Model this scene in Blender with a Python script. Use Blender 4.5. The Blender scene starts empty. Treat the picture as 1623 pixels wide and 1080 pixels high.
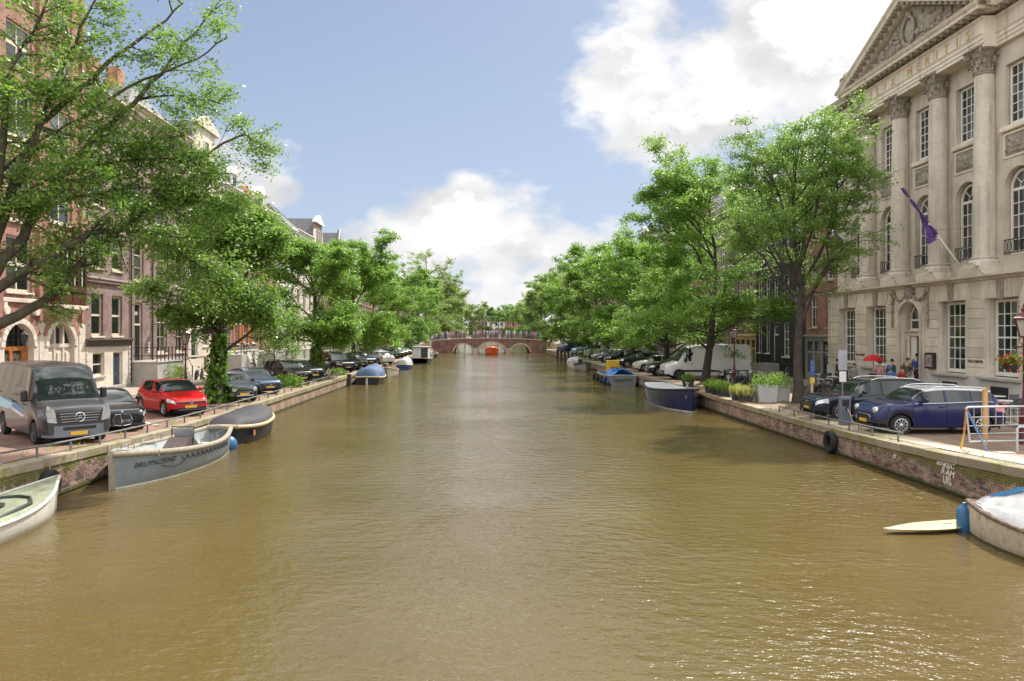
import bpy, math, random
import numpy as np
from mathutils import Vector, Matrix
R = math.radians
sc = bpy.context.scene
COL = sc.collection

# ------------------------------------------------------------------ camera, sky, sun, exposure
CAM_H = 4.3
cd = bpy.data.cameras.new('camera'); cam = bpy.data.objects.new('camera', cd); COL.objects.link(cam)
cam.location = (0, 0, CAM_H); cam.rotation_euler = (R(90), 0, 0)
cd.sensor_width = 36; cd.lens = 36 * 1180 / 1623; cd.clip_start = 0.1; cd.clip_end = 5000
cd.shift_x = 39.5 / 1623; cd.shift_y = -12 / 1623          # perspective-corrected architectural view
sc.camera = cam
SUN_EL, SUN_AZ = 52, 33                                     # azimuth clockwise from +Y (looking down the canal)
sd = bpy.data.lights.new('sun', 'SUN'); sun = bpy.data.objects.new('sun', sd); COL.objects.link(sun)
sd.energy = 2.05; sd.angle = R(1.5); sd.color = (1.0, 0.95, 0.87)
_d = Vector((math.sin(R(SUN_AZ)) * math.cos(R(SUN_EL)), math.cos(R(SUN_AZ)) * math.cos(R(SUN_EL)), math.sin(R(SUN_EL))))
sun.rotation_euler = _d.to_track_quat('Z', 'Y').to_euler()
sun.location = (30, 40, 60)
vs = sc.view_settings
vs.view_transform = 'Standard'; vs.look = 'None'; vs.gamma = 1.0; vs.exposure = 1.85; vs.use_curve_mapping = False

def build_world():
    w = bpy.data.worlds.new('World'); sc.world = w; w.use_nodes = True
    nt = w.node_tree; nt.nodes.clear(); L = nt.links.new
    def N(t, **k):
        n = nt.nodes.new(t)
        for a, b in k.items(): setattr(n, a, b)
        return n
    def M(op, a, b=None, c=None, clamp=False):
        n = N('ShaderNodeMath', operation=op, use_clamp=clamp)
        for i, v in enumerate((a, b, c)):
            if v is None: continue
            if isinstance(v, (int, float)): n.inputs[i].default_value = v
            else: L(v, n.inputs[i])
        return n.outputs[0]
    out = N('ShaderNodeOutputWorld'); bg = N('ShaderNodeBackground'); bg.inputs[1].default_value = 0.15
    sky = N('ShaderNodeTexSky'); sky.sky_type = 'NISHITA'; sky.sun_disc = False
    sky.sun_elevation = R(SUN_EL); sky.sun_rotation = R(SUN_AZ); sky.air_density = 1.0; sky.dust_density = 1.6; sky.ozone_density = 1.3
    tc = N('ShaderNodeTexCoord'); sp = N('ShaderNodeSeparateXYZ'); L(tc.outputs['Generated'], sp.inputs[0])
    az = M('ARCTAN2', sp.outputs[0], sp.outputs[1]); el = M('ARCSINE', sp.outputs[2])
    # cloud texture: fbm over directions, finer towards the cloud edges
    mp = N('ShaderNodeMapping'); mp.inputs['Scale'].default_value = (1, 1, 1.7); L(tc.outputs['Generated'], mp.inputs[0])
    n1 = N('ShaderNodeTexNoise'); n1.inputs['Scale'].default_value = 7.5; n1.inputs['Detail'].default_value = 9; n1.inputs['Roughness'].default_value = 0.56
    L(mp.outputs[0], n1.inputs['Vector'])
    n2 = N('ShaderNodeTexNoise'); n2.inputs['Scale'].default_value = 1.7; n2.inputs['Detail'].default_value = 4
    L(mp.outputs[0], n2.inputs['Vector'])
    fb = M('SUBTRACT', n1.outputs['Fac'], 0.5)
    # unseen cloud cover behind and overhead, thickened to add fill light
    field = M('MULTIPLY', M('SUBTRACT', n2.outputs['Fac'], 0.32), 5.0)
    # fair-weather cumulus banks: (azimuth, elevation, half width, half height, weight) in radians
    banks = [(-0.02, 0.06, 0.22, 0.135, 1.0), (0.05, 0.11, 0.10, 0.095, .9), (-0.14, 0.09, 0.07, .07, .6), (-0.325, 0.19, 0.07, 0.085, .8), (-.40, .10, .12, .12, .6),
             (0.20, 0.33, 0.13, 0.09, .9), (0.31, 0.31, 0.17, 0.11, .9), (0.45, 0.38, 0.19, 0.18, .95), (0.16, 0.20, 0.055, 0.03, .35), (.29, .17, .08, .04, .4), (0.75, 0.25, 0.3, 0.22, .7),
             (-0.95, 0.3, 0.25, 0.16, .7), (1.5, 0.35, 0.35, 0.2, .8), (-1.8, 0.3, 0.4, 0.2, .8), (2.6, 0.35, 0.4, 0.22, .8), (-2.7, 0.22, 0.3, 0.14, .8)]
    tot = None
    for a0, e0, wa, we, wt in banks:
        da = M('DIVIDE', M('SUBTRACT', az, a0), wa); de = M('DIVIDE', M('SUBTRACT', el, e0), we)
        q = M('SUBTRACT', 1.0, M('ADD', M('MULTIPLY', da, da), M('MULTIPLY', de, de)))
        q = M('ADD', M('MULTIPLY', M('MAXIMUM', q, -3.0), wt), wt - 1.0)
        tot = q if tot is None else M('MAXIMUM', tot, q)
    # outside the view the added fill-light clouds take over (behind and overhead)
    mk_ = N('ShaderNodeMapRange'); mk_.interpolation_type = 'SMOOTHSTEP'; L(M('MAXIMUM', M('ABSOLUTE', az), M('MULTIPLY', el, 1.45)), mk_.inputs[0]); mk_.inputs[1].default_value = .72; mk_.inputs[2].default_value = 1.0
    back = M('SUBTRACT', M('MULTIPLY', mk_.outputs[0], M('ADD', M('MINIMUM', field, 1.6), 3.0)), 3.0)
    tot = M('MAXIMUM', M('MULTIPLY', tot, .62), back)
    dens = M('ADD', tot, M('MULTIPLY', fb, 2.7))
    mr = N('ShaderNodeMapRange'); mr.interpolation_type = 'SMOOTHSTEP'
    L(dens, mr.inputs[0]); mr.inputs[1].default_value = -0.14; mr.inputs[2].default_value = 0.36
    fac = M('MULTIPLY', mr.outputs[0], 0.96)
    # thin veil so that the blue stays pale, thicker towards the horizon
    veil = M('ADD', 0.36, M('MULTIPLY', M('POWER', M('SUBTRACT', 1.0, M('ABSOLUTE', sp.outputs[2])), 5.0), 0.30))
    # cloud brightness: denser parts brighter, so the unseen cover gives more fill light
    cb = N('ShaderNodeMapRange'); L(dens, cb.inputs[0]); cb.inputs[1].default_value = 0.45; cb.inputs[2].default_value = 1.8; cb.inputs[3].default_value = 1.78; cb.inputs[4].default_value = 6.4
    n3 = N('ShaderNodeTexNoise'); n3.inputs['Scale'].default_value = 9.0; n3.inputs['Detail'].default_value = 6; mp3 = N('ShaderNodeMapping'); mp3.inputs['Location'].default_value = (.3, .1, .06); L(mp.outputs[0], mp3.inputs[0]); L(mp3.outputs[0], n3.inputs['Vector'])
    sh = N('ShaderNodeMapRange'); L(n3.outputs['Fac'], sh.inputs[0]); sh.inputs[1].default_value = .35; sh.inputs[2].default_value = .62; sh.inputs[3].default_value = .78; sh.inputs[4].default_value = 1.1
    cbo = M('MULTIPLY', cb.outputs[0], sh.outputs[0])
    cc = N('ShaderNodeCombineColor'); L(cbo, cc.inputs[0]); L(M('MULTIPLY', cbo, .99), cc.inputs[1]); L(M('MULTIPLY', cbo, .985), cc.inputs[2])
    m0 = N('ShaderNodeMix', data_type='RGBA'); m0.inputs[7].default_value = (.82, 1.05, 1.60, 1); L(veil, m0.inputs[0]); dim = N('ShaderNodeVectorMath', operation='SCALE'); dim.inputs[3].default_value = .182; L(sky.outputs[0], dim.inputs[0]); L(dim.outputs[0], m0.inputs[6])
    mh = N('ShaderNodeMix', data_type='RGBA'); mh.inputs[7].default_value = (1.12, 1.36, 1.68, 1); L(M('MULTIPLY', M('POWER', M('SUBTRACT', 1.0, M('ABSOLUTE', sp.outputs[2])), 4.0), .95), mh.inputs[0]); L(m0.outputs[2], mh.inputs[6])
    m1 = N('ShaderNodeMix', data_type='RGBA'); L(fac, m1.inputs[0]); L(mh.outputs[2], m1.inputs[6]); L(cc.outputs[0], m1.inputs[7])
    L(m1.outputs[2], bg.inputs[0]); L(bg.outputs[0], out.inputs[0])
build_world()
sc.cycles.max_bounces = 5; sc.cycles.diffuse_bounces = 3; sc.cycles.glossy_bounces = 2; sc.cycles.transmission_bounces = 4
sc.cycles.transparent_max_bounces = 6; sc.cycles.use_denoising = True; sc.cycles.caustics_reflective = False; sc.cycles.caustics_refractive = False
sc.cycles.sample_clamp_indirect = 3; sc.cycles.sample_clamp_direct = .75

# ------------------------------------------------------------------ materials
MATS = {}
class NT:
    def __init__(s, name):
        s.m = bpy.data.materials.new(name); s.m.use_nodes = True; s.t = s.m.node_tree; s.t.nodes.clear()
        s.out = s.n('ShaderNodeOutputMaterial'); s.p = s.n('ShaderNodeBsdfPrincipled'); s.l(s.p.outputs[0], s.out.inputs[0])
    def n(s, t, **k):
        x = s.t.nodes.new(t)
        for a, b in k.items(): setattr(x, a, b)
        return x
    def l(s, a, b): s.t.links.new(a, b)
    def set(s, node, i, v):
        if isinstance(v, bpy.types.NodeSocket): s.l(v, node.inputs[i])
        else: node.inputs[i].default_value = v
    def M(s, op, a, b=0.0, clamp=False):
        x = s.n('ShaderNodeMath', operation=op, use_clamp=clamp); s.set(x, 0, a); s.set(x, 1, b); return x.outputs[0]
    def coord(s, kind='Object'): return s.n('ShaderNodeTexCoord').outputs[kind]
    def xyz(s, v):
        x = s.n('ShaderNodeSeparateXYZ'); s.l(v, x.inputs[0]); return x.outputs
    def vec(s, a, b, c):
        x = s.n('ShaderNodeCombineXYZ'); s.set(x, 0, a); s.set(x, 1, b); s.set(x, 2, c); return x.outputs[0]
    def noise(s, v, scale, detail=4, rough=.55):
        x = s.n('ShaderNodeTexNoise'); s.l(v, x.inputs['Vector']); x.inputs['Scale'].default_value = scale; x.inputs['Detail'].default_value = detail; x.inputs['Roughness'].default_value = rough
        return x.outputs['Fac']
    def mix(s, f, a, b, mode='MIX'):
        x = s.n('ShaderNodeMix', data_type='RGBA', blend_type=mode); s.set(x, 0, f)
        for i, v in ((6, a), (7, b)):
            if isinstance(v, bpy.types.NodeSocket): s.l(v, x.inputs[i])
            else: x.inputs[i].default_value = (*v[:3], 1)
        return x.outputs[2]
    def ramp(s, f, lo, hi, a=0., b=1., smooth=True):
        x = s.n('ShaderNodeMapRange'); x.interpolation_type = 'SMOOTHSTEP' if smooth else 'LINEAR'
        s.set(x, 0, f); s.set(x, 1, lo); s.set(x, 2, hi); s.set(x, 3, a); s.set(x, 4, b); return x.outputs[0]
    def bump(s, h, strength, dist=.02):
        x = s.n('ShaderNodeBump'); s.l(h, x.inputs['Height']); x.inputs['Strength'].default_value = strength; x.inputs['Distance'].default_value = dist
        s.l(x.outputs[0], s.p.inputs['Normal']); return x
    def rnd(s): return s.n('ShaderNodeObjectInfo').outputs['Random']
    def scale(s, col, f):
        x = s.n('ShaderNodeVectorMath', operation='SCALE')
        if isinstance(col, bpy.types.NodeSocket): s.l(col, x.inputs[0])
        else: x.inputs[0].default_value = col[:3]
        s.set(x, 3, f); return x.outputs[0]
    def base(s, v): s.set(s.p, 'Base Color', v if isinstance(v, bpy.types.NodeSocket) else (*v[:3], 1))
def mk(name, col, rough=.6, metal=0., var=.15, vs=3., bump=0., bs=25., obj=0., dirt=0., coat=0., spec=.5, streak=0.):
    """general procedural material: colour mottled by two noises, optional relief, per-object tint and dirt"""
    if name in MATS: return MATS[name]
    t = NT(name); c = t.coord()
    n1 = t.noise(c, vs, 5); n2 = t.noise(c, vs * 7, 3)
    f = t.M('ADD', t.M('MULTIPLY', n1, .7), t.M('MULTIPLY', n2, .3))
    k = t.ramp(f, .3, .7, 1 - var, 1 + var)
    if obj: k = t.M('MULTIPLY', k, t.ramp(t.rnd(), 0, 1, 1 - obj, 1 + obj, False))
    cc = t.scale(col, k)
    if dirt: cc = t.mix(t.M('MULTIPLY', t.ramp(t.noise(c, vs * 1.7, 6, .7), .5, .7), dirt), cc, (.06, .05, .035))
    if streak:
        x, y, z = t.xyz(t.n('ShaderNodeNewGeometry').outputs['Position']); st = t.noise(t.vec(t.M('MULTIPLY', x, 3.), t.M('MULTIPLY', y, 3.), t.M('MULTIPLY', z, .22)), 1.0, 6, .65)
        cc = t.mix(t.M('MULTIPLY', t.ramp(st, .50, .72), streak), cc, (.17, .135, .10))
    t.base(cc); t.p.inputs['Roughness'].default_value = rough; t.p.inputs['Metallic'].default_value = metal
    t.p.inputs['Specular IOR Level'].default_value = spec
    if coat: t.p.inputs['Coat Weight'].default_value = coat; t.p.inputs['Coat Roughness'].default_value = .04
    if bump: t.bump(t.noise(c, bs, 4), bump, .02)
    MATS[name] = t.m; return t.m
def mk_brick(name, c1, c2, mortar, bw=.22, bh=.066, mode='xz', stain=.3):
    if name in MATS: return MATS[name]
    t = NT(name); o = t.coord(); x, y, z = t.xyz(o)
    if mode == 'xz': v = t.vec(t.M('ADD', x, y), z, 0.)
    else: v = t.vec(x, y, 0.)
    b = t.n('ShaderNodeTexBrick'); t.l(v, b.inputs['Vector'])
    b.inputs['Color1'].default_value = (*c1, 1); b.inputs['Color2'].default_value = (*c2, 1); b.inputs['Mortar'].default_value = (*mortar, 1)
    b.inputs['Scale'].default_value = 1; b.inputs['Mortar Size'].default_value = .008; b.inputs['Brick Width'].default_value = bw; b.inputs['Row Height'].default_value = bh; b.inputs['Bias'].default_value = 0
    n = t.noise(o, .9, 6, .65); k = t.ramp(n, .3, .7, 1 - stain, 1 + stain)
    cc = t.scale(b.outputs['Color'], k)
    t.base(cc); t.p.inputs['Roughness'].default_value = .85
    t.bump(t.M('SUBTRACT', t.noise(o, 40, 3), t.M('MULTIPLY', b.outputs['Fac'], 1.2)), .35, .01)
    MATS[name] = t.m; return t.m
def mk_glass(name, tint=(.012, .016, .018), light=(.16, .16, .15), rough=.04, frac=.35):
    """window glass over a dark room; some panes have pale blinds or curtains behind them"""
    if name in MATS: return MATS[name]
    t = NT(name); r = t.rnd(); o = t.coord('Generated')
    k = t.M('MULTIPLY', t.ramp(r, 1 - frac, 1.0, 0, 1, False), .8)
    t.base(t.mix(k, tint, light)); t.p.inputs['Roughness'].default_value = rough; t.p.inputs['Specular IOR Level'].default_value = .9
    t.bump(t.noise(t.coord(), 1.3, 2), .12, .03)
    MATS[name] = t.m; return t.m

# ------------------------------------------------------------------ mesh building
class MB:
    def __init__(s): s.v = []; s.f = []
    def add(s, vs, fs):
        n = len(s.v); s.v += [tuple(p) for p in vs]; s.f += [tuple(i + n for i in f) for f in fs]; return s
    def box(s, x0, x1, y0, y1, z0, z1, bev=0.):
        if bev <= 0:
            return s.add([(x0, y0, z0), (x1, y0, z0), (x1, y1, z0), (x0, y1, z0), (x0, y0, z1), (x1, y0, z1), (x1, y1, z1), (x0, y1, z1)],
                         [(0, 3, 2, 1), (4, 5, 6, 7), (0, 1, 5, 4), (1, 2, 6, 5), (2, 3, 7, 6), (3, 0, 4, 7)])
        b = min(bev, .49 * min(x1 - x0, y1 - y0, z1 - z0)); vs = []
        for sx, X, dx in ((0, x0, b), (1, x1, -b)):
            for sy, Y, dy in ((0, y0, b), (1, y1, -b)):
                for sz, Z, dz in ((0, z0, b), (1, z1, -b)):
                    vs += [(X, Y + dy, Z + dz), (X + dx, Y, Z + dz), (X + dx, Y + dy, Z)]
        I = lambda a, bb, c, k: ((a * 2 + bb) * 2 + c) * 3 + k
        fs = []
        for a in (0, 1):
            q = [I(a, 0, 0, 0), I(a, 1, 0, 0), I(a, 1, 1, 0), I(a, 0, 1, 0)]; fs.append(q if a else q[::-1])
            q = [I(0, a, 0, 1), I(1, a, 0, 1), I(1, a, 1, 1), I(0, a, 1, 1)]; fs.append(q[::-1] if a else q)
            q = [I(0, 0, a, 2), I(1, 0, a, 2), I(1, 1, a, 2), I(0, 1, a, 2)]; fs.append(q if a else q[::-1])
        for a in (0, 1):
            for c in (0, 1):
                q = [I(a, c, 0, 0), I(a, c, 1, 0), I(a, c, 1, 1), I(a, c, 0, 1)]; fs.append(q if a != c else q[::-1])
                q = [I(a, 0, c, 0), I(a, 1, c, 0), I(a, 1, c, 2), I(a, 0, c, 2)]; fs.append(q[::-1] if a != c else q)
                q = [I(0, a, c, 1), I(1, a, c, 1), I(1, a, c, 2), I(0, a, c, 2)]; fs.append(q if a != c else q[::-1])
        for a in (0, 1):
            for c in (0, 1):
                for e in (0, 1):
                    q = [I(a, c, e, 0), I(a, c, e, 1), I(a, c, e, 2)]; fs.append(q if (a + c + e) % 2 else q[::-1])
        return s.add(vs, fs)
    def prism(s, poly, h0, h1, ax='y'):
        """poly: 2D outline; extruded along ax from h0 to h1"""
        n = len(poly)
        m = {'y': lambda a, b, h: (a, h, b), 'x': lambda a, b, h: (h, a, b), 'z': lambda a, b, h: (a, b, h)}[ax]
        vs = [m(a, b, h0) for a, b in poly] + [m(a, b, h1) for a, b in poly]
        fs = [tuple(range(n)), tuple(range(2 * n - 1, n - 1, -1))] + [(i, i + n, (i + 1) % n + n, (i + 1) % n) for i in range(n)]
        return s.add(vs, fs)
    def tube(s, pts, r, n=6, cap=True):
        pts = [Vector(p) for p in pts]; k = len(pts); rs = r if isinstance(r, (list, tuple)) else [r] * k
        vs = []; u = None
        for i, p in enumerate(pts):
            d = (pts[min(i + 1, k - 1)] - pts[max(i - 1, 0)])
            d = d.normalized() if d.length > 1e-9 else Vector((0, 0, 1))
            if u is None: u = d.orthogonal().normalized()
            u = (u - d * u.dot(d)); u = u.normalized() if u.length > 1e-6 else d.orthogonal().normalized()
            w = d.cross(u)
            for j in range(n):
                a = 2 * math.pi * j / n; vs.append(p + (u * math.cos(a) + w * math.sin(a)) * rs[i])
        fs = [(i * n + j, i * n + (j + 1) % n, (i + 1) * n + (j + 1) % n, (i + 1) * n + j) for i in range(k - 1) for j in range(n)]
        if cap: fs += [tuple(range(n - 1, -1, -1)), tuple((k - 1) * n + j for j in range(n))]
        return s.add(vs, fs)
    def lathe(s, prof, n=16, c=(0, 0, 0), ax='z', a0=0., a1=2 * math.pi):
        full = abs(a1 - a0 - 2 * math.pi) < 1e-6; m = n if full else n + 1; vs = []
        for r, h in prof:
            for j in range(m):
                a = a0 + (a1 - a0) * j / n; p, q = r * math.cos(a), r * math.sin(a)
                vs.append({'z': (c[0] + p, c[1] + q, c[2] + h), 'x': (c[0] + h, c[1] + p, c[2] + q), 'y': (c[0] + p, c[1] + h, c[2] + q)}[ax])
        fs = [(i * m + j, i * m + (j + 1) % m, (i + 1) * m + (j + 1) % m, (i + 1) * m + j) for i in range(len(prof) - 1) for j in range(n)]
        if full and tuple(prof[0]) != tuple(prof[-1]):
            if prof[0][0] > 1e-4: fs.append(tuple(range(m - 1, -1, -1)))
            if prof[-1][0] > 1e-4: fs.append(tuple((len(prof) - 1) * m + j for j in range(m)))
        return s.add(vs, fs)
    def grid(s, rows, closed=False):
        m = len(rows[0]); n0 = [p for r in rows for p in r]; k = len(rows)
        fs = [(i * m + j, i * m + (j + 1) % m, (i + 1) * m + (j + 1) % m, (i + 1) * m + j) for i in range(k - 1) for j in range(m if closed else m - 1)]
        return s.add(n0, fs)
    def ball(s, c, r, n=10, sq=(1, 1, 1)):
        k = max(4, n // 2 + 1)
        return s.lathe_s([(math.sin(math.pi * i / k) * r, -math.cos(math.pi * i / k) * r) for i in range(k + 1)], n, c, sq)
    def lathe_s(s, prof, n, c, sq):
        t = MB().lathe(prof, n); return s.add([(c[0] + x * sq[0], c[1] + y * sq[1], c[2] + z * sq[2]) for x, y, z in t.v], t.f)
    def weld(s):
        idx = {}; nv = []; mp = []
        for p in s.v:
            k = (round(p[0], 4), round(p[1], 4), round(p[2], 4))
            if k not in idx: idx[k] = len(nv); nv.append(p)
            mp.append(idx[k])
        fs = []
        for f in s.f:
            g = []
            for i in f:
                if mp[i] not in g: g.append(mp[i])
            if len(g) > 2: fs.append(tuple(g))
        s.v, s.f = nv, fs; return s
    def xf(s, mat):
        s.v = [tuple(mat @ Vector(p)) for p in s.v]; return s
    def join(s, o, mat=None):
        return s.add(o.v if mat is None else [mat @ Vector(p) for p in o.v], o.f)
    def mesh(s, name, mat, smooth=0.):
        me = bpy.data.meshes.new(name); me.from_pydata(s.v, [], s.f); me.materials.append(mat); 
        if smooth: me.shade_smooth(); me.set_sharp_from_angle(angle=R(smooth))
        return me
    def build(s, name, mat, parent=None, smooth=0., loc=None):
        return OB(name, s.mesh(name, mat, smooth), parent, loc)
def OB(name, me, parent=None, loc=None, rot=None):
    o = bpy.data.objects.new(name, me); COL.objects.link(o)
    if parent is not None: o.parent = parent
    if loc is not None: o.location = loc
    if rot is not None: o.rotation_euler = rot
    return o
def tag(o, label=None, cat=None, group=None, kind=None):
    if label: o['label'] = label
    if cat: o['category'] = cat
    if group: o['group'] = group
    if kind: o['kind'] = kind
    return o
def thing(name, label, cat, loc=(0, 0, 0), rz=0., group=None):
    return tag(OB(name, None, None, loc, (0, 0, rz)), label, cat, group)
def copy_tree(o, parent=None):
    c = o.copy(); COL.objects.link(c); c.parent = parent
    for ch in list(o.children): copy_tree(ch, c)
    return c
def clone(root, loc, rz, label, group=None, scale=None):
    c = copy_tree(root); c.location = loc; c.rotation_euler = (0, 0, rz); c['label'] = label
    if group: c['group'] = group
    if scale: c.scale = (scale,) * 3
    return c
def fast_mesh(name, V, F, mat, smooth=False):
    """V (n,3), F (m,k) numpy arrays"""
    me = bpy.data.meshes.new(name); n, (m, k) = len(V), F.shape
    me.vertices.add(n); me.vertices.foreach_set('co', np.ascontiguousarray(V, dtype=np.float32).ravel())
    me.loops.add(m * k); me.loops.foreach_set('vertex_index', np.ascontiguousarray(F, dtype=np.int32).ravel())
    me.polygons.add(m); me.polygons.foreach_set('loop_start', np.arange(0, m * k, k, dtype=np.int32))
    me.update(calc_edges=True); me.materials.append(mat)
    if smooth: me.shade_smooth()
    return me

# ------------------------------------------------------------------ the lie of the land (metres; water at z = 0, camera at x = y = 0)
XL, XR = -11.3, 12.4            # canal faces of the quay walls
FL, FR = -22.3, 22.9            # house fronts
def gz(y):                      # the streets climb towards the bridge that carries the camera
    if y > 31: return .87
    if y > 16: return .87 + .0018 * (31 - y) ** 2
    return 1.275 + .054 * (16 - y)
def px(sx, y): return (sx - 772) * y / 1180.
# ================================================================== water
def mat_water():
    t = NT('canal_water'); g = t.coord(); x, y, z = t.xyz(g)
    # wind ripples, crossing chop and long slow swell
    v1 = t.vec(t.M('ADD', t.M('MULTIPLY', x, 1.0), t.M('MULTIPLY', y, .35)), t.M('MULTIPLY', y, 1.9), 0.)
    v2 = t.vec(t.M('SUBTRACT', x, t.M('MULTIPLY', y, .5)), t.M('ADD', t.M('MULTIPLY', y, 1.3), t.M('MULTIPLY', x, .5)), 3.)
    a = t.noise(v1, 1.9, 3, .5); b = t.noise(v2, 3.9, 3, .55); c = t.noise(v1, 9.5, 2, .5); s = t.noise(g, .22, 2)
    gust = t.ramp(t.noise(g, .11, 3), .35, .65, .55, 1.25)
    h = t.M('ADD', t.M('ADD', t.M('MULTIPLY', a, .75), t.M('MULTIPLY', b, .6)), t.M('ADD', t.M('MULTIPLY', c, .19), t.M('MULTIPLY', s, .7)))
    h = t.M('MULTIPLY', h, gust)
    t.bump(h, 1.0, .06)
    mud = t.mix(t.ramp(t.noise(g, .16, 4), .35, .65), (.095, .068, .021), (.110, .080, .028))
    t.base(mud); t.p.inputs['Roughness'].default_value = .10; t.p.inputs['IOR'].default_value = 1.5; t.p.inputs['Specular IOR Level'].default_value = .5
    return t.m
tag(MB().add([(-16, -30, 0), (17, -30, 0), (17, 620, 0), (-16, 620, 0)], [(0, 1, 2, 3)]).build('canal_water', mat_water()), kind='structure')

# ================================================================== streets
def mat_paving(name, c1, c2):
    t = NT(name); g = t.coord(); x, y, z = t.xyz(g)
    b = t.n('ShaderNodeTexBrick'); t.l(t.vec(y, x, 0.), b.inputs['Vector'])
    b.inputs['Color1'].default_value = (*c1, 1); b.inputs['Color2'].default_value = (*c2, 1); b.inputs['Mortar'].default_value = (.10, .085, .06, 1)
    b.inputs['Scale'].default_value = 1; b.inputs['Mortar Size'].default_value = .006; b.inputs['Brick Width'].default_value = .20; b.inputs['Row Height'].default_value = .10
    k = t.ramp(t.noise(g, .7, 6, .65), .3, .7, .72, 1.25)
    moss = t.M('MULTIPLY', t.ramp(t.noise(g, 1.1, 6, .7), .56, .68), .6)
    near = t.M('MAXIMUM', t.ramp(x, -14.2, -12.0, 0, 1), 0.0)
    near = t.M('ADD', t.M('MULTIPLY', near, t.ramp(x, -12, -11, 1, 1)), t.ramp(x, 15.0, 13.0, 0, 0))
    cc = t.mix(t.M('MULTIPLY', moss, .7), t.scale(b.outputs['Color'], k), (.16, .17, .05))
    t.base(cc); t.p.inputs['Roughness'].default_value = .8
    t.bump(t.M('SUBTRACT', t.noise(g, 30, 3), b.outputs['Fac']), .4, .01)
    return t.m
YS = [-30, 0, 8, 12, 16, 18, 20, 22, 24, 26, 28, 31, 40, 60, 100, 140, 200, 400, 620]
def ribbon(xa, xb, dz=0.0, ys=YS):
    m = MB(); m.grid([[(xa, y, gz(y) + dz), (xb, y, gz(y) + dz)] for y in ys]); return m
PAVE_L = mat_paving('brick_paving_west', (.30, .165, .125), (.22, .125, .10))
PAVE_R = mat_paving('brick_paving_east', (.30, .20, .14), (.23, .15, .11))
tag(ribbon(-300, XL - .40, -.012).build('street_west', PAVE_L), kind='structure')
tag(ribbon(XR + .40, 300, -.012).build('street_east', PAVE_R), kind='structure')
tag(MB().add([(-900, 620, .8), (900, 620, .8), (900, 2500, .8), (-900, 2500, .8)], [(0, 1, 2, 3)]).build('ground', mk('far_ground', (.12, .13, .06), .9)), kind='structure')
SLAB = mk('pavement_slabs', (.30, .25, .20), .85, var=.2, vs=1.2, bump=.2)
for nm, xa, xb, kx in (('pavement_west', FL + 3.1, FL - 1, FL + 3.1), ('pavement_east', FR - 3.9, FR + 1, FR - 3.9)):
    o = tag(ribbon(xa, xb, .10).build(nm, SLAB), kind='structure')
    k = MB(); yy = [y for y in range(14, 171, 2)]
    for a, b in zip(yy[:-1], yy[1:]):     # kerb stones with open joints
        if b > 90: break
        e = MB().box(-.09, .09, .01, b - a - .01, -.15, .115, .012)
        OB('kerb_stone', e.mesh('kerb_stone', mk('kerb_granite', (.33, .31, .28), .8, obj=.15, bump=.2)), o, (kx, a, gz((a + b) / 2)))
# painted bay lines between the angled parking places
LINE = mk('road_paint', (.62, .6, .55), .8, var=.3, vs=6)
for y0 in (27.6, 33.6, 44.4):
    m = MB(); a, b = Vector((-12.2, y0)), Vector((-16.0, y0 + 3.9)); n = Vector((.05, .05)); st = []
    for k in range(9):
        p = a.lerp(b, k / 8); st.append([(p.x - n.x, p.y - n.y, gz(p.y) - .005), (p.x + n.x, p.y + n.y, gz(p.y) - .005)])
    tag(m.grid(st).build('bay_marking', LINE), kind='structure')
for y0, y1 in ((18, 60),):
    m = MB(); m.grid([[(-16.9, y, gz(y) - .005), (-16.78, y, gz(y) - .005)] for y in np.linspace(y0, y1, 30)])
    tag(m.build('bay_marking', LINE), kind='structure')
# pale kerb band along the east quay (stone slabs behind the coping)
tag(ribbon(XR + .402, XR + 1.25, -.006, [y for y in YS if y <= 31]).build('quay_slabs', mk('pale_slabs', (.52, .42, .31), .85, var=.22, vs=1.6, bump=.2, dirt=.3)), kind='structure')

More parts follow.
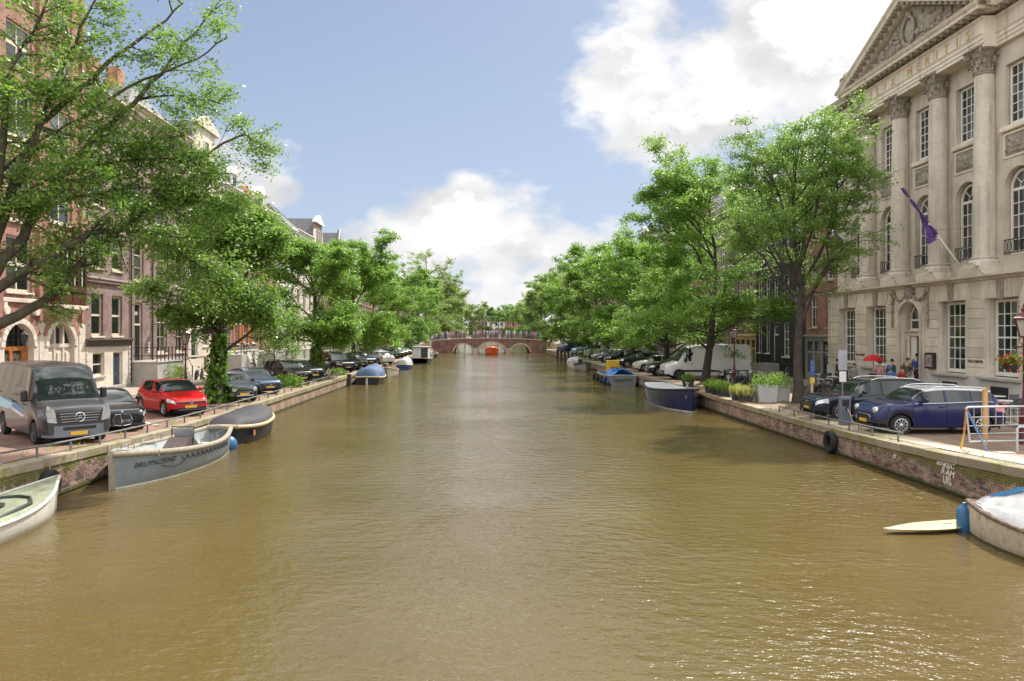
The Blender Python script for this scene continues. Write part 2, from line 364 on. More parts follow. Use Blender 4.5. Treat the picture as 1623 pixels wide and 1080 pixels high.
# ================================================================== quay walls
def mat_quay(islands):
    t = NT('quay_brick_' + ('pieces' if islands else 'face')); o = t.coord(); g = t.n('ShaderNodeNewGeometry'); pos = g.outputs['Position']; x, y, z = t.xyz(pos)
    if islands:
        r = t.M('FRACT', t.M('ADD', t.rnd(), g.outputs['Random Per Island']))
        c = t.mix(t.ramp(r, .2, .9, 0, 1, False), (.23, .135, .105), (.38, .265, .20)); c = t.mix(t.ramp(r, .86, .88), c, (.12, .085, .085))
        hgt = t.noise(pos, 45, 3)
    else:
        b = t.n('ShaderNodeTexBrick'); t.l(t.vec(y, z, 0.), b.inputs['Vector'])
        b.inputs['Color1'].default_value = (.25, .13, .10, 1); b.inputs['Color2'].default_value = (.34, .21, .15, 1); b.inputs['Mortar'].default_value = (.28, .24, .19, 1)
        b.inputs['Scale'].default_value = 1; b.inputs['Mortar Size'].default_value = .008; b.inputs['Brick Width'].default_value = .22; b.inputs['Row Height'].default_value = .07
        c = b.outputs['Color']; hgt = t.M('SUBTRACT', t.noise(pos, 40, 3), b.outputs['Fac'])
    n = t.noise(pos, .8, 6, .65); c = t.scale(c, t.ramp(n, .3, .7, .7, 1.25))
    # lime bloom, moss under the coping, algae band at the water
    c = t.mix(t.M('MULTIPLY', t.ramp(t.noise(pos, 1.6, 6, .7), .46, .66), .6), c, (.40, .34, .26))
    drip = t.noise(t.vec(t.M('MULTIPLY', x, 2.), t.M('MULTIPLY', y, 3.), t.M('MULTIPLY', z, .5)), 1.3, 5, .6)
    moss = t.ramp(t.M('ADD', t.ramp(z, .35, .80, 0, .40, False), drip), .68, .80)
    c = t.mix(t.M('MULTIPLY', moss, .85), c, (.12, .125, .022))
    alg = t.ramp(t.M('ADD', z, t.M('MULTIPLY', t.noise(pos, 5, 4), .20)), .27, .17)
    c = t.mix(alg, c, (.06, .068, .015)); c = t.mix(t.ramp(z, .07, .03), c, (.018, .018, .010))
    t.base(c); t.p.inputs['Roughness'].default_value = .85
    t.bump(hgt, .45, .012)
    return t.m
QF, QP = mat_quay(False), mat_quay(True)
def mat_coping():
    t = NT('coping_stone'); pos = t.n('ShaderNodeNewGeometry').outputs['Position']; r = t.rnd()
    c = t.mix(t.noise(pos, 1.4, 6, .65), (.20, .165, .12), (.37, .31, .23)); c = t.scale(c, t.ramp(r, 0, 1, .85, 1.15, False))
    m = t.ramp(t.noise(pos, 1.7, 7, .72), .47, .60); c = t.mix(t.M('MULTIPLY', m, .85), c, (.20, .19, .045))
    t.base(c); t.p.inputs['Roughness'].default_value = .85; t.bump(t.noise(pos, 18, 6, .7), .5, .02); return t.m
COPE = mat_coping()
BR = MB().box(-.009, .02, -.103, .103, -.0295, .0295, .004)
BRM = BR.mesh('brick', QP)
def quay(side, name, label):
    X = XL if side < 0 else XR; s = -side                   # s: towards the water
    w = tag(OB(name, None, None, (X, 0, 0)), label, 'wall')
    m = MB(); rows = []
    for y in YS[1:]:
        t = gz(y) - .24; rows.append([(0, y, -1.2), (0, y, t), (-s * .6, y, t), (-s * .6, y, -1.2)])
    m.grid(rows); m.build('brick_face', QF, w)
    # coping stones, each with its own joint and slight unevenness
    rng = random.Random(5 + side); y = 9.0
    while y < 158:
        l = rng.uniform(1.15, 1.7) if y < 60 else 3.2
        if y + l > 158: break
        c = MB().box(-.44, .06, .008, l - .008, -.24, 0, .018)
        zz = gz(y + l / 2); sl = math.atan2(gz(y + l) - gz(y), l)
        o = OB('coping_stone', c.mesh('coping_stone', COPE), w, (s * (0 + rng.uniform(-.01, .01)), y, zz + rng.uniform(-.006, .006)), (sl, 0, 0))
        if s < 0: o.scale = (-1, 1, 1)
        y += l
    # bricks of the near stretch stand proud of recessed joints
    cells = []
    y0, y1 = (16.0, 27.0) if side < 0 else (15.0, 34.0)
    k = 0; z = .06
    while z < 1.05:
        y = y0 + (k % 2) * .11
        while y < y1:
            if z < gz(y) - .29: cells.append((y, z))
            y += .22
        z += .07; k += 1
    # the 300 that show largest in the picture are the nearest ones
    cells.sort(key=lambda c: abs(c[0] - (17.5 if side < 0 else 19.5))); rest = MB()
    for i, (yy, zz) in enumerate(cells):
        d = rng.uniform(0, .012)
        if i < 300:
            o = OB('brick', BRM, w, (s * d, yy, zz))
            if s < 0: o.scale = (-1, 1, 1)
        else: rest.add([((px_ if s > 0 else -px_) + s * d, b + yy, c + zz) for px_, b, c in BR.v], BR.f)
    tag(rest.build('brickwork', QP, w), kind='stuff')
    return w
QL = quay(-1, 'quay_wall', 'mossy brick quay wall with stone coping along the left bank of the canal')
QR = quay(1, 'quay_wall', 'brick quay wall with graffiti and mossy coping along the right bank of the canal')
# spray-painted tags on the right wall
PAINTW = mk('spray_paint', (.74, .72, .70), .6, var=.35, vs=9)
def scrawl(text, y, z, size, mat, shear=.15, rot=0.):
    cu = bpy.data.curves.new('graffiti', 'FONT'); cu.body = text; cu.size = size; cu.shear = shear; cu.offset = .004; cu.space_character = .92
    tmp = bpy.data.objects.new('graffiti', cu); COL.objects.link(tmp); me = bpy.data.meshes.new_from_object(tmp.evaluated_get(bpy.context.evaluated_depsgraph_get())); bpy.data.objects.remove(tmp); me.materials.clear(); me.materials.append(mat)
    for v in me.vertices: v.co = (-.031, -v.co.x, v.co.y + .012 * math.sin(v.co.x * 9) + rot * v.co.x)
    o = OB('graffiti', me, QR, (0, y, z)); return o
scrawl('BENKEAT', 20.5, .69, .20, PAINTW, .2, -.02); scrawl('R AM', 20.3, .48, .26, PAINTW, .3, -.04); scrawl('UIS', 20.2, .24, .28, PAINTW, -.1, -.05); scrawl('ER', 22.7, .50, .17, PAINTW, .2); scrawl('o', 30.4, .42, .34, mk('spray_paint_yellow', (.62, .45, .05), .6))
# wooden guard posts along the right wall and an iron-strapped one on the left
WOODD = mk('tarred_timber', (.05, .035, .028), .85, var=.4, vs=5, bump=.5, bs=14)
for i, y in enumerate((102, 106.5, 111.5, 117, 123)):
    tag(MB().lathe([(.17, -1), (.17, 1.5), (.13, 1.62), (0, 1.64)], 9).build('mooring_post', WOODD, None, 50, (XR - .75, y, 0)),
        ('nearest', 'second nearest', 'middle', 'second farthest', 'farthest')[i] + ' of the dark timber mooring posts by the right quay', 'post', 'mooring posts by the right quay')
m = MB().box(0, .32, -.2, .2, -.6, .98, .03); tag(m.build('fender_beam', WOODD, None, 0, (XL - .02, 60.2, 0)), 'dark timber fender beam bolted to the left quay wall', 'beam')

# ================================================================== low pipe rails along the quay edges
IRON = mk('galvanised_rail', (.20, .20, .19), .5, .6, var=.3, vs=8)
def rail(name, X, y0, y1, label, step=1.55):
    t = thing(name, label, 'railing', (X, 0, 0)); ys = np.arange(y0, y1 + .01, .5)
    MB().tube([(0, y, gz(y) + .26) for y in ys], .028, 8).build('rail', IRON, t, 60)
    for y in np.arange(y0 + .25, y1, step):
        MB().box(-.022, .022, -.022, .022, gz(y) - .02, gz(y) + .25).build('post', IRON, t, 0, (0, y, 0))
    return t
rail('low_railing', XL - .22, 9.5, 44, 'low grey pipe railing along the coping of the near left quay')
rail('low_railing', XL - .22, 46, 58, 'low pipe railing on the left quay beside the black parked cars')
rail('low_railing', XR + .22, 22.6, 32.5, 'low pipe railing on the right quay below the charging post')

# ================================================================== the far bridge
def build_bridge():
    Y, D = 158., 9.0
    t = thing('arched_bridge', 'brick bridge with three stone-trimmed arches across the far end of the canal', 'bridge', (0, Y, 0))
    top = lambda x: 2.55 + .55 * max(0, 1 - ((x - .6) / 13.) ** 2)
    arches = [(-7.0, -3.1, 1.95), (-1.9, 3.9, 2.3), (5.1, 9.0, 1.95)]
    brick = mk_brick('bridge_brick', (.24, .10, .085), (.17, .085, .075), (.22, .18, .15), .22, .07, stain=.35)
    stone = mk('bridge_stone', (.46, .38, .28), .8, var=.25, vs=1)
    lo = lambda x: next((h * math.sqrt(max(0, 1 - ((x - (a + b) / 2) / ((b - a) / 2)) ** 2)) * .82 + .25 if a < x < b else 0 for a, b, h in arches if a <= x <= b), -1.)
    xs = sorted(set([XL - .3, XL, XR, XR + .3] + [round(x, 3) for a, b, h in arches for x in np.linspace(a, b, 15)] + list(np.linspace(XL, XR, 24))))
    m = MB()
    for a, b in zip(xs[:-1], xs[1:]):
        mid = (a + b) / 2; inside = any(p < mid < q for p, q, h in arches)
        za, zb = (lo(a + 1e-4) if inside else -1, lo(b - 1e-4) if inside else -1)
        for yy in (0, D): m.add([(a, yy, za), (b, yy, zb), (b, yy, top(b)), (a, yy, top(a))], [(0, 1, 2, 3)])
        m.add([(a, 0, top(a)), (b, 0, top(b)), (b, D, top(b)), (a, D, top(a))], [(0, 1, 2, 3)])
        m.add([(a, 0, za), (b, 0, zb), (b, D, zb), (a, D, za)], [(0, 1, 2, 3)])
    for a, b, h in arches:
        for x in (a, b): m.add([(x, 0, -1), (x, D, -1), (x, D, .25), (x, 0, .25)], [(0, 1, 2, 3)])
    m.build('masonry', brick, t)
    for a, b, h in arches:      # stone arch rings
        r = MB(); c = (a + b) / 2; hw = (b - a) / 2
        pts = [(c + math.cos(q) * hw, math.sin(q) * h * .82 + .25) for q in np.linspace(0, math.pi, 17)]
        pto = [(c + math.cos(q) * (hw + .34), math.sin(q) * (h * .82 + .34) + .25) for q in np.linspace(0, math.pi, 17)]
        r.grid([[(p[0], -.06, p[1]), (q[0], -.06, q[1])] for p, q in zip(pts, pto)]); r.grid([[(p[0], -.06, p[1]), (p[0], .3, p[1])] for p in pts]); r.grid([[(p[0], -.06, p[1]), (p[0], .05, p[1])] for p in pto])
        r.build('arch_ring', stone, t)
    for a, b in ((-3.1, -1.9), (3.9, 5.1)):
        MB().box(a + .05, b - .05, -.35, .0, -1, 1.0, .03).build('pier', stone, t)
    c = MB(); cx = np.linspace(XL - .3, XR + .3, 25); c.grid([[(x, -.12, top(x) - .02), (x, -.12, top(x) + .16), (x, .5, top(x) + .16)] for x in cx]); c.grid([[(x, -.12, top(x) - .02), (x, 0, top(x) - .02)] for x in cx])
    c.build('coping', stone, t)
    ir = mk('bridge_railing', (.035, .04, .045), .5)
    r = MB(); cx = np.linspace(XL, XR, 17)
    for h in (.55, 1.0): r.tube([(x, .2, top(x) + .16 + h) for x in cx], .03, 5)
    r.build('handrail', ir, t)
    for x in np.linspace(XL, XR, 17): MB().box(-.03, .03, .17, .23, 0, 1.05).build('baluster', ir, t, 0, (x, 0, top(x) + .14))
    return t, top
BRIDGE, bridge_top = build_bridge()
# the ramps at both ends of the bridge
for nm, xa, xb in (('bridge_ramp_west', XL - .4, -24), ('bridge_ramp_east', XR + .4, 26)):
    m = MB(); st = []
    for k in range(9):
        f = k / 8; z = .87 + (2.4 - .87) * (1 - f) ** 2.2; x = xa + (xb - xa) * f; st.append([(x, 157.9, z), (x, 167.2, z)])
    m.grid(st); 
    o = tag(m.build(nm, PAVE_L), kind='structure'); MB().grid([[(a[0], a[1] - .02, .8), (a[0], a[1] - .02, a[2] + .1)] for a, b in st]).build('ramp_wall', mk('bridge_stone', (0, 0, 0)), o)
# ================================================================== house kit
GLASS = mk_glass('window_glass')
GLASSL = mk_glass('window_glass_blinds', light=(.34, .33, .30), frac=.6)
WHITE = mk('white_paint', (.74, .72, .67), .5, var=.08, vs=2, dirt=.15)
CREAM = mk('cream_paint', (.62, .55, .42), .55, var=.1, vs=2, dirt=.15)
STONE = mk('sandstone', (.63, .565, .47), .8, var=.14, vs=1.1, bump=.25, bs=18, obj=.13, streak=.5)
STONEP = mk('pale_limestone', (.62, .55, .465), .8, var=.14, vs=.9, bump=.25, bs=18, dirt=.12, streak=.4)
GREYST = mk('grey_hardstone', (.36, .345, .32), .8, var=.18, vs=1.3, bump=.25)
DARKP = mk('dark_green_paint', (.03, .045, .04), .35, var=.2)
BLUEP = mk('blue_door_paint', (.035, .05, .075), .35, var=.2)
BLACKI = mk('black_ironwork', (.022, .022, .024), .45, var=.3)
TILE = mk('slate_tiles', (.11, .11, .115), .7, var=.3, vs=2.2, bump=.5, bs=9)
RTILE = mk('red_roof_tiles', (.30, .13, .085), .8, var=.3, vs=2.2, bump=.5, bs=9)
LEAD = mk('lead_sheet', (.26, .27, .28), .6, var=.2)
_mc = {}
def cached(key, fn):
    if key not in _mc: _mc[key] = fn()
    return _mc[key]
def arc_pts(u0, u1, v1, n=12):
    c, r = (u0 + u1) / 2, (u1 - u0) / 2
    return [(c + math.cos(a) * r, v1 - r + math.sin(a) * r) for a in np.linspace(math.pi, 0, n + 1)]
def wall_holes(W0, W1, Z0, Z1, holes, dep=.24, y=0.):
    """front wall in the plane y with openings; holes: (u0,u1,v0,v1,arched)"""
    m = MB(); us = sorted(set([W0, W1] + [h[i] for h in holes for i in (0, 1)])); vs = sorted(set([Z0, Z1] + [h[i] for h in holes for i in (2, 3)]))
    us = [u for u in us if W0 <= u <= W1]; vs = [v for v in vs if Z0 <= v <= Z1]
    for a, b in zip(us[:-1], us[1:]):
        for c, d in zip(vs[:-1], vs[1:]):
            mu, mv = (a + b) / 2, (c + d) / 2
            if any(h[0] < mu < h[1] and h[2] < mv < h[3] for h in holes): continue
            m.add([(a, y, c), (b, y, c), (b, y, d), (a, y, d)], [(0, 1, 2, 3)])
    for h in holes:
        a, b, c, d = h[:4]
        if len(h) > 4 and h[4]:
            p = arc_pts(a, b, d); r = (b - a) / 2; k = len(p) // 2
            m.grid([[(q[0], y, q[1]), (q[0], y + dep, q[1])] for q in p])
            for i in range(len(p) - 1):
                cx = a if i < k else b
                m.add([(cx, y, d), (p[i][0], y, p[i][1]), (p[i + 1][0], y, p[i + 1][1])], [(0, 1, 2)])
            m.add([(a, y, d), (p[k][0], y, d), (b, y, d)], [])
            top = d - r
        else:
            m.add([(a, y, d), (b, y, d), (b, y + dep, d), (a, y + dep, d)], [(0, 1, 2, 3)]); top = d
        m.add([(a, y, c), (a, y + dep, c), (a, y + dep, top), (a, y, top)], [(0, 1, 2, 3)]); m.add([(b, y, c), (b, y + dep, c), (b, y + dep, top), (b, y, top)], [(0, 1, 2, 3)])
        m.add([(a, y, c), (b, y, c), (b, y + dep, c), (a, y + dep, c)], [(0, 1, 2, 3)])
    return m
def pane_mesh(w, h, gl):
    return cached(('pane', round(w, 3), round(h, 3), gl.name), lambda: MB().box(0, w, 0, .006, 0, h).mesh('pane', gl))
def window(bld, u, v, w, h, cols=2, rows=3, fm=None, gl=None, y=.13, fr=.075, bar=.032, split=None, arch=False, sill=True, sm=None, panes=True):
    """sash window: frame with glazing bars, one pane per light, a sill"""
    fm = fm or WHITE; gl = gl or GLASS
    def mkf():
        m = MB(); hh = h - w / 2 if arch else h
        m.box(0, fr, 0, .09, 0, hh); m.box(w - fr, w, 0, .09, 0, hh); m.box(fr, w - fr, 0, .09, 0, fr * 1.3)
        m.box(fr, w - fr, 0, .09, hh - fr, hh)
        if arch:
            po = arc_pts(0, w, h, 14); pi = arc_pts(fr, w - fr, h - fr, 14)
            m.grid([[(a[0], 0, a[1]), (b[0], 0, b[1])] for a, b in zip(po, pi)]); m.grid([[(b[0], 0, b[1]), (b[0], .09, b[1])] for b in pi])
            c = w / 2; r = w / 2 - fr
            for q in (45, 90, 135):
                m.tube([(c + math.cos(R(q)) * r * .35, .04, hh + math.sin(R(q)) * r * .35), (c + math.cos(R(q)) * r, .04, hh + math.sin(R(q)) * r)], bar * .6, 4)
            m.tube([(c + math.cos(R(q)) * r * .38, .04, hh + math.sin(R(q)) * r * .38) for q in range(0, 181, 20)], bar * .6, 4)
        for i in range(1, cols): x = fr + (w - 2 * fr) * i / cols; m.box(x - bar / 2, x + bar / 2, .02, .075, fr, hh - fr)
        for j in range(1, rows):
            z = fr + (hh - 2 * fr) * j / rows; b = bar * (2.0 if split == j else 1); m.box(fr, w - fr, .015, .08, z - b / 2, z + b / 2)
        return m.mesh('window', fm)
    o = OB('window', cached(('win', w, h, cols, rows, fm.name, fr, bar, split, arch), mkf), bld, (u, y, v))
    hh = h - w / 2 if arch else h
    pw, ph = (w - 2 * fr) / cols, (hh - 2 * fr) / rows
    if panes:
        for i in range(cols):
            for j in range(rows):
                p = OB('pane', pane_mesh(pw, ph, gl), o, (fr + i * pw, .05, fr + j * ph))
    else: OB('pane', pane_mesh(w - 2 * fr, hh - 2 * fr, gl), o, (fr, .05, fr))
    if arch:
        def mka():
            m = MB(); p = arc_pts(fr, w - fr, h - fr, 14); m.add([(a[0], 0, a[1] - hh) for a in p], [tuple(range(len(p)))]); return m.mesh('pane', gl)
        OB('pane', cached(('apane', w, h, fr, gl.name), mka), o, (0, .055, hh))
    if sill:
        s = cached(('sill', w, (sm or GREYST).name), lambda: MB().box(-.07, w + .07, -y - .09, -.002, -.11, -.002, .012).mesh('sill', sm or GREYST)); OB('sill', s, o)
    return o
def door(bld, u, v, w, h, mat, light=.0, fm=None, y=.16):
    """panelled door in a frame, with a glazed light above"""
    fm = fm or WHITE; f = MB(); dh = h - light
    f.box(0, .09, -.04, .1, 0, h); f.box(w - .09, w, -.04, .1, 0, h); f.box(.09, w - .09, -.04, .1, h - .09, h)
    if light: f.box(.09, w - .09, -.06, .1, dh - .06, dh + .06)
    o = f.build('door_frame', fm, bld, 0, (u, y, v))
    d = MB().box(.09, w - .09, .0, .05, .0, dh - .06)
    n = 2 if w > .8 else 1; cw = (w - .18 - .1 * (n + 1)) / n
    for i in range(n):
        x = .09 + .1 + i * (cw + .1)
        for a, b in ((.12, .40), (.47, .92)): d.box(x, x + cw, -.018, .0, dh * a, dh * b, .012)
    dd = d.build('door', mat, o)
    MB().ball((w - .2, -.05, dh * .46), .035, 8).build('door_knob', mk('brass', (.6, .42, .15), .3, 1.), o, 60)
    if light: MB().box(.09, w - .09, .03, .04, dh + .06, h - .09).build('pane', GLASS, o)
    return o
def cornice(W, z, mat, bld, h=.55, proj=.45, brackets=True, u0=0., name='cornice', d=.0):
    m = MB(); prof = [(0, -h), (-.06, -h), (-.06, -h * .55), (-proj * .5, -h * .45), (-proj * .5, -h * .25), (-proj, -h * .18), (-proj, 0), (d, 0)]
    rows = [[(u, p[0], z + p[1]) for p in prof] for u in (u0 - .02, u0 + W + .02)]
    m.grid(rows); m.add(rows[0], [tuple(range(len(prof)))]); m.add(rows[1], [tuple(range(len(prof)))])
    o = m.build(name, mat, bld)
    if brackets:
        bm = cached(('brk', h, proj, mat.name), lambda: MB().prism([(0, 0), (-proj * .8, 0), (-proj * .75, -h * .12), (-proj * .3, -h * .25), (-.08, -h * .5), (0, -h * .5)], -.07, .07, 'x').mesh('bracket', mat))
        k = max(2, int(W / .75))
        for i in range(k): OB('bracket', bm, o, (u0 + .3 + (W - .6) * i / (k - 1), 0, z - h * .17))
    return o
def roof_gable(bld, W, z, h, dep, mat, name='roof', hip=True, y0=.15):
    m = MB(); r = 1.9 if hip else 0
    a = [(0, y0, z), (W, y0, z), (W, dep, z), (0, dep, z)]; b = [(W / 2, y0 + r, z + h), (W / 2, dep - r, z + h)]
    m.add(a + b, [(0, 1, 4), (1, 2, 5, 4), (2, 3, 5), (3, 0, 4, 5)]); return m.build(name, mat, bld)
def chimney(bld, u, y, z, h, mat):
    o = MB().box(u - .45, u + .45, y - .3, y + .3, z, z + h, .02).box(u - .52, u + .52, y - .37, y + .37, z + h, z + h + .15, .02).build('chimney', mat, bld)
    for k in (-.22, .22): MB().lathe([(.11, 0), (.09, .45), (.1, .45)], 8, (u + k, y, z + h + .15)).build('chimney_pot', RTILE, o)
    return o
def shell(bld, W, Z, dep, mat):
    m = MB(); m.add([(0, 0, 0), (0, dep, 0), (0, dep, Z), (0, 0, Z)], [(0, 1, 2, 3)]); m.add([(W, 0, 0), (W, dep, 0), (W, dep, Z), (W, 0, Z)], [(0, 1, 2, 3)])
    m.add([(0, dep, 0), (W, dep, 0), (W, dep, Z), (0, dep, Z)], [(0, 1, 2, 3)]); m.add([(0, .02, Z), (W, .02, Z), (W, dep, Z), (0, dep, Z)], [(0, 1, 2, 3)])
    return m.build('side_wall', mat, bld)
def stoop(bld, u0, u1, z, out, dirn, n=7, rails=True):
    """raised landing in front of the door with a flight of steps along the facade"""
    o = MB().box(u0, u1, -out, -.002, 0, z, .01).build('stoop', GREYST, bld); x = u1 if dirn > 0 else u0; t = .27
    for k in range(n):
        a, b = (x + k * t, x + (k + 1) * t) if dirn > 0 else (x - (k + 1) * t, x - k * t)
        MB().box(a, b, -out, -.004, 0, z * (1 - (k + 1) / (n + 1)), .012).build('step', GREYST, o)
    if rails:
        r = MB()
        for zz in (.45, .95): r.tube([(u0 + .04, -.05, z + zz), (u0 + .04, -out + .05, z + zz), (u1 - .04, -out + .05, z + zz)] if dirn > 0 else [(u1 - .04, -.05, z + zz), (u1 - .04, -out + .05, z + zz), (u0 + .04, -out + .05, z + zz)], .024, 6)
        e = (u1 if dirn > 0 else u0)
        for zz in (.95,): r.tube([(e, -out + .05, z + zz), (e + dirn * n * t, -out + .05, zz)], .024, 6)
        r.build('railing', BLACKI, o, 40)
        for k in range(int((u1 - u0) / .55) + 1): MB().box(-.025, .025, -.025, .025, 0, 1.0).build('post', BLACKI, o, 0, (u0 + .05 + (u1 - u0 - .1) * k / max(1, int((u1 - u0) / .55)), -out + .05, z))
        MB().box(-.03, .03, -.03, .03, 0, 1.05).build('post', BLACKI, o, 0, (e + dirn * n * t, -out + .05, 0))
    return o
def place(bld, side, y):
    g = gz(y) + .1
    bld.location = (FL, y, g) if side < 0 else (FR, y, g); bld.rotation_euler = (0, 0, R(90) if side < 0 else R(-90))

def gable(bld, kind, W, z, mat, trim):
    """decorated gable above the eaves"""
    c = W / 2
    if kind == 'neck':
        n = W * .27; P = [(c - n, z), (c - n, z + 3.2), (c - n * 1.25, z + 3.2), (c - n * 1.25, z + 3.45), (c, z + 4.4), (c + n * 1.25, z + 3.45), (c + n * 1.25, z + 3.2), (c + n, z + 3.2), (c + n, z)]
        MB().prism([(c - n, z - .01), (c - n, z + 3.2), (c + n, z + 3.2), (c + n, z - .01)], 0, .35).build('gable', mat, bld)
        MB().prism([(c - n * 1.3, z + 3.2), (c - n * 1.3, z + 3.42), (c, z + 4.35), (c + n * 1.3, z + 3.42), (c + n * 1.3, z + 3.2)], -.22, .3).build('pediment', trim, bld)
        for s in (-1, 1):
            q = [(c + s * n, z)] + [(c + s * (n + (W / 2 - n) * math.cos(a) * .95), z + 2.0 * (1 - math.sin(a)) ** 1.4 + .0) for a in np.linspace(0, math.pi / 2, 7)][::1]
            q = [(c + s * n, z), (c + s * W * .48, z), (c + s * W * .40, z + .55), (c + s * (n + .35), z + .9), (c + s * (n + .18), z + 2.1), (c + s * n, z + 2.4)]
            MB().prism(q, -.06, .25).build('claw_piece', trim, bld)
        window(bld, c - .5, z + .7, 1.0, 1.6, 2, 2, y=-.02 - .07, sill=False)
    elif kind == 'bell':
        P = [(0, z)] + [(W * .5 - W * .5 * (1 - f) ** 1 * (1 - .45 * math.sin(f * math.pi)), z + 4.2 * f) for f in np.linspace(0, .82, 9)]
        Q = P + [(c, z + 4.5)] + [(W - a, b) for a, b in P[::-1]]
        MB().prism(Q, 0, .35).build('gable', mat, bld)
        e = MB(); e.tube([(a, -.04, b) for a, b in Q], .13, 6); e.build('gable_edge', trim, bld, 50)
        window(bld, c - .5, z + .8, 1.0, 1.5, 2, 2, y=-.09, sill=False)
    elif kind == 'step':
        Q = [(0, z)]; n = 5
        for i in range(n): Q += [(W * .45 * i / n, z + 3.9 * (i + 1) / n), (W * .45 * (i + 1) / n, z + 3.9 * (i + 1) / n)]
        Q += [(W - a, b) for a, b in Q[::-1]]
        MB().prism(Q, 0, .35).build('gable', mat, bld)
        for s in (0, 1):
            for i in range(n):
                a = W * .45 * i / n; b = W * .45 * (i + 1) / n + .02
                a, b = (a, b) if s == 0 else (W - b, W - a); MB().box(a - .05, b, -.06, .38, z + 3.9 * (i + 1) / n, z + 3.9 * (i + 1) / n + .12).build('coping', trim, bld)
        window(bld, c - .5, z + .8, 1.0, 1.5, 2, 2, y=-.09, sill=False)

def house(side, y0, y1, label, wall, trim=None, base=None, floors=(3.1, 3.5, 3.3, 2.7), base_h=1.0, cols=2, top='cornice', win_w=1.15, door_mat=None, roof=None, grid=(2, 3), stp=0, shutters=None, far=False, fm=None, group='canal houses'):
    W = y1 - y0; t = thing('canal_house', label, 'house', group=group); place(t, side, y0 if side < 0 else y1)
    trim = trim or WHITE; Z = base_h + sum(floors); holes = []; wins = []; z = base_h; n = cols
    pitch = W / n; doorcol = (0 if side < 0 else n - 1)
    for fi, fh in enumerate(floors):
        wh = min(fh * .70, 2.6 if fi < 2 else 2.1); 
        for c in range(n):
            uc = pitch * (c + .5); w = min(win_w, pitch * .7)
            if fi == 0 and c == doorcol: a = (uc - .6, uc + .6, base_h * .85, base_h * .85 + 2.95, 'd')
            else: a = (uc - w / 2, uc + w / 2, z + fh * .16, z + fh * .16 + wh, 'w')
            wins.append((a, fi)); holes.append(a[:4])
        z += fh
    if base_h > .7:
        for c in range(n):
            if c == doorcol: continue
            uc = pitch * (c + .5); a = (uc - .45, uc + .45, .15, base_h - .18, 'b'); wins.append((a, -1)); holes.append(a[:4])
    bh = base_h if base else 0
    hs = [tuple(h) for h in holes]
    # the wall is split at the base course so that each strip has its own stone or brick
    def clip(h, lo, hi): return (h[0], h[1], max(h[2], lo), min(h[3], hi))
    if base:
        wall_holes(0, W, 0, bh, [clip(h, 0, bh) for h in hs if h[2] < bh and min(h[3], bh) - h[2] > .02]).build('base_wall', base, t)
        wall_holes(0, W, bh, Z, [clip(h, bh, Z) for h in hs if h[3] > bh + .02]).build('wall', wall, t)
        MB().box(0, W, -.05, -.002, bh - .09, bh + .03).build('base_course', trim if base is not wall else base, t)
    else: wall_holes(0, W, 0, Z, hs).build('wall', wall, t)
    shell(t, W, Z, 11, wall)
    for (a, b, c, d, k), fi in wins:
        if k == 'd': door(t, a, c, b - a, d - c, door_mat or DARKP, .7)
        elif k == 'b': window(t, a, c, b - a, d - c, 2, 1, fm, sill=False)
        else:
            o = window(t, a, c, b - a, d - c, grid[0], grid[1], fm, GLASSL if fi == 0 else GLASS, split=grid[1] // 2 + (grid[1] % 2), sm=trim, panes=not far)
            if shutters and fi < shutters[1]:
                for s in (-1, 1):
                    x = a - .42 if s < 0 else b + .02
                    MB().box(x, x + .40, -.045, -.004, c, d, .01).build('shutter', shutters[0], t)
    if stp: stoop(t, pitch * (doorcol + .5) - .8, pitch * (doorcol + .5) + .8, base_h * .85, 1.5, stp)
    rm = roof or TILE
    if top == 'cornice':
        cornice(W, Z + .25, trim, t, brackets=not far, d=.3); roof_gable(t, W, Z + .2, 2.6, 10.5, rm)
        if not far:
            d = MB().box(W / 2 - .7, W / 2 + .7, .6, 3, Z + .2, Z + 1.9).prism([(W / 2 - .9, Z + 1.9), (W / 2, Z + 2.7), (W / 2 + .9, Z + 1.9)], .45, 3).build('dormer', trim, t); MB().box(W / 2 - .45, W / 2 + .45, .585, .598, Z + .7, Z + 1.7).build('pane', GLASS, d)
    elif top == 'pyramid':
        cornice(W, Z + .25, trim, t, d=.3); m = MB(); 
        m.add([(.2, .6, Z + .25), (W - .2, .6, Z + .25), (W - .2, W, Z + .25), (.2, W, Z + .25), (W / 2, W / 2, Z + 4.0)], [(0, 1, 4), (1, 2, 4), (2, 3, 4), (3, 0, 4)]); m.build('roof', rm, t)
        r = MB(); 
        for a in ((.2, .6), (W - .2, .6)): r.tube([(a[0], a[1], Z + .27), (W / 2, W / 2, Z + 4.05)], .09, 5)
        r.build('ridge', LEAD, t)
    else:
        gable(t, top, W, Z, wall, trim); roof_gable(t, W, Z, 4.0, 10.8, rm, hip=False, y0=.3)
    if not far: chimney(t, W * .82, 6, Z + 1.2, 2.6, wall)
    return t
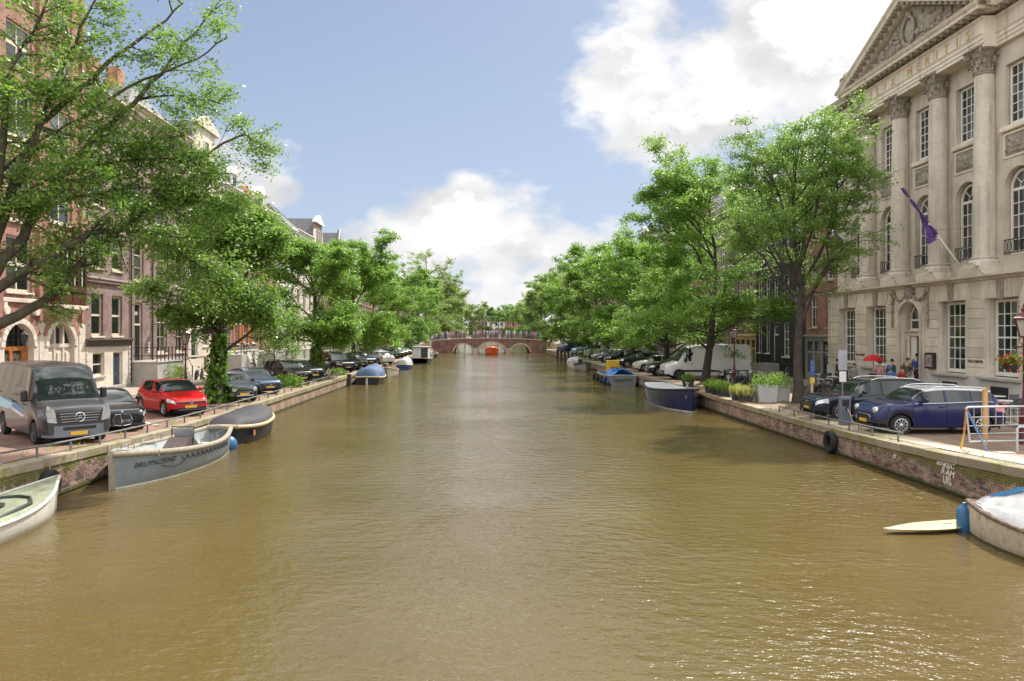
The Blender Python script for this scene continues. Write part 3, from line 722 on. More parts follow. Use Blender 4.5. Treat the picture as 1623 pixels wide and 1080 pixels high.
# ================================================================== left bank, near to far
BR_RED = mk_brick('red_brick', (.35, .14, .105), (.27, .105, .085), (.36, .26, .20))
BR_PUR = mk_brick('purple_brick', (.27, .17, .155), (.21, .13, .125), (.25, .20, .17))
BR_BRN = mk_brick('brown_brick', (.23, .145, .11), (.17, .105, .085), (.24, .20, .16))
BR_ORG = mk_brick('orange_brick', (.46, .19, .10), (.38, .15, .085), (.36, .28, .2))
BR_GRY = mk_brick('grey_brick', (.22, .19, .175), (.17, .145, .135), (.24, .21, .19))
BR_BLK = mk_brick('black_painted_brick', (.035, .035, .04), (.03, .03, .034), (.028, .028, .03), stain=.2)
ORANGE = mk('orange_paint', (.60, .13, .025), .45, var=.15)
OAK = mk('varnished_oak', (.36, .13, .035), .35, var=.3, vs=4)
OXRED = mk('oxblood_paint', (.10, .022, .018), .4, var=.25)

# ---- the red-brick house with arches
def arch_house():
    y0, W, Z, S = 27.0, 14.3, 23.5, 3.75
    t = thing('arched_brick_house', 'tall red brick house with stone ground floor, orange arched doorway and dark red bay window', 'house', group='canal houses'); place(t, -1, y0)
    hd = (7.4, 9.65, .0, 3.75, True); hw = (10.85, 13.25, .55, 3.8, True)
    h0 = [(1.0, 3.3, .55, 3.75, True), (4.4, 6.6, .55, 3.75, True), hd, hw]
    wall_holes(0, W, 0, 3.85, h0, .45).build('stone_wall', STONEP, t)
    # ashlar courses of the ground floor: blocks between the arches
    for a, b in ((0, .6), (3.7, 4.0), (7.0, 7.05), (10.05, 10.45), (13.65, 14.3)):
        if b - a < .2: continue
        for k in range(8): MB().box(a + .006, b - .006, -.03, -.002, .05 + k * .45, .05 + (k + 1) * .45 - .012, .008).build('stone_block', STONEP, t)
    for (a, b, c, d, _) in h0:     # voussoirs around each arch, red brick ring outside
        cx, r = (a + b) / 2, (b - a) / 2
        n = 13
        for k in range(n):
            q0, q1 = math.pi * k / n + .012, math.pi * (k + 1) / n - .012
            P = [(cx + math.cos(q) * rr, d - r + math.sin(q) * rr) for q, rr in ((q0, r), (q1, r), (q1, r + .27), (q0, r + .27))]
            MB().prism(P, -.05, -.002).build('voussoir', STONE, t)
        P = [(cx + math.cos(q) * (r + .3), d - r + math.sin(q) * (r + .3)) for q in np.linspace(.35, math.pi - .35, 17)] + [(cx + math.cos(q) * (r + .62), d - r + math.sin(q) * (r + .62)) for q in np.linspace(math.pi - .35, .35, 17)]
        MB().prism(P, -.03, -.003).build('brick_arch', BR_RED, t)
    # doorway: recessed orange oak door with fanlight
    m = MB(); u0, u1 = 7.4, 9.65
    m.box(u0, u1, .30, .40, 2.45, 2.65); m.box(u0, u0 + .1, .3, .4, 0, 2.45); m.box(u1 - .5, u1, .3, .4, 0, 2.45); m.box(u0 + .85, u0 + 1.05, .3, .4, 0, 2.45)
    df = m.build('door_frame', OAK, t)
    MB().box(u0 + .1, u0 + .85, .36, .39, 0, 2.45).build('door_leaf', BLACKI, df); MB().box(u0 + 1.05, u1 - .5, .36, .39, 0, 2.45).build('door_leaf', BLACKI, df)
    g = MB()
    for a, b in ((u0 + .1, u0 + .85), (u0 + 1.05, u1 - .5)):
        rng = random.Random(4)
        for k in range(60):
            x, z = rng.uniform(a + .1, b - .1), rng.uniform(.3, 2.3); r = rng.uniform(.04, .09); g.tube([(x + math.cos(q) * r, .35, z + math.sin(q) * r) for q in np.linspace(0, 5, 7)], .009, 3)
    g.build('door_grille', mk('wrought_scrolls', (.30, .28, .26), .5), df)
    f = MB(); p = arc_pts(u0, u1, 3.75, 14); f.add([(a, .40, b) for a, b in p], [tuple(range(len(p)))]); f.build('fanlight', GLASS, df)
    f = MB()
    for k in range(1, 6): x = u0 + (u1 - u0) * k / 6; hh = 2.62 + math.sqrt(max(0, 1.125 ** 2 - (x - 8.525) ** 2)); f.box(x - .02, x + .02, .34, .39, 2.65, hh)
    for z in (2.95, 3.25): w_ = math.sqrt(max(0, 1.125 ** 2 - (z - 2.625) ** 2)); f.box(8.525 - w_, 8.525 + w_, .345, .385, z - .018, z + .018)
    f.build('fanlight_bars', BLACKI, df)
    ll = MB().lathe([(0, -.52), (.03, -.50), (.16, -.30), (.19, .0), (.24, .02), (.10, .12), (.03, .2), (.02, .3)], 6, (8.5, -.2, 3.2)); l = ll.build('hanging_lantern', BLACKI, t)
    # arched stone-mullioned windows
    for (a, b, c, d) in ((1.0, 3.3, .55, 3.75), (4.4, 6.6, .55, 3.75), (10.85, 13.25, .55, 3.8)):
        w = b - a; m = MB(); r = w / 2
        for k in (1 / 3, 2 / 3): x = a + w * k; m.box(x - .07, x + .07, .14, .34, c, d - r + math.sqrt(r * r - (w * (k - .5)) ** 2))
        m.box(a, b, .14, .34, 1.25, 1.4); m.box(a, b, .13, .35, d - r - .06, d - r + .14)
        o = m.build('window', STONEP, t)
        for k in range(3):
            x = a + w * k / 3; MB().box(x + (.07 if k else .0), x + w / 3 - (.07 if k < 2 else 0), .2, .3, 1.4, d - r - .06).build('stone_panel', STONEP, o); MB().box(x + .22, x + w / 3 - .22, .14, .2, 1.6, d - r - .3, .03).build('stone_panel', STONE, o)
            MB().box(x + .05, x + w / 3 - .05, .32, .33, c, 1.25).build('pane', GLASS, o)
            q = MB(); rng = random.Random(k)
            for j in range(14): cx, cz = x + rng.uniform(.15, w / 3 - .15), rng.uniform(c + .1, 1.15); q.tube([(cx + math.cos(s) * .07, .30, cz + math.sin(s) * .07) for s in np.linspace(0, 5, 7)], .009, 3)
            q.build('iron_grille', BLACKI, o)
        p = arc_pts(a, b, d, 14); MB().add([(x, .33, z) for x, z in p], [tuple(range(len(p)))]).build('pane', GLASS, o)
    # brick storeys
    hs = []; 
    for fl, (zb, zt) in enumerate(((5.25, 7.9), (9.0, 11.4), (12.6, 14.9), (16.0, 18.0), (19.2, 21))):
        for a, b in ((1.2, 3.1), (4.6, 6.4), (7.5, 9.5)): hs.append((a, b, zb, zt))
        if fl: hs.append((11.0, 13.0, zb, zt))
    wall_holes(0, W, 3.85, Z, hs).build('wall', BR_RED, t); shell(t, W, Z, 12, BR_BRN)
    for a, b, c, d in hs: window(t, a, c, b - a, d - c, 2, 2, CREAM, split=1, fr=.11, bar=.09, sm=STONEP)
    for z in (4.75, 8.5, 12.1): MB().box(0, 10.2, -.12, -.002, z, z + .2, .02).build('string_course', STONEP, t)
    for u in (7.35, 9.65):      # scrolled corbels under the sill
        MB().lathe([(.0, -.2), (.2, -.2), (.22, -.1), (.2, 0), (.0, 0)], 14, (u, 0, 4.35), 'y').build('corbel', STONE, t)
        MB().box(u - .13, u + .13, -.1, -.002, 4.55, 4.75).build('corbel', STONE, t)
    for u in (10.05, 13.9, 6.95): MB().box(u - .16, u + .16, -.14, -.002, 3.9, Z).build('brick_pier', BR_RED, t)
    # dark red timber bay on a stone bracket
    b = MB().prism([(10.9, 0), (10.9, -.75), (13.3, -.75), (13.3, 0)], 4.55, 4.75, 'z').prism([(11.2, 0), (11.2, -.5), (13.0, -.5), (13.0, 0)], 4.3, 4.55, 'z').prism([(11.6, 0), (11.6, -.28), (12.6, -.28), (12.6, 0)], 4.0, 4.3, 'z').build('bay_bracket', STONE, t)
    m = MB(); m.box(11.0, 13.2, -.68, -.003, 4.75, 5.75); m.box(11.0, 13.2, -.68, -.003, 7.9, 8.3)
    for x in (11.0, 11.7, 12.4, 13.1): m.box(x, x + .1, -.68, -.58, 5.75, 7.9)
    bay = m.build('bay_window', OXRED, t)
    for x in (11.1, 11.8, 12.5):
        MB().box(x, x + .6, -.63, -.61, 5.75, 7.9).build('pane', GLASS, bay); MB().box(x + .05, x + .55, -.71, -.682, 4.85, 5.65, .01).build('panel', OXRED, bay)
        MB().box(x + .27, x + .32, -.66, -.60, 5.75, 7.9).box(x, x + .6, -.66, -.60, 7.1, 7.15).build('glazing_bar', WHITE, bay)
    MB().box(13.12, 13.19, -.56, -.02, 5.75, 7.9).build('pane', GLASS, bay)
    cornice(W, Z + .3, STONEP, t, .7, .6, d=.4); roof_gable(t, W, Z + .2, 4, 11, TILE)
    MB().box(9.95, 10.25, -.24, -.16, .9, 2.0, .02).build('notice_board', mk('notice_print', (.5, .48, .46), .5, var=.45, vs=6), t)
    return t
arch_house()

# ---- the narrow purple-brick house with a stone ground floor
def purple_house():
    y0, W = 41.3, 5.3; t = thing('purple_brick_house', 'narrow purple brick house with stone ground floor and blue-grey door', 'house', group='canal houses'); place(t, -1, y0)
    g = [(.8, 2.1, .85, 2.2), (3.1, 4.25, .0, 2.2)]
    wall_holes(0, W, 0, 2.75, g).build('base_wall', STONEP, t)
    for s, u in ((0, 0), (1, W - .32)):      # chequered quoins
        for k in range(8): MB().box(u + .02, u + (.32 if k % 2 else .24), -.06, -.002, .15 + k * .31, .15 + k * .31 + .27, .03).build('quoin', STONEP, t)
    MB().box(0, W, -.10, -.002, .0, .22, .02).build('plinth', GREYST, t)
    cornice(W, 3.0, mk('dark_cornice', (.10, .085, .075), .6), t, .45, .3, False)
    hs = []
    for zb, zt in ((3.15, 5.55), (7.05, 9.3), (10.6, 12.7), (13.8, 15.6)): hs += [(.65, 1.95, zb, zt), (2.95, 4.2, zb, zt)]
    wall_holes(0, W, 2.75, 16.9, hs).build('wall', BR_PUR, t); shell(t, W, 16.9, 11, BR_PUR)
    window(t, .8, .85, 1.3, 1.35, 1, 2, CREAM, GLASSL, split=1, fr=.1); door(t, 3.1, 0, 1.15, 2.2, BLUEP, 0)
    for a, b, c, d in hs: window(t, a, c, b - a, d - c, 1, 2, CREAM, split=1, fr=.12, bar=.06, sm=CREAM)
    MB().box(0, W, -.14, -.002, 6.2, 6.5, .03).build('string_course', BR_PUR, t); MB().box(0, W, -.2, -.142, 6.42, 6.52).build('string_course', GREYST, t)
    cornice(W, 17.2, CREAM, t, d=.3); roof_gable(t, W, 17.1, 2.2, 10.5, TILE)
    MB().tube([(W - .08, -.07, .2), (W - .08, -.07, 16.5)], .045, 8).build('drainpipe', BLACKI, t, 50)
purple_house()
def stoop_house():
    y0, W = 46.6, 8.9; t = thing('stoop_house', 'wide purple brick house with a railed stone stoop and tall windows', 'house', group='canal houses'); place(t, -1, y0); B = 1.45
    b = [(3.2, 4.3, .2, 1.05), (6.9, 7.7, .0, 1.25), (.6, 1.5, .2, .8)]
    wall_holes(0, W, 0, B, b).build('base_wall', STONEP, t); MB().box(0, W, -.06, -.002, B, B + .12).build('base_course', GREYST, t)
    hs = [(.5, 1.6, B + .12, 5.25), (3.7, 5.3, 1.95, 5.15), (6.75, 8.2, 1.95, 5.15)]
    for zb, zt in ((6.6, 9.2), (10.6, 13.0), (14.2, 16.2)): hs += [(.45, 1.75, zb, zt), (3.75, 5.15, zb, zt), (6.75, 8.15, zb, zt)]
    wall_holes(0, W, B, 17.5, hs).build('wall', BR_PUR, t); shell(t, W, 17.5, 11, BR_PUR)
    d = door(t, .5, B + .12, 1.1, 3.65, mk('black_door', (.02, .025, .025), .3), 1.35, CREAM)
    sc_ = MB(); 
    for q in range(3): sc_.tube([(.3 + .16 * q + .1 * math.cos(a), .0, 3.0 + .12 * math.sin(a * 2)) for a in np.linspace(0, 6.28, 12)], .014, 4)
    sc_.build('scrollwork', WHITE, d)
    for a, bb, c, e in hs[1:]: window(t, a, c, bb - a, e - c, 2 if c < 3 else 1, 3, CREAM, split=2, fr=.12, sm=CREAM)
    window(t, 3.2, .2, 1.1, .85, 2, 1, CREAM, sill=False); window(t, .6, .2, .9, .6, 2, 1, CREAM, sill=False); door(t, 6.9, 0, .8, 1.25, DARKP)
    so = stoop(t, .15, 4.2, B, 1.6, 1, 6); f = MB(); [f.box(a, b, -1.64, -1.602, c, d) for a, b, c, d in ((2.9, 4.05, .1, .22), (2.9, 4.05, 1.05, 1.17), (2.9, 3.02, .22, 1.05), (3.93, 4.05, .22, 1.05))]; f.build('hatch_frame', CREAM, so); MB().box(3.02, 3.93, -1.62, -1.603, .22, 1.05).build('hatch', DARKP, so); MB().box(.1, 4.25, -1.66, -.004, B + .002, B + .07, .015).build('landing_slab', GREYST, so)
    cornice(W, 17.8, CREAM, t, d=.3); roof_gable(t, W, 17.7, 2.6, 10.5, TILE)
    for k, u in ((0, 1.2), (1, 4.4)): MB().box(u, u + .9, 3, 3.8, 17.7, 21.2 + .4 * k).build('chimney', BR_ORG, t)
    MB().tube([(2.9, -.07, .2), (2.9, -.07, 17)], .05, 8).build('drainpipe', BLACKI, t, 50)
    for k in range(4): MB().box(2.35, 2.55, -.03, -.004, 2.6 - k * .19, 2.75 - k * .19).build('nameplate', WHITE, t)
    # wall lantern on a scrolled arm
    l = MB().tube([(3.0, -.02, 3.9), (3.35, -.5, 3.85), (3.5, -.85, 4.15)], .03, 6).build('wall_lantern', BLACKI, t)
    MB().lathe([(.11, 0), (.2, .42), (.24, .45), (.12, .6), (.04, .66), (.02, .78)], 6, (3.5, -.85, 4.15)).build('lamp_head', mk('lantern_glass', (.42, .41, .37), .2), l)
    MB().lathe([(.27, .43), (.25, .47), (.13, .62), (.05, .68), (.02, .8)], 6, (3.5, -.85, 4.16)).build('lamp_roof', BLACKI, l)
stoop_house()
house(-1, 55.55, 62.6, 'cream stone house with tall windows, beside the house with the railed stoop', STONEP, CREAM, STONEP, (4.3, 3.9, 3.4, 3.0), 1.6, 3, 'neck', 1.35, grid=(2, 3), fm=CREAM)
house(-1, 62.65, 72.4, 'house with bright orange shutters above a white base and stone steps', BR_BRN, WHITE, WHITE, (3.9, 3.8, 3.4, 2.9), 1.75, 4, 'cornice', 1.2, stp=1, shutters=(ORANGE, 1))
house(-1, 72.45, 78.9, 'orange-red brick house with white window frames next to the orange shutters', BR_ORG, WHITE, WHITE, (3.9, 3.8, 3.3, 2.9), 1.6, 3, 'cornice', 1.1, stp=1, roof=RTILE)
house(-1, 78.95, 86.5, 'white ornate house with a pyramid slate roof, nearer of the two pyramid roofs', WHITE, WHITE, GREYST, (3.9, 3.7, 3.3, 2.6), 1.4, 3, 'pyramid', 1.15)
house(-1, 86.55, 95.2, 'pale stone house with a pyramid slate roof, farther of the two pyramid roofs', STONEP, WHITE, GREYST, (3.9, 3.7, 3.4, 2.8), 1.4, 3, 'pyramid', 1.2)
for i, (a, b, w, top, lb) in enumerate([(95.25, 102, BR_BRN, 'neck', 'brown brick house with a neck gable'), (102.05, 109.5, BR_RED, 'cornice', 'red brick house with white cornice'), (109.55, 116, BR_GRY, 'bell', 'grey brick house with a bell gable'),
        (116.05, 124, BR_PUR, 'cornice', 'purple brick house with white cornice'), (124.05, 131, WHITE, 'step', 'white painted house with a stepped gable'), (131.05, 139, BR_BRN, 'cornice', 'brown brick house with white cornice'), (139.05, 147, BR_RED, 'step', 'red brick house with a stepped gable'), (147.05, 155, BR_GRY, 'cornice', 'tall grey brick house with chimneys')]):
    house(-1, a, b, lb + ' far along the left bank', w, WHITE, GREYST, (3.6, 3.5, 3.2, 2.9), 1.3, 3, top, 1.1, far=True, grid=(2, 2))
# ================================================================== right bank: the classical hall with the columned front
def hall():
    W, C, B = 18.8, 9.4, 3.45
    t = thing('columned_hall', 'large classical sandstone hall with four Corinthian columns, pediment and gilded lettering', 'building'); t.location = (FR, 48.4, .97); t.rotation_euler = (0, 0, R(-90))
    bays = [C + B * k for k in (-2, -1, 0, 1, 2)]; cols = [C + 1.725 * k for k in (-3, -1, 1, 3)]
    G = -.70                                               # front of the rusticated ground floor
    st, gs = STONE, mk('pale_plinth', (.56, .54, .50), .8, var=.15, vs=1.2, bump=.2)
    carve = mk('weathered_carving', (.30, .265, .215), .85, var=.35, vs=5, bump=.3, dirt=.35)
    # ground floor
    ow = 2.1; hs = [(b - ow / 2, b + ow / 2, 1.4, 4.85) for i, b in enumerate(bays) if i != 2] + [(C - .98, C + .98, .5, 4.98, True)]
    wall_holes(0, W, 0, 5.7, hs, .5, G).build('ground_floor_wall', st, t)
    MB().add([(0, G, 0), (0, 14, 0), (0, 14, 5.7), (0, G, 5.7)], [(0, 1, 2, 3)]).build('side_wall', st, t); MB().add([(W, G, 0), (W, 14, 0), (W, 14, 5.7), (W, G, 5.7)], [(0, 1, 2, 3)]).build('side_wall', st, t)
    edges = [0] + sum([[b - ow / 2, b + ow / 2] if i != 2 else [C - 1.34, C + 1.34] for i, b in enumerate(bays)], []) + [W]
    z0, ch = 1.3, .445; n = 8
    for k in range(n):                                     # ashlar courses, pier by pier, with sunk joints
        for a, b in zip(edges[0::2], edges[1::2]):
            MB().box(a + .004, b - .004, G - .045, G - .002, z0 + k * ch + .018, z0 + (k + 1) * ch - .002, .014).build('stone_block', st, t)
    for i, b in enumerate(bays):                           # splayed flat arches over the windows
        if i == 2: continue
        for s in (-1, 1):
            for j, (p0, p1, q0, q1) in enumerate(((.17, .58, .22, .75), (.60, 1.03, .77, 1.34))):
                P = [(b + s * p0, 4.87), (b + s * p1, 4.87), (b + s * q1, 5.64), (b + s * q0, 5.64)]; MB().prism(P, G - .045, G - .002).build('voussoir', st, t)
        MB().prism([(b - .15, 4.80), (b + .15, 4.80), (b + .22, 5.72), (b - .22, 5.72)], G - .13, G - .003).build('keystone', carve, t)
    # plain strip above the last course and around the splayed stones
    for a, b in zip(edges[0::2], edges[1::2]):
        MB().box(a + .30 if a > 0 else a, b - .30 if b < W else b, G - .044, G - .002, z0 + n * ch + .016, 5.64, .01).build('stone_block', st, t)
    MB().box(-.04, C - 1.34, G - .10, G - .003, 0, 1.28, .02).build('plinth', gs, t); MB().box(C + 1.34, W + .04, G - .10, G - .003, 0, 1.28, .02).build('plinth', gs, t)
    for i, b in enumerate(bays):
        if i == 2: continue
        window(t, b - ow / 2 + .12, 1.45, ow - .24, 3.36, 4, 6, WHITE, GLASS, y=G + .36, fr=.13, bar=.04, split=3, sill=False)
        MB().box(b - ow / 2 - .28, b + ow / 2 + .28, G - .30, G - .002, 1.26, 1.38, .02).build('window_ledge', GREYST, t)
        MB().box(b - .55, b + .55, G - .13, G - .104, .45, 1.0).build('basement_window', BLACKI, t)
    # ledge above the ground floor
    m = MB(); prof = [(G, 5.68), (G - .10, 5.70), (G - .14, 5.80), (G - .34, 5.84), (G - .34, 5.93), (0.1, 5.98)]
    m.grid([[(u, p[0], p[1]) for p in prof] for u in (-.2, W + .2)]); m.build('ledge', st, t)
    # portal
    m = MB(); rr = .98; zc = 4.0
    for r0, r1, y0, y1 in ((.98, 1.14, G - .16, G + .02), (1.14, 1.30, G - .10, G + .02)):
        pi = [(C + math.cos(q) * r0, zc + math.sin(q) * r0) for q in np.linspace(0, math.pi, 15)]; po = [(C + math.cos(q) * r1, zc + math.sin(q) * r1) for q in np.linspace(0, math.pi, 15)]
        pi = [(C + r0, .3)] + pi + [(C - r0, .3)]; po = [(C + r1, .3)] + po + [(C - r1, .3)]
        m.grid([[(a[0], y1, a[1]), (a[0], y0, a[1]), (b[0], y0, b[1]), (b[0], y1, b[1])] for a, b in zip(pi, po)])
    po = m.build('portal', st, t)
    MB().box(C - .98, C + .98, G + .28, G + .45, 3.15, 3.38, .02).box(C - 1.0, C + 1.0, G + .2, G + .45, 3.38, 3.46, .02).build('lintel', st, po)
    for s in (-1, 1): MB().lathe([(.13, .5), (.13, .62), (.10, .66), (.09, 2.95), (.13, 3.0), (.14, 3.15)], 12, (C + s * .80, G + .34, 0)).build('colonnette', st, po, 40)
    window(t, C - .8, 3.44, 1.6, 1.42, 1, 1, WHITE, y=G + .42, arch=True, fr=.1, sill=False)
    MB().box(C - .70, C + .70, G + .52, G + .54, .5, 3.15).build('hallway_shade_sheet', mk('painted_doorway_shade', (.008, .007, .007), .9), po)  # near-black sheet; the shade of the open doorway is painted in its colour
    MB().box(C - .70, C - .18, G + .40, G + .46, .5, 3.15, .01).build('door_leaf', WHITE, po)
    for k in range(3): MB().box(C - 1.5 + .12 * k, C + 1.5 - .12 * k, G - 1.1 + .33 * k, G - .11 if k < 2 else G + .5, .165 * k, .165 * (k + 1), .012).build('step', gs, po)
    # garlands over the portal
    def garland(p0, p1, sag, n=16, r=.075):
        g = MB(); rng = random.Random(3)
        for i in range(n + 1):
            f = i / n; x = p0[0] + (p1[0] - p0[0]) * f; z = p0[1] + (p1[1] - p0[1]) * f - sag * 4 * f * (1 - f)
            g.ball((x + rng.uniform(-.02, .02), G - .10, z + rng.uniform(-.02, .02)), r * rng.uniform(.7, 1.2), 7)
        return g
    for s in (-1, 1):
        g = garland((C + s * .25, 5.35), (C + s * 1.55, 5.45), .35); g.join(garland((C + s * 1.6, 5.5), (C + s * 1.62, 3.7), 0, 20, .06)); g.ball((C + s * 1.6, G - .1, 5.48), .16, 8)
        g.build('garland', carve, t)
    g = MB(); g.ball((C, G - .12, 5.45), .30, 12, (1, .5, 1.15)); rng = random.Random(1)
    for k in range(14): q = k / 14 * 6.28; g.ball((C + math.cos(q) * .33, G - .12, 5.45 + math.sin(q) * .36), .09, 6)
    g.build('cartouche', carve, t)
    # upper wall with arched and square windows
    hs = []
    for b in bays: hs += [(b - .88, b + .88, 6.75, 10.55, True), (b - .80, b + .80, 12.45, 15.15)]
    wall_holes(0, W, 5.9, 16.3, hs, .34).build('wall', st, t)
    shell(t, W, 19.8, 14, st)
    for b in bays:
        window(t, b - .80, 6.78, 1.6, 3.69, 4, 5, WHITE, y=.24, arch=True, fr=.12, bar=.035, sill=False)
        window(t, b - .76, 12.48, 1.52, 2.64, 4, 6, WHITE, y=.2, fr=.1, bar=.035, sill=False)
        MB().box(b - .98, b + .98, -.16, -.002, 12.18, 12.40, .03).build('sill', st, t)
        fr = MB()
        for x0, x1, zz0, zz1 in ((b - .86, b + .86, 12.02, 12.10), (b - .86, b + .86, 11.0, 11.08), (b - .86, b - .78, 11.08, 12.02), (b + .78, b + .86, 11.08, 12.02)): fr.box(x0, x1, -.05, -.002, zz0, zz1)
        p = fr.build('relief_frame', st, t)
        # carved panel: urn between scrolling leaves, modelled as relief
        nx, nz = 36, 22; rng = random.Random(int(b * 10)); bl = [(0, .5, .16, .30)] + [(rng.uniform(-.44, .44), rng.uniform(.15, .85), rng.uniform(.05, .13), rng.uniform(.06, .16)) for _ in range(34)]
        rows = []
        for j in range(nz + 1):
            row = []
            for i in range(nx + 1):
                x, z = -.5 + i / nx, j / nz; h = 0
                for bx, bz, ra, rb in bl:
                    for s in (-1, 1):
                        d = ((x - s * bx) / ra) ** 2 + ((z - bz) / rb) ** 2
                        if d < 1: h = max(h, (1 - d) ** .5 * .09 * (.6 + .4 * math.sin(d * 9)))
                row.append((b + x * 1.54, -.004 - h, 11.09 + z * .92))
            rows.append(row)
        MB().grid(rows).build('relief_panel', carve, p, 60)
        # ironwork balconet
        ir = MB(); 
        for z in (6.84, 7.42): ir.tube([(b - .86, -.04, z), (b + .86, -.04, z)], .022, 5)
        for k in range(7): c = b - .72 + .24 * k; ir.tube([(c + math.cos(q) * .10, -.04, 7.13 + math.sin(q) * .27) for q in np.linspace(0, 6.28, 13)], .014, 4)
        ir.build('balconet', BLACKI, t)
    # columns
    shaft = [(.47, 0)] + [(.47 - .075 * f ** 1.7, 8.2 * f) for f in np.linspace(.03, 1, 12)]
    def capital():
        m = MB(); m.lathe([(.40, 0), (.45, .03), (.45, .09), (.40, .12), (.40, .5), (.44, .85), (.52, 1.05), (.52, 1.12)], 20)
        A = MB().box(-.63, .63, -.63, .63, 1.12, 1.25, .03); m.join(A)
        for row, (z, h, r, n, off) in enumerate(((.12, .42, .40, 8, 0), (.34, .55, .41, 8, math.pi / 8))):
            for k in range(n):
                q = k / n * 6.2832 + off; pts = []
                for f in np.linspace(0, 1, 6):
                    rr_ = r + .05 + .20 * f ** 3; zz = z + h * (f if f < .8 else .8 + (f - .8) * -.4); w = .15 * (1 - .35 * f) * (1.15 if f > .3 else .9)
                    c = Vector((math.cos(q) * rr_, math.sin(q) * rr_, zz)); tn = Vector((-math.sin(q), math.cos(q), 0)); o = Vector((math.cos(q), math.sin(q), 0))
                    pts.append([c - tn * w - o * .03, c - tn * w * .4 + o * .03, c + o * .0, c + tn * w * .4 + o * .03, c + tn * w - o * .03])
                m.grid(pts)
        for sx in (-1, 1):
            for sy in (-1, 1):       # corner volutes
                pts = [Vector((sx, sy, 0)) * (.50 + .0 * f) + Vector((sx * .08 * math.cos(f * 9), sy * .08 * math.cos(f * 9), .98 + .12 * math.sin(f * 9))) * 1.0 for f in np.linspace(0, 1, 12)]
                m.tube(pts, [.06 * (1 - .5 * f) for f in np.linspace(0, 1, 12)], 6)
                m.tube([(sx * .30, sy * .30, .55), (sx * .40, sy * .40, .8), (sx * .52, sy * .52, 1.02)], .05, 5)
        for q in range(4): a = q * math.pi / 2; m.ball((math.cos(a) * .60, math.sin(a) * .60, 1.17), .11, 8)
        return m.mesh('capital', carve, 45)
    cap = capital(); cs = mk('column_stone', (.59, .53, .45), .8, var=.16, vs=.7, bump=.2, dirt=.1, streak=.5)
    sm = MB().lathe([(p[0], p[1]) for p in shaft], 28).mesh('column', cs, 40)
    bm = MB().box(-.64, .64, -.64, .3, 0, .16, .02).lathe([(.64, .16), (.66, .22), (.62, .29), (.55, .32), (.53, .37), (.57, .41), (.57, .46), (.47, .50)], 28).mesh('column_base', cs, 40)
    for u in cols:
        c = OB('column', sm, t, (u, -.30, 6.80)); OB('column_base', bm, c, (0, 0, -.50)); OB('capital', cap, c, (0, 0, 8.2))
        MB().box(u - .72, u + .72, -1.02, -.01, 5.92, 6.31, .02).build('pedestal', st, t)
        lamp = MB().box(-.10, .10, -.1, .1, 0, .22, .02).build('floodlight', WHITE, t, 0, (u + .55, -1.0, 6.33)); MB().tube([(u + .62, -1.0, 6.3), (u + .8, -1.0, 6.0), (u + .95, -.95, 5.96)], .012, 4).build('cable', BLACKI, t)
    for u in (.45, W - .45): MB().box(u - .45, u + .45, -.12, -.002, 5.95, 16.3, .02).build('pilaster', st, t)
    # entablature: the middle part steps forward over the columns
    m0, m1 = cols[0] - .75, cols[3] + .75
    def entab(u0, u1, y, nm):
        e = MB(); prof = [(.05, 16.08), (y, 16.08), (y, 16.24), (y - .04, 16.25), (y - .04, 16.42), (y - .08, 16.43), (y - .08, 16.58), (y - .14, 16.66), (y - .02, 16.68), (y - .02, 17.28), (y - .10, 17.34), (y - .12, 17.44), (.05, 17.44)]
        rows = [[(u, p[0], p[1]) for p in prof] for u in (u0, u1)]; e.grid(rows); e.add(rows[0], [tuple(range(len(prof)))]); e.add(rows[1], [tuple(range(len(prof)))]); return e.build(nm, st, t)
    entab(-.05, m0 - .003, -.22, 'entablature'); entab(m1 + .003, W + .05, -.22, 'entablature'); en = entab(m0, m1, -.80, 'entablature')
    def crown(u0, u1, y, z, n, nm):
        e = MB(); prof = [(.05, z), (y - .5, z), (y - .52, z + .14), (y - .60, z + .2), (y - .68, z + .32), (.05, z + .36)]
        rows = [[(u, p[0], p[1]) for p in prof] for u in (u0, u1)]; e.grid(rows); e.add(rows[0], [tuple(range(len(prof)))]); e.add(rows[1], [tuple(range(len(prof)))]); o = e.build(nm, st, t)
        mm = cached('modillion', lambda: MB().box(-.10, .10, -.40, .0, -.13, -.003, .03).ball((0, -.33, -.12), .075, 6).mesh('modillion', carve))
        for i in range(n): OB('modillion', mm, o, (u0 + .3 + (u1 - u0 - .6) * i / (n - 1), y - .06, z))
        return o
    crown(m0 - .4, m1 + .4, -.86, 17.60, 25, 'cornice'); crown(-.3, m0 - .42, -.28, 17.60, 6, 'cornice'); crown(m1 + .42, W + .3, -.28, 17.60, 6, 'cornice')
    # gilded letters on the frieze
    gold = mk('gilding', (.72, .48, .14), .35, .6, var=.15, vs=6)
    word = 'FELIX MERITIS'; L = m1 - m0 - 2.4; x = m0 + 1.3
    for i, ch_ in enumerate(word):
        if ch_ != ' ':
            cu = bpy.data.curves.new('letter', 'FONT'); cu.body = ch_; cu.size = .62; cu.extrude = .015; cu.align_x = 'CENTER'
            tmp = bpy.data.objects.new('letter', cu); COL.objects.link(tmp); dg = bpy.context.evaluated_depsgraph_get(); me = bpy.data.meshes.new_from_object(tmp.evaluated_get(dg)); bpy.data.objects.remove(tmp)
            me.materials.clear(); me.materials.append(gold); OB('gilded_letter', me, t, (x + L * i / 12, -.84, 16.76), (R(90), 0, 0))
    # pediment
    a0, a1, zb, za = m0 - .95, m1 + .95, 17.96, 20.95; c = (a0 + a1) / 2
    MB().add([(m0, -.70, 17.9), (m1, -.70, 17.9), (c, -.70, za - .5)], [(0, 1, 2)]).build('tympanum', carve, t)
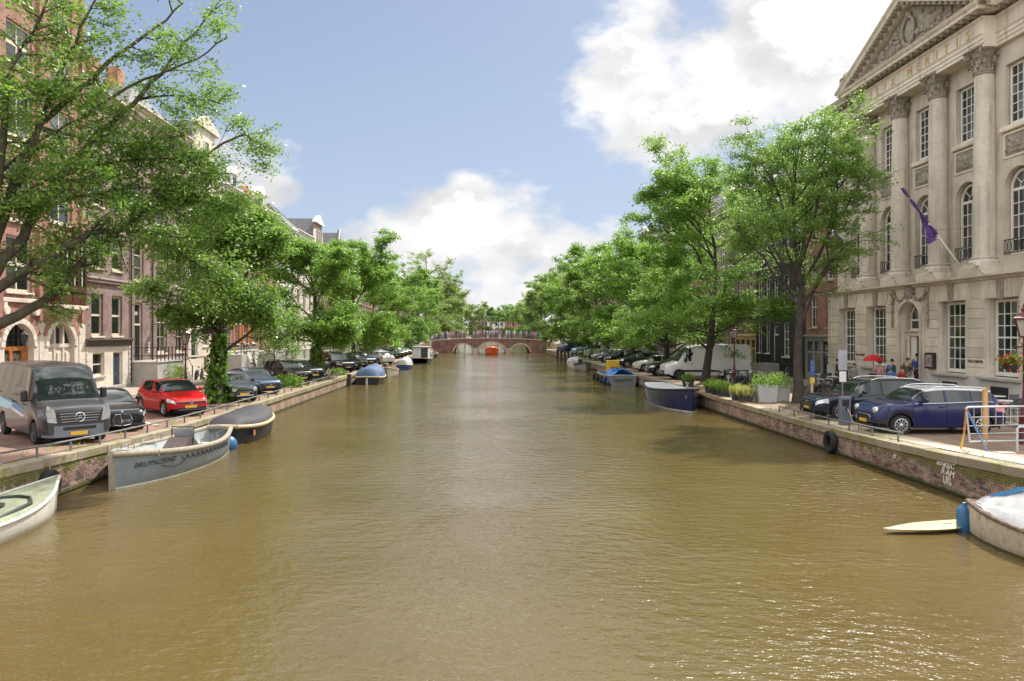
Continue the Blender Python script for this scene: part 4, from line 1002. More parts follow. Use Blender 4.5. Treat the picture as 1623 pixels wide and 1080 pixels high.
    for s in (-1, 1):
        e0 = Vector((a0 if s < 0 else a1, 0, zb)); e1 = Vector((c, 0, za)); d = (e1 - e0).normalized(); nrm = Vector((-d.z, 0, d.x)) * (-1 if s > 0 else 1) * 1.0
        if nrm.z < 0: nrm = -nrm
        prof = [(.02, -.42), (-1.02, -.42), (-1.06, -.26), (-1.36, -.24), (-1.40, -.10), (-1.52, .0), (-1.52, .06), (.02, .10)]
        rows = [[tuple(e + nrm * p[1] + Vector((0, p[0], 0))) for p in prof] for e in (e0, e1)]; m = MB().grid(rows); m.add(rows[0], [tuple(range(len(prof)))]); o = m.build('raking_cornice', st, t)
        ml = cached('rmod', lambda: MB().box(-.11, .11, -.46, .0, -.15, 0, .03).mesh('modillion', carve)); n = 15; ang = math.atan2(d.z, abs(d.x))
        for i in range(1, n): f = i / n; p = e0.lerp(e1, f) + nrm * -.265; q = OB('modillion', ml, o, (p.x, -.92, p.z), (0, -ang if s < 0 else ang, 0))
    # tympanum carving: medallion held by scrolling figures
    m = MB(); m.ball((c, -.72, 19.15), .55, 16, (.85, .3, 1.1)); 
    m.tube([(c + math.cos(q) * .55, -.85, 19.15 + math.sin(q) * .72) for q in np.linspace(0, 6.2832, 25)], .09, 6); m.ball((c, -.8, 19.98), .2, 8)
    rng = random.Random(9)
    for k in range(150):
        u = rng.uniform(m0 + .9, m1 - .9); hmax = (za - .75 - 17.98) * (1 - abs(u - c) / (c - m0)); z = 18.02 + rng.random() ** 1.3 * max(.05, hmax)
        if abs(u - c) < .6 and z < 19.9: continue
        r = rng.uniform(.07, .17); m.ball((u, -.74, z), r, 6, (rng.uniform(.7, 1.8), 1, rng.uniform(.7, 1.6)))
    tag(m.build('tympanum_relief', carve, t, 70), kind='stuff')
    # attic blocks behind the pediment and low roof
    for u0, u1 in ((0, m0 + .6), (m1 - .6, W)):
        MB().box(u0, u1, .35, 3.5, 17.9, 19.9).box(u0 - .06, u1 + .06, .25, 3.6, 19.9, 20.15, .03).build('attic', st, t)
    MB().add([(m0, -.1, 17.95), (m1, -.1, 17.95), (c, -.1, za - .1), (m0, 13, 17.95), (m1, 13, 17.95), (c, 13, za - .1)], [(0, 2, 5, 3), (1, 2, 5, 4), (0, 1, 2)]).build('roof', LEAD, t)
    # signs
    MB().box(C + 2.0 - .42, C + 2.0 + .30, G - .22, G - .05, 1.55, 2.35, .015).build('display_case', BLACKI, t); MB().box(C + 1.66, C + 2.22, G - .224, G - .221, 1.65, 2.25).build('poster', mk('poster_print', (.30, .25, .26), .5, var=.6, vs=7), t)
    cu = bpy.data.curves.new('sign', 'FONT'); cu.body = 'FELIX MERITIS'; cu.size = .17; cu.extrude = .008; cu.align_x = 'CENTER'
    tmp = bpy.data.objects.new('sign', cu); COL.objects.link(tmp); dg = bpy.context.evaluated_depsgraph_get(); me = bpy.data.meshes.new_from_object(tmp.evaluated_get(dg)); bpy.data.objects.remove(tmp); me.materials.clear(); me.materials.append(BLACKI)
    for u in (bays[3] + B / 2 + .05, bays[0] + B / 2): OB('wall_lettering', me, t, (u, G - .055, 1.98), (R(90), 0, 0))
    return t
HALL = hall()

# ---- flags on slanting poles, held over the street by the hall
def flag(u, label):
    y = 48.4 - u; o = thing('flag', label, 'flag', (FR, y, .97), R(-90)); a, b = Vector((.0, -.35, 6.6)), Vector((-.35, -3.1, 10.6))
    MB().tube([a, b], [.05, .03], 8).build('pole', WHITE, o, 50); MB().ball(tuple(b), .07, 8).build('finial', mk('brass', (.6, .42, .15), .3, 1.), o, 60)
    d = (b - a); rows = []; rng = random.Random(2)
    for i in range(17):                                    # cloth wound round the pole, its free corner hanging
        f = .38 + .56 * i / 16; p = a + d * f; w = .10 + .95 * max(0, 1 - abs(f - .50) / .17) ** 1.2 ; rows.append([tuple(p + Vector((.02 * math.sin(i), .02, 0)) + Vector((.05 * math.sin(k * 2.3 + i * .8), .04 * math.cos(k * 2 + i), -w * k / 6)) * 1.0) for k in range(7)])
    m = MB().grid(rows); m.tube([a + d * f for f in np.linspace(.36, .93, 14)], [.06 + .03 * math.sin(i * 1.7) for i in range(14)], 8)
    m.build('cloth', mk('purple_cloth', (.085, .04, .19), .75, var=.25, vs=3), o, 70); MB().tube([tuple(a + d * .42), (.9, -.1, 8.2)], .008, 3).build('halyard', BLACKI, o)
    # pale lettering blots on the cloth
    g = MB(); p = a + d * .50
    for k in range(4): g.box(p.x - .05 + .03 * k, p.x - .01 + .03 * k, p.y - .16, p.y - .145, p.z - .35 - .12 * k, p.z - .27 - .12 * k)
    g.build('lettering', WHITE, o)
flag(9.4 + 3.45, 'rolled purple flag on a white pole between the third and fourth columns'); flag(9.4 - 5.0, 'rolled purple flag on a pole partly hidden by the street tree')

# ================================================================== right bank houses beyond the hall
WSHOP = mk('grey_green_paint', (.30, .31, .28), .5, var=.12); YELW = mk('ochre_timber', (.66, .50, .24), .55, var=.15)
def shop_house(y0, y1, label, wall, trim, top='cornice', doorm=None, sign=None, floors=(3.3, 2.9, 2.6), fr=None):
    W = y1 - y0; t = thing('shop_house', label, 'house', group='canal houses'); place(t, 1, y1); Z = 3.2 + sum(floors); n = max(2, int(W / 1.9))
    hs = []; z = 3.2
    for fh in floors:
        for k in range(n): uc = W * (k + .5) / n; hs.append((uc - .55, uc + .55, z + .5, z + fh - .5))
        z += fh
    wall_holes(0, W, 3.2, Z, hs).build('wall', wall, t); shell(t, W, Z, 11, wall)
    for a, b, c, d in hs: window(t, a, c, b - a, d - c, 2, 3, WHITE, split=2)
    m = MB(); m.box(0, W, 0, .2, 2.75, 3.2); m.box(0, W, -.18, 0, 3.05, 3.2, .02); k = 0; x = 0; nb = max(3, int(W / 1.15)); w = W / nb
    for k in range(nb + 1): xx = min(W - .14, max(0, k * w - .07)); m.box(xx, xx + .14, -.03, .2, 0, 2.75)
    m.box(0, W, .02, .18, 0, .55); m.box(0, W, .03, .17, 1.95, 2.05)
    s = m.build('shopfront', trim, t)
    for k in range(nb):
        if k == nb - 1 and doorm: MB().box(k * w + .07, (k + 1) * w - .07, -.004, .05, 0, 2.7, .01).build('door', doorm, s); continue
        MB().box(k * w + .07, (k + 1) * w - .07, .09, .10, .55, 1.95).build('pane', GLASSL, s); MB().box(k * w + .07, (k + 1) * w - .07, .09, .10, 2.05, 2.75).build('pane', GLASS, s)
    cornice(W, Z + .25, WHITE, t, d=.3); roof_gable(t, W, Z + .2, 2.6, 10.5, TILE); return t
shop_house(48.45, 53.5, 'red brick house with a grey shopfront next to the columned hall', BR_RED, WSHOP, doorm=OAK, floors=(3.2, 2.9, 2.5))
house(1, 53.55, 58.2, 'black painted house with white sash windows, nearer to the columned hall', BR_BLK, WHITE, BR_BLK, (3.9, 3.5, 3.1, 2.6), .9, 2, 'cornice', 1.3, stp=0, grid=(2, 4))
house(1, 58.25, 63.4, 'black painted house with white sash windows, beside the ochre shopfront', BR_BLK, WHITE, BR_BLK, (3.7, 3.4, 3.0, 2.4), 1.1, 3, 'neck', 1.0, stp=-1, grid=(2, 3))
shop_house(63.45, 68.6, 'brick house with an ochre timber shopfront', BR_BRN, YELW, floors=(3.1, 2.8, 2.5))
house(1, 68.65, 76, 'pinkish brick house on a grey stone base behind the white van', BR_PUR, WHITE, GREYST, (3.9, 3.6, 3.2, 2.8), 1.7, 3, 'cornice', 1.2)
house(1, 76.05, 83, 'red brick house with white windows and stoop behind the right-hand trees', BR_RED, WHITE, GREYST, (3.7, 3.5, 3.2, 2.8), 1.5, 3, 'step', 1.1, stp=-1)
house(1, 83.05, 90, 'white house with tall windows behind the right-hand trees', WHITE, WHITE, GREYST, (3.8, 3.5, 3.2, 2.8), 1.5, 3, 'cornice', 1.1)
for i, (a, b, w, top, lb) in enumerate([(90.05, 97.5, BR_BRN, 'bell', 'brown brick house with a bell gable'), (97.55, 105, BR_GRY, 'cornice', 'grey brick house with white cornice'), (105.05, 112, BR_RED, 'neck', 'red brick house with a neck gable'),
        (112.05, 120, WHITE, 'cornice', 'white plastered house'), (120.05, 128, BR_PUR, 'step', 'purple brick house with a stepped gable'), (128.05, 136, BR_BRN, 'cornice', 'brown brick house with white cornice'), (136.05, 144, BR_RED, 'cornice', 'red brick house with white cornice'), (144.05, 153, BR_GRY, 'bell', 'grey brick house with a bell gable')]):
    house(1, a, b, lb + ' far along the right bank', w, WHITE, GREYST, (3.6, 3.5, 3.2, 2.9), 1.3, 3, top, 1.1, far=True, grid=(2, 2))
# ---- houses beyond the bridge, where the canal bends away
for i, (x, y, rz, w, top, lb) in enumerate([(-7, 330, 0, BR_BRN, 'neck', 'brown house closing the view beyond the bridge'), (.5, 332, 0, WHITE, 'bell', 'white gabled house closing the view beyond the bridge'), (8, 330, 0, BR_RED, 'cornice', 'red brick house closing the view beyond the bridge'), (15.5, 331, 0, BR_GRY, 'step', 'grey house closing the view beyond the bridge')]):
    h = house(-1, 100, 107.2, lb, w, WHITE, GREYST, (3.6, 3.5, 3.2, 2.9), 1.3, 3, top, 1.1, far=True, grid=(2, 2)); h.location = (x, y, .9); h.rotation_euler = (0, 0, 0); h.scale = (1, 1, .72)
    h['group'] = 'houses beyond the bridge'
for i, (s, y) in enumerate([(-1, 175), (-1, 190), (-1, 207), (-1, 225), (1, 174), (1, 190), (1, 206), (1, 224)]):
    h = house(s, y, y + 9, ('red', 'brown', 'grey', 'pale')[i % 4] + ' house beyond the bridge on the ' + ('left' if s < 0 else 'right') + ' bank, behind trees', (BR_RED, BR_BRN, BR_GRY, STONEP)[i % 4], WHITE, GREYST, (3.6, 3.5, 3.2, 2.9), 1.3, 3, ('cornice', 'neck', 'step', 'bell')[i % 4], 1.1, far=True, grid=(2, 2)); h['group'] = 'houses beyond the bridge'
# ================================================================== trees
def mat_leaf(name, c1, c2, gloss=.5):
    t = NT(name); g = t.n('ShaderNodeNewGeometry'); r = g.outputs['Random Per Island']; pos = g.outputs['Position']
    c = t.mix(r, c1, c2); c = t.scale(c, t.ramp(t.noise(pos, .45, 3), .3, .7, .78, 1.25))
    t.base(c); t.p.inputs['Roughness'].default_value = gloss; t.p.inputs['Specular IOR Level'].default_value = .45
    tr = t.n('ShaderNodeBsdfTranslucent'); t.l(t.mix(.55, c, (.34, .56, .08)), tr.inputs[0]); mx = t.n('ShaderNodeMixShader'); mx.inputs[0].default_value = .5
    t.l(t.p.outputs[0], mx.inputs[1]); t.l(tr.outputs[0], mx.inputs[2]); t.l(mx.outputs[0], t.out.inputs[0]); return t.m
LEAF_A = mat_leaf('elm_leaves', (.095, .19, .036), (.165, .28, .062), .40)
LEAF_B = mat_leaf('bright_elm_leaves', (.115, .235, .034), (.205, .345, .06), .45)
LEAF_C = mat_leaf('grey_green_leaves', (.15, .215, .065), (.24, .30, .12), .55)
LEAF_D = mat_leaf('deep_green_leaves', (.075, .16, .032), (.14, .245, .052), .40)
IVY = mat_leaf('ivy_leaves', (.07, .16, .02), (.14, .26, .035), .4)
BARK = mk('elm_bark', (.055, .044, .036), .9, var=.35, vs=4, bump=1.0, bs=16)
BARKM = mk('mossy_bark', (.06, .052, .03), .9, var=.45, vs=3, bump=1.0, bs=16)
class Skel:
    """branch skeleton: tapered tubes, plus the twigs that carry leaves"""
    def __init__(s, seed): s.rng = np.random.default_rng(seed); s.V = []; s.F = []; s.n = 0; s.tw = []
    def path(s, p, q, n, bend, rise=0.):
        p, q = np.array(p, float), np.array(q, float); f = np.linspace(0, 1, n)[:, None]; L = np.linalg.norm(q - p)
        o = s.rng.normal(0, 1, 3) * L * bend; w = np.sin(f * np.pi); k = s.rng.normal(0, L * bend * .35, (n, 3)) * w
        P = p + (q - p) * f + o * w + k; P[:, 2] += (rise * L * w[:, 0] * f[:, 0]); return P
    def tube(s, P, r0, r1, k=5):
        n = len(P); rs = np.linspace(r0, r1, n); d = np.gradient(P, axis=0); d /= np.linalg.norm(d, axis=1)[:, None] + 1e-9
        a = np.where(np.abs(d[:, 2:3]) < .9, np.array([[0, 0, 1.]]), np.array([[1., 0, 0]])); u = np.cross(d, a); u /= np.linalg.norm(u, axis=1)[:, None] + 1e-9; w = np.cross(d, u)
        t = np.arange(k) * 2 * np.pi / k; ring = P[:, None] + rs[:, None, None] * (u[:, None] * np.cos(t)[None, :, None] + w[:, None] * np.sin(t)[None, :, None])
        i, j = np.meshgrid(np.arange(n - 1), np.arange(k), indexing='ij'); b = s.n
        F = np.stack([b + i * k + j, b + i * k + (j + 1) % k, b + (i + 1) * k + (j + 1) % k, b + (i + 1) * k + j], -1).reshape(-1, 4)
        s.V.append(ring.reshape(-1, 3)); s.F.append(F); s.n += n * k
    def sub(s, P, r, nb, length, ntw, twl, out=None, up=.25, t0=.3):
        """side branches along a limb, each with leafy twigs"""
        for b in range(nb):
            f = t0 + (1 - t0) * (b + s.rng.random()) / nb; i = min(len(P) - 2, int(f * (len(P) - 1))); p = P[i] + (P[i + 1] - P[i]) * (f * (len(P) - 1) - i)
            d = s.rng.normal(0, 1, 3); ax = P[i + 1] - P[i]; ax /= np.linalg.norm(ax) + 1e-9; d = d - ax * d.dot(ax) * .6 + ax * .5; d[2] = d[2] * .6 + up
            if out is not None: d += out(p)
            d /= np.linalg.norm(d); L = length * s.rng.uniform(.55, 1.2) * (1.15 - .5 * f); Q = s.path(p, p + d * L, 5, .08, -.06); s.tube(Q, max(.012, r * .4 * (1 - .5 * f)), .008, 4)
            for k in range(ntw):
                g = s.rng.uniform(.25, 1.0); j = min(3, int(g * 4)); tp = Q[j] + (Q[j + 1] - Q[j]) * (g * 4 - j); td = s.rng.normal(0, 1, 3); td[2] *= .45; td += d * .7; td /= np.linalg.norm(td); e = tp + td * twl * s.rng.uniform(.5, 1.2); e[2] -= .08
                s.tube(np.array([tp, (tp + e) / 2 + s.rng.normal(0, .04, 3), e]), .007, .003, 3); s.tw.append((tp, e))
    def wood(s, name, mat): return fast_mesh(name, np.concatenate(s.V), np.concatenate(s.F), mat, True)
    def leaves(s, name, N, size, mat, sig=.2, keep=None):
        A = np.array([t[0] for t in s.tw]); B = np.array([t[1] for t in s.tw]); i = s.rng.integers(0, len(A), N); f = s.rng.random((N, 1)) ** .7
        C = A[i] + (B[i] - A[i]) * f + s.rng.normal(0, 1, (N, 3)) * np.array([sig, sig, sig * .55])
        if keep is not None: C = C[keep(C)]; N = len(C)
        nrm = s.rng.normal(0, 1, (N, 3)); nrm[:, 2] = np.abs(nrm[:, 2]) * 1.2 + .5; nrm /= np.linalg.norm(nrm, axis=1)[:, None]
        a = np.cross(nrm, s.rng.normal(0, 1, (N, 3))); a /= np.linalg.norm(a, axis=1)[:, None]; b = np.cross(nrm, a)
        sz = size * s.rng.uniform(.6, 1.35, (N, 1)); fold = nrm * sz * .12
        V = np.stack([C - a * sz * .55, C + b * sz * .30 + fold, C + a * sz * .55, C - b * sz * .30 + fold], 1).reshape(-1, 3)
        F = np.arange(N * 4).reshape(-1, 4); return fast_mesh(name, V, F, mat)
def ivy_mesh(H, r, N, seed, lean=(0, 0)):
    g = np.random.default_rng(seed); z = g.random(N) ** 1.3 * H; a = g.normal(-.5, 1.25, N) + .6 * np.sin(z * 1.3); rr = r * (1.35 - .35 * z / H) + np.abs(g.normal(0, .09, N)) * (1 + 3.2 * np.exp(-z * 1.5)) * (1 + .7 * np.sin(a * 3 + z * 2.4)); C = np.stack([np.cos(a) * rr * .92 + lean[0] * z, np.sin(a) * rr + lean[1] * z, z], 1)
    nrm = np.stack([np.cos(a), np.sin(a), .4 + 0 * a], 1) + g.normal(0, .45, (N, 3)); nrm /= np.linalg.norm(nrm, axis=1)[:, None]; t = np.cross(nrm, g.normal(0, 1, (N, 3))); t /= np.linalg.norm(t, axis=1)[:, None]; b = np.cross(nrm, t); s = g.uniform(.05, .12, (N, 1))
    return fast_mesh('ivy', np.stack([C - t * s, C + b * s, C + t * s, C - b * s], 1).reshape(-1, 3), np.arange(N * 4).reshape(-1, 4), IVY)
def tree_meshes(seed, H, Rr, zc, N, size, leaf, nl=11, tr=.26, nb=7, ntw=6, fork=.34, spread=1.0, bark=None, sig=.22, side=(0, 0), bend=.05, steep=0., cone=0.):
    s = Skel(seed); rng = s.rng; top = np.array([rng.normal(0, .4), rng.normal(0, .4), H * .93]); T = s.path((0, 0, -.3), top, 14, .018)
    n0 = 14; rs = [tr * (1.25 if k == 0 else 1.0) * (1 - .93 * (k / 13)) + .012 for k in range(14)]
    # tapered trunk drawn in pieces so that it flares at the foot
    s.tube(T[:2], tr * 1.35, tr * 1.02, 10)
    for k in range(1, 13): s.tube(T[k:k + 2], max(.02, tr * (1.02 - .98 * ((k - 1) / 12.) ** .8)), max(.015, tr * (1.02 - .98 * (k / 12.) ** .8)), 9)
    zm, hh = (zc + H) / 2, (H - zc) / 2
    prof = lambda z: Rr * math.sqrt(max(.05, 1 - (max(-1, min(1, (z - zm - .1 * hh) / hh))) ** 2))
    out = lambda p: np.array([p[0], p[1], 0]) / (np.linalg.norm(p[:2]) + .5) * .5
    for i in range(nl):
        f = i / (nl - 1); hs = H * fork * .8 + (H * .80 - H * fork * .8) * f ** 1.15; az = i * 2.39996 + rng.normal(0, .3)
        zt = min(H * .97, hs + (H - hs) * (rng.uniform(.18, .55) * (1.0 if f > .2 else .8) + steep)); droop = f < .42 and not steep
        if droop: zt = zc + max(0., hs - zc) * rng.uniform(.1, 1.0) + .35
        r = (prof(zt) if not droop else Rr * rng.uniform(.72, .98)) * rng.uniform(.75, 1.08) * spread * (1 + cone * (.45 - f))
        k = np.argmin(abs(T[:, 2] - hs)); e = np.array([math.cos(az) * r + side[0] * r, math.sin(az) * r + side[1] * r, max(zt, zc)])
        P = s.path(T[k], e, 9, bend, .18); r0 = tr * (.40 - .2 * f); s.tube(P, r0, .02, 6); s.sub(P, r0, nb, Rr * .48, ntw, .75, out, .2, .28)
        if rng.random() < .8:       # a second leader off each limb
            q = P[4]; e2 = q + (e - q) * .9 + rng.normal(0, Rr * .24, 3); e2[2] += Rr * .28; P2 = s.path(q, e2, 7, bend, .1); s.tube(P2, r0 * .6, .015, 5); s.sub(P2, r0 * .6, nb, Rr * .42, ntw, .7, out, .25, .2)
    s.sub(T[9:], .06, nb + 3, Rr * .40, ntw, .7, out, .3, .0)
    return s.wood('trunk', bark or BARK), s.leaves('crown', N, size, leaf, sig)
def put_tree(name, label, meshes, x, y, rz=0., group=None, sc_=1.0, ivy=None):
    t = thing(name, label, 'tree', (x, y, gz(y) - .05), rz, group); t.scale = (sc_,) * 3
    OB('trunk', meshes[0], t); OB('crown', meshes[1], t)
    if ivy: OB('ivy', ivy, t)
    return t
GRP_L, GRP_R = 'elms along the left quay', 'elms along the right quay'
# ---- right bank
mR1 = tree_meshes(11, 13.9, 3.6, 3.6, 54000, .112, LEAF_A, 19, .24, 8, 7, .36, .95, bend=.03, sig=.15, steep=.16, cone=.2)
put_tree('elm_tree', 'tall airy elm with dark trunk in front of the columned hall', mR1, 15.2, 36.5, .6, GRP_R)
mR2 = tree_meshes(23, 16.8, 4.8, 4.2, 60000, .17, LEAF_B, 20, .27, 8, 7, .18, 1.0, cone=.55)
put_tree('elm_tree', 'bright green elm standing before the white van', mR2, 15.2, 52.0, 1.2, GRP_R)
mR3 = tree_meshes(31, 11.6, 4.9, 2.9, 46000, .20, LEAF_B, 16, .24, 8, 7, .20)
put_tree('elm_tree', 'bright green elm behind the white hatchback, second beyond the white van', mR3, 15.2, 63.5, .3, GRP_R)
mR4 = tree_meshes(37, 12.6, 5.0, 2.6, 44000, .21, LEAF_B, 16, .24, 8, 7, .20)
put_tree('elm_tree', 'spreading light green elm over the black cars on the right bank', mR4, 15.2, 77.6, 0, GRP_R)
mR5 = tree_meshes(41, 13.8, 5.2, 2.4, 40000, .23, LEAF_A, 15, .24, 8, 6, .22)
mR6 = tree_meshes(43, 14.8, 5.0, 2.6, 38000, .24, LEAF_C, 16, .25, 8, 6, .22)
for i, (y, m, s_) in enumerate([(93.4, mR5, 1.0), (104, mR6, .95), (118, mR4, 1.1), (132, mR6, 1.0), (146, mR5, 1.0)]):
    put_tree('elm_tree', ('elm above the small white van on the right bank', 'grey-green elm above the pale blue van', 'elm beside the domed kiosk, third tree before the bridge on the right', 'grey-green elm, second tree before the bridge on the right', 'elm at the right-hand corner of the far bridge')[i], m, 15.2, y, i * 1.7, GRP_R, s_)
# ---- left bank
mL2 = tree_meshes(53, 10.6, 2.9, 4.2, 40000, .17, LEAF_D, 16, .26, 8, 7, .28, bark=BARKM)
put_tree('elm_tree', 'dark green elm with an ivy-clad trunk beside the red car', mL2, -13.2, 36.5, 2.2, GRP_L, 1.0, ivy_mesh(3.4, .25, 2300, 2))
mL3 = tree_meshes(59, 11.4, 3.1, 2.6, 40000, .185, LEAF_B, 15, .26, 8, 6, .24, bark=BARKM)
put_tree('elm_tree', 'elm with thick ivy round its trunk beside the parked bicycles on the left', mL3, -13.2, 57.3, .9, GRP_L, 1.0, ivy_mesh(5.2, .27, 2600, 5))
mY = tree_meshes(61, 5.4, 1.9, 2.0, 5000, .13, LEAF_D, 8, .06, 4, 5, .38)
put_tree('young_tree', 'slender young tree with a low bush at its foot between parked cars', mY, -13.6, 48.0, 0, None)
mL4 = tree_meshes(67, 13.0, 3.9, 2.4, 42000, .21, LEAF_B, 15, .26, 8, 6, .22)
put_tree('elm_tree', 'bright elm, next beyond the ivy-clad elm and its bicycles on the left bank', mL4, -13.2, 74, .4, GRP_L)
put_tree('elm_tree', 'low spreading elm above the blue-grey hatchback on the left bank', mR4, -13.2, 86.5, 2.4, GRP_L, .85)
for i, (y, m, s_) in enumerate([(106, mR5, .95), (124, mR4, .95), (141, mL4, 1.05)]):
    put_tree('elm_tree', ('tall dark elm above the far left parked cars', 'elm near the moored cabin boat on the left', 'last elm before the far bridge on the left')[i], m, -13.2, y, i * 2.1 + .7, GRP_L, s_)
mB = tree_meshes(71, 23, 6.6, 5.5, 9000, .28, LEAF_C, 16, .42, 8, 5, .22, .9, bend=.03)
put_tree('elm_tree', 'tall thinly leafed elm just beyond the far bridge on the left', mB, -14.0, 172, 0, GRP_L)
far = [(-13.5, 186, mR6, 1.25), (-13.2, 200, mR6, 1.2), (-13.0, 216, mR6, 1.15), (-12.5, 234, mR6, .95), (-12.0, 256, mR5, 1.0), (15.2, 176, mR6, 1.05), (15.0, 191, mR5, 1.1), (14.8, 208, mR6, 1.0), (14.2, 228, mR5, .95), (13.5, 250, mR6, .9), (13.0, 276, mR5, .9),
       (-9, 300, mR6, 1.0), (-3.5, 309, mR6, 1.1), (4.5, 312, mR5, 1.05), (11, 304, mR5, 1.0)]
ordn = ['first', 'second', 'third', 'fourth', 'fifth', 'sixth']
for i, (x, y, m, s_) in enumerate(far):
    lb = ('%s elm in the row beyond the bridge on the left' % ordn[i]) if i < 5 else ('%s elm in the row beyond the bridge on the right' % ordn[i - 5]) if i < 11 else '%s of the trees closing the view beyond the bridge, counted from the left' % ordn[i - 11]
    put_tree('elm_tree', lb, m, x, y, i * 1.3, 'trees beyond the bridge', s_)
# ---- the near left elm whose limbs reach over the quay into the picture
def near_elm():
    s = Skel(101); W = lambda sx, sy, y: np.array([(sx - 772) * y / 1180, y, 4.3 + (528 - sy) * y / 1180])
    base = np.array([-13.7, 18.6, gz(18.6) - .1]); fork = np.array([-13.6, 18.9, 4.3])
    s.tube(np.array([base, base + (fork - base) * .5 + [.05, 0, 0], fork]), .48, .38, 10)
    limbs = [([(0, 515, 19.6), (60, 487, 20.2), (110, 440, 20.8), (132, 412, 21.1), (175, 378, 21.6), (240, 318, 22.2), (272, 292, 22.5)], .17, 1.0),
             ([(0, 450, 19.4), (75, 412, 20), (150, 365, 20.8), (220, 362, 21.4), (290, 378, 22)], .17, 1.0),
             ([(0, 420, 19.6), (30, 385, 20), (60, 330, 20.6), (100, 275, 21.3), (160, 208, 22.2), (215, 160, 23), (262, 105, 23.7), (305, 55, 24.2), (350, 0, 25)], .17, .55),
             ([(-10, 390, 19.6), (20, 300, 20), (60, 200, 20.5), (130, 140, 21), (180, 92, 21.5), (245, 45, 22.2), (290, 5, 22.8)], .15, .6),
             ([(-40, 400, 19.4), (0, 300, 19.5), (12, 130, 20), (30, 80, 20.2), (62, 30, 20.4), (85, -25, 20.7)], .15, 1.0),
             ([(25, 300, 20), (85, 140, 20.6), (120, 60, 21), (160, -20, 21.4)], .09, .7),
             ([(175, 378, 21.6), (230, 335, 22.3), (300, 318, 23), (370, 330, 23.6)], .06, 1.1),
             ([(240, 318, 22.2), (290, 268, 22.8), (340, 235, 23.4), (390, 210, 24), (415, 235, 24.3)], .055, .55),
             ([(220, 362, 21.4), (280, 395, 22), (325, 430, 22.5), (345, 452, 22.8)], .05, 1.0),
             ([(100, 275, 21.3), (170, 260, 22), (250, 250, 22.8), (330, 262, 23.5)], .06, 1.0),
             ([(60, 330, 20.6), (130, 310, 21.4), (210, 295, 22.2), (300, 300, 23)], .06, 1.2), ([(60, 200, 20.5), (130, 220, 21.5), (210, 230, 22.5), (290, 215, 23.2)], .05, .8),
             ([(-30, 300, 19.6), (40, 240, 20.6), (100, 200, 21.4), (150, 180, 22)], .07, .8), ([(0, 330, 19.2), (60, 290, 19.8), (140, 270, 20.6)], .06, 1.1), ([(-40, 200, 19), (20, 150, 19.6), (60, 120, 20)], .07, .7), ([(215, 160, 23), (280, 150, 23.6), (350, 165, 24.2)], .04, .35), ([(130, 185, 21.2), (220, 130, 22.2), (300, 100, 23), (360, 60, 23.6)], .045, .3)]
    for L, r, dens in limbs:
        P = np.array([W(*p) for p in L])
        if L[0][0] <= 0: P = np.vstack([fork, P])
        # resample with a little wander
        t = np.linspace(0, len(P) - 1, len(P) * 3); Q = np.stack([np.interp(t, np.arange(len(P)), P[:, k]) for k in range(3)], 1); Q[1:-1] += s.rng.normal(0, .025, (len(Q) - 2, 3))
        s.tube(Q, r, .022, 7); s.sub(Q, r * .8, int(22 * dens) + 3, 1.35, 6, .6, lambda p: np.array([.15, .05, -.1]), .12, .25)
    t = thing('elm_tree', 'large near elm at the left edge, its mossy limbs reaching over the quay', 'tree', group=GRP_L); OB('trunk', s.wood('trunk', BARKM), t); OB('crown', s.leaves('crown', 50000, .105, LEAF_A, .17), t)
near_elm()
# ================================================================== vehicles
def paint(name, col, rough=.28, flake=.0): return mk('paint_' + name, col, rough, flake, var=.05, vs=1.5, coat=.3, dirt=.08, spec=.35)
TYRE = mk('tyre_rubber', (.018, .018, .018), .85, var=.3, vs=8); ALLOY = mk('alloy_wheel', (.55, .56, .57), .3, .8, var=.1); STEELW = mk('steel_wheel', (.10, .10, .105), .5, .5)
BLKP = mk('black_plastic', (.02, .02, .022), .55, var=.2, vs=6); CHROME = mk('chrome_trim', (.62, .63, .65), .15, 1.0, var=.05)
CGLASS = mk('car_glass', (.018, .024, .026), .03, 0, var=.1, spec=1.0); LAMP = mk('headlamp_glass', (.52, .54, .56), .08, .3, var=.25, vs=14, spec=.9, coat=1.); TAIL = mk('tail_lamp', (.42, .012, .012), .15, var=.2, coat=1.)
PLATEY = mk('yellow_plate', (.72, .44, .03), .45, var=.1, vs=18); PLATEB = mk('plate_blue', (.02, .06, .35), .45)
PLATEG = mk('grey_plate', (.45, .46, .50), .45, var=.2, vs=12); UNDER = mk('underbody', (.008, .008, .008), .9)
def smooth_interp(pts, x):
    xs = [p[0] for p in pts]; ys = [p[1] for p in pts]
    if x <= xs[0]: return ys[0]
    for i in range(len(xs) - 1):
        if x <= xs[i + 1]:
            f = (x - xs[i]) / (xs[i + 1] - xs[i]); m = lambda k: 0 if k <= 0 or k >= len(xs) - 1 else (ys[k + 1] - ys[k - 1]) / (xs[k + 1] - xs[k - 1])
            h = xs[i + 1] - xs[i]; lin = ys[i] + f * (ys[i + 1] - ys[i]); d0, d1 = m(i) * h, m(i + 1) * h
            cu = (2 * f ** 3 - 3 * f * f + 1) * ys[i] + (f ** 3 - 2 * f * f + f) * d0 + (-2 * f ** 3 + 3 * f * f) * ys[i + 1] + (f ** 3 - f * f) * d1
            return .45 * lin + .55 * cu
    return ys[-1]
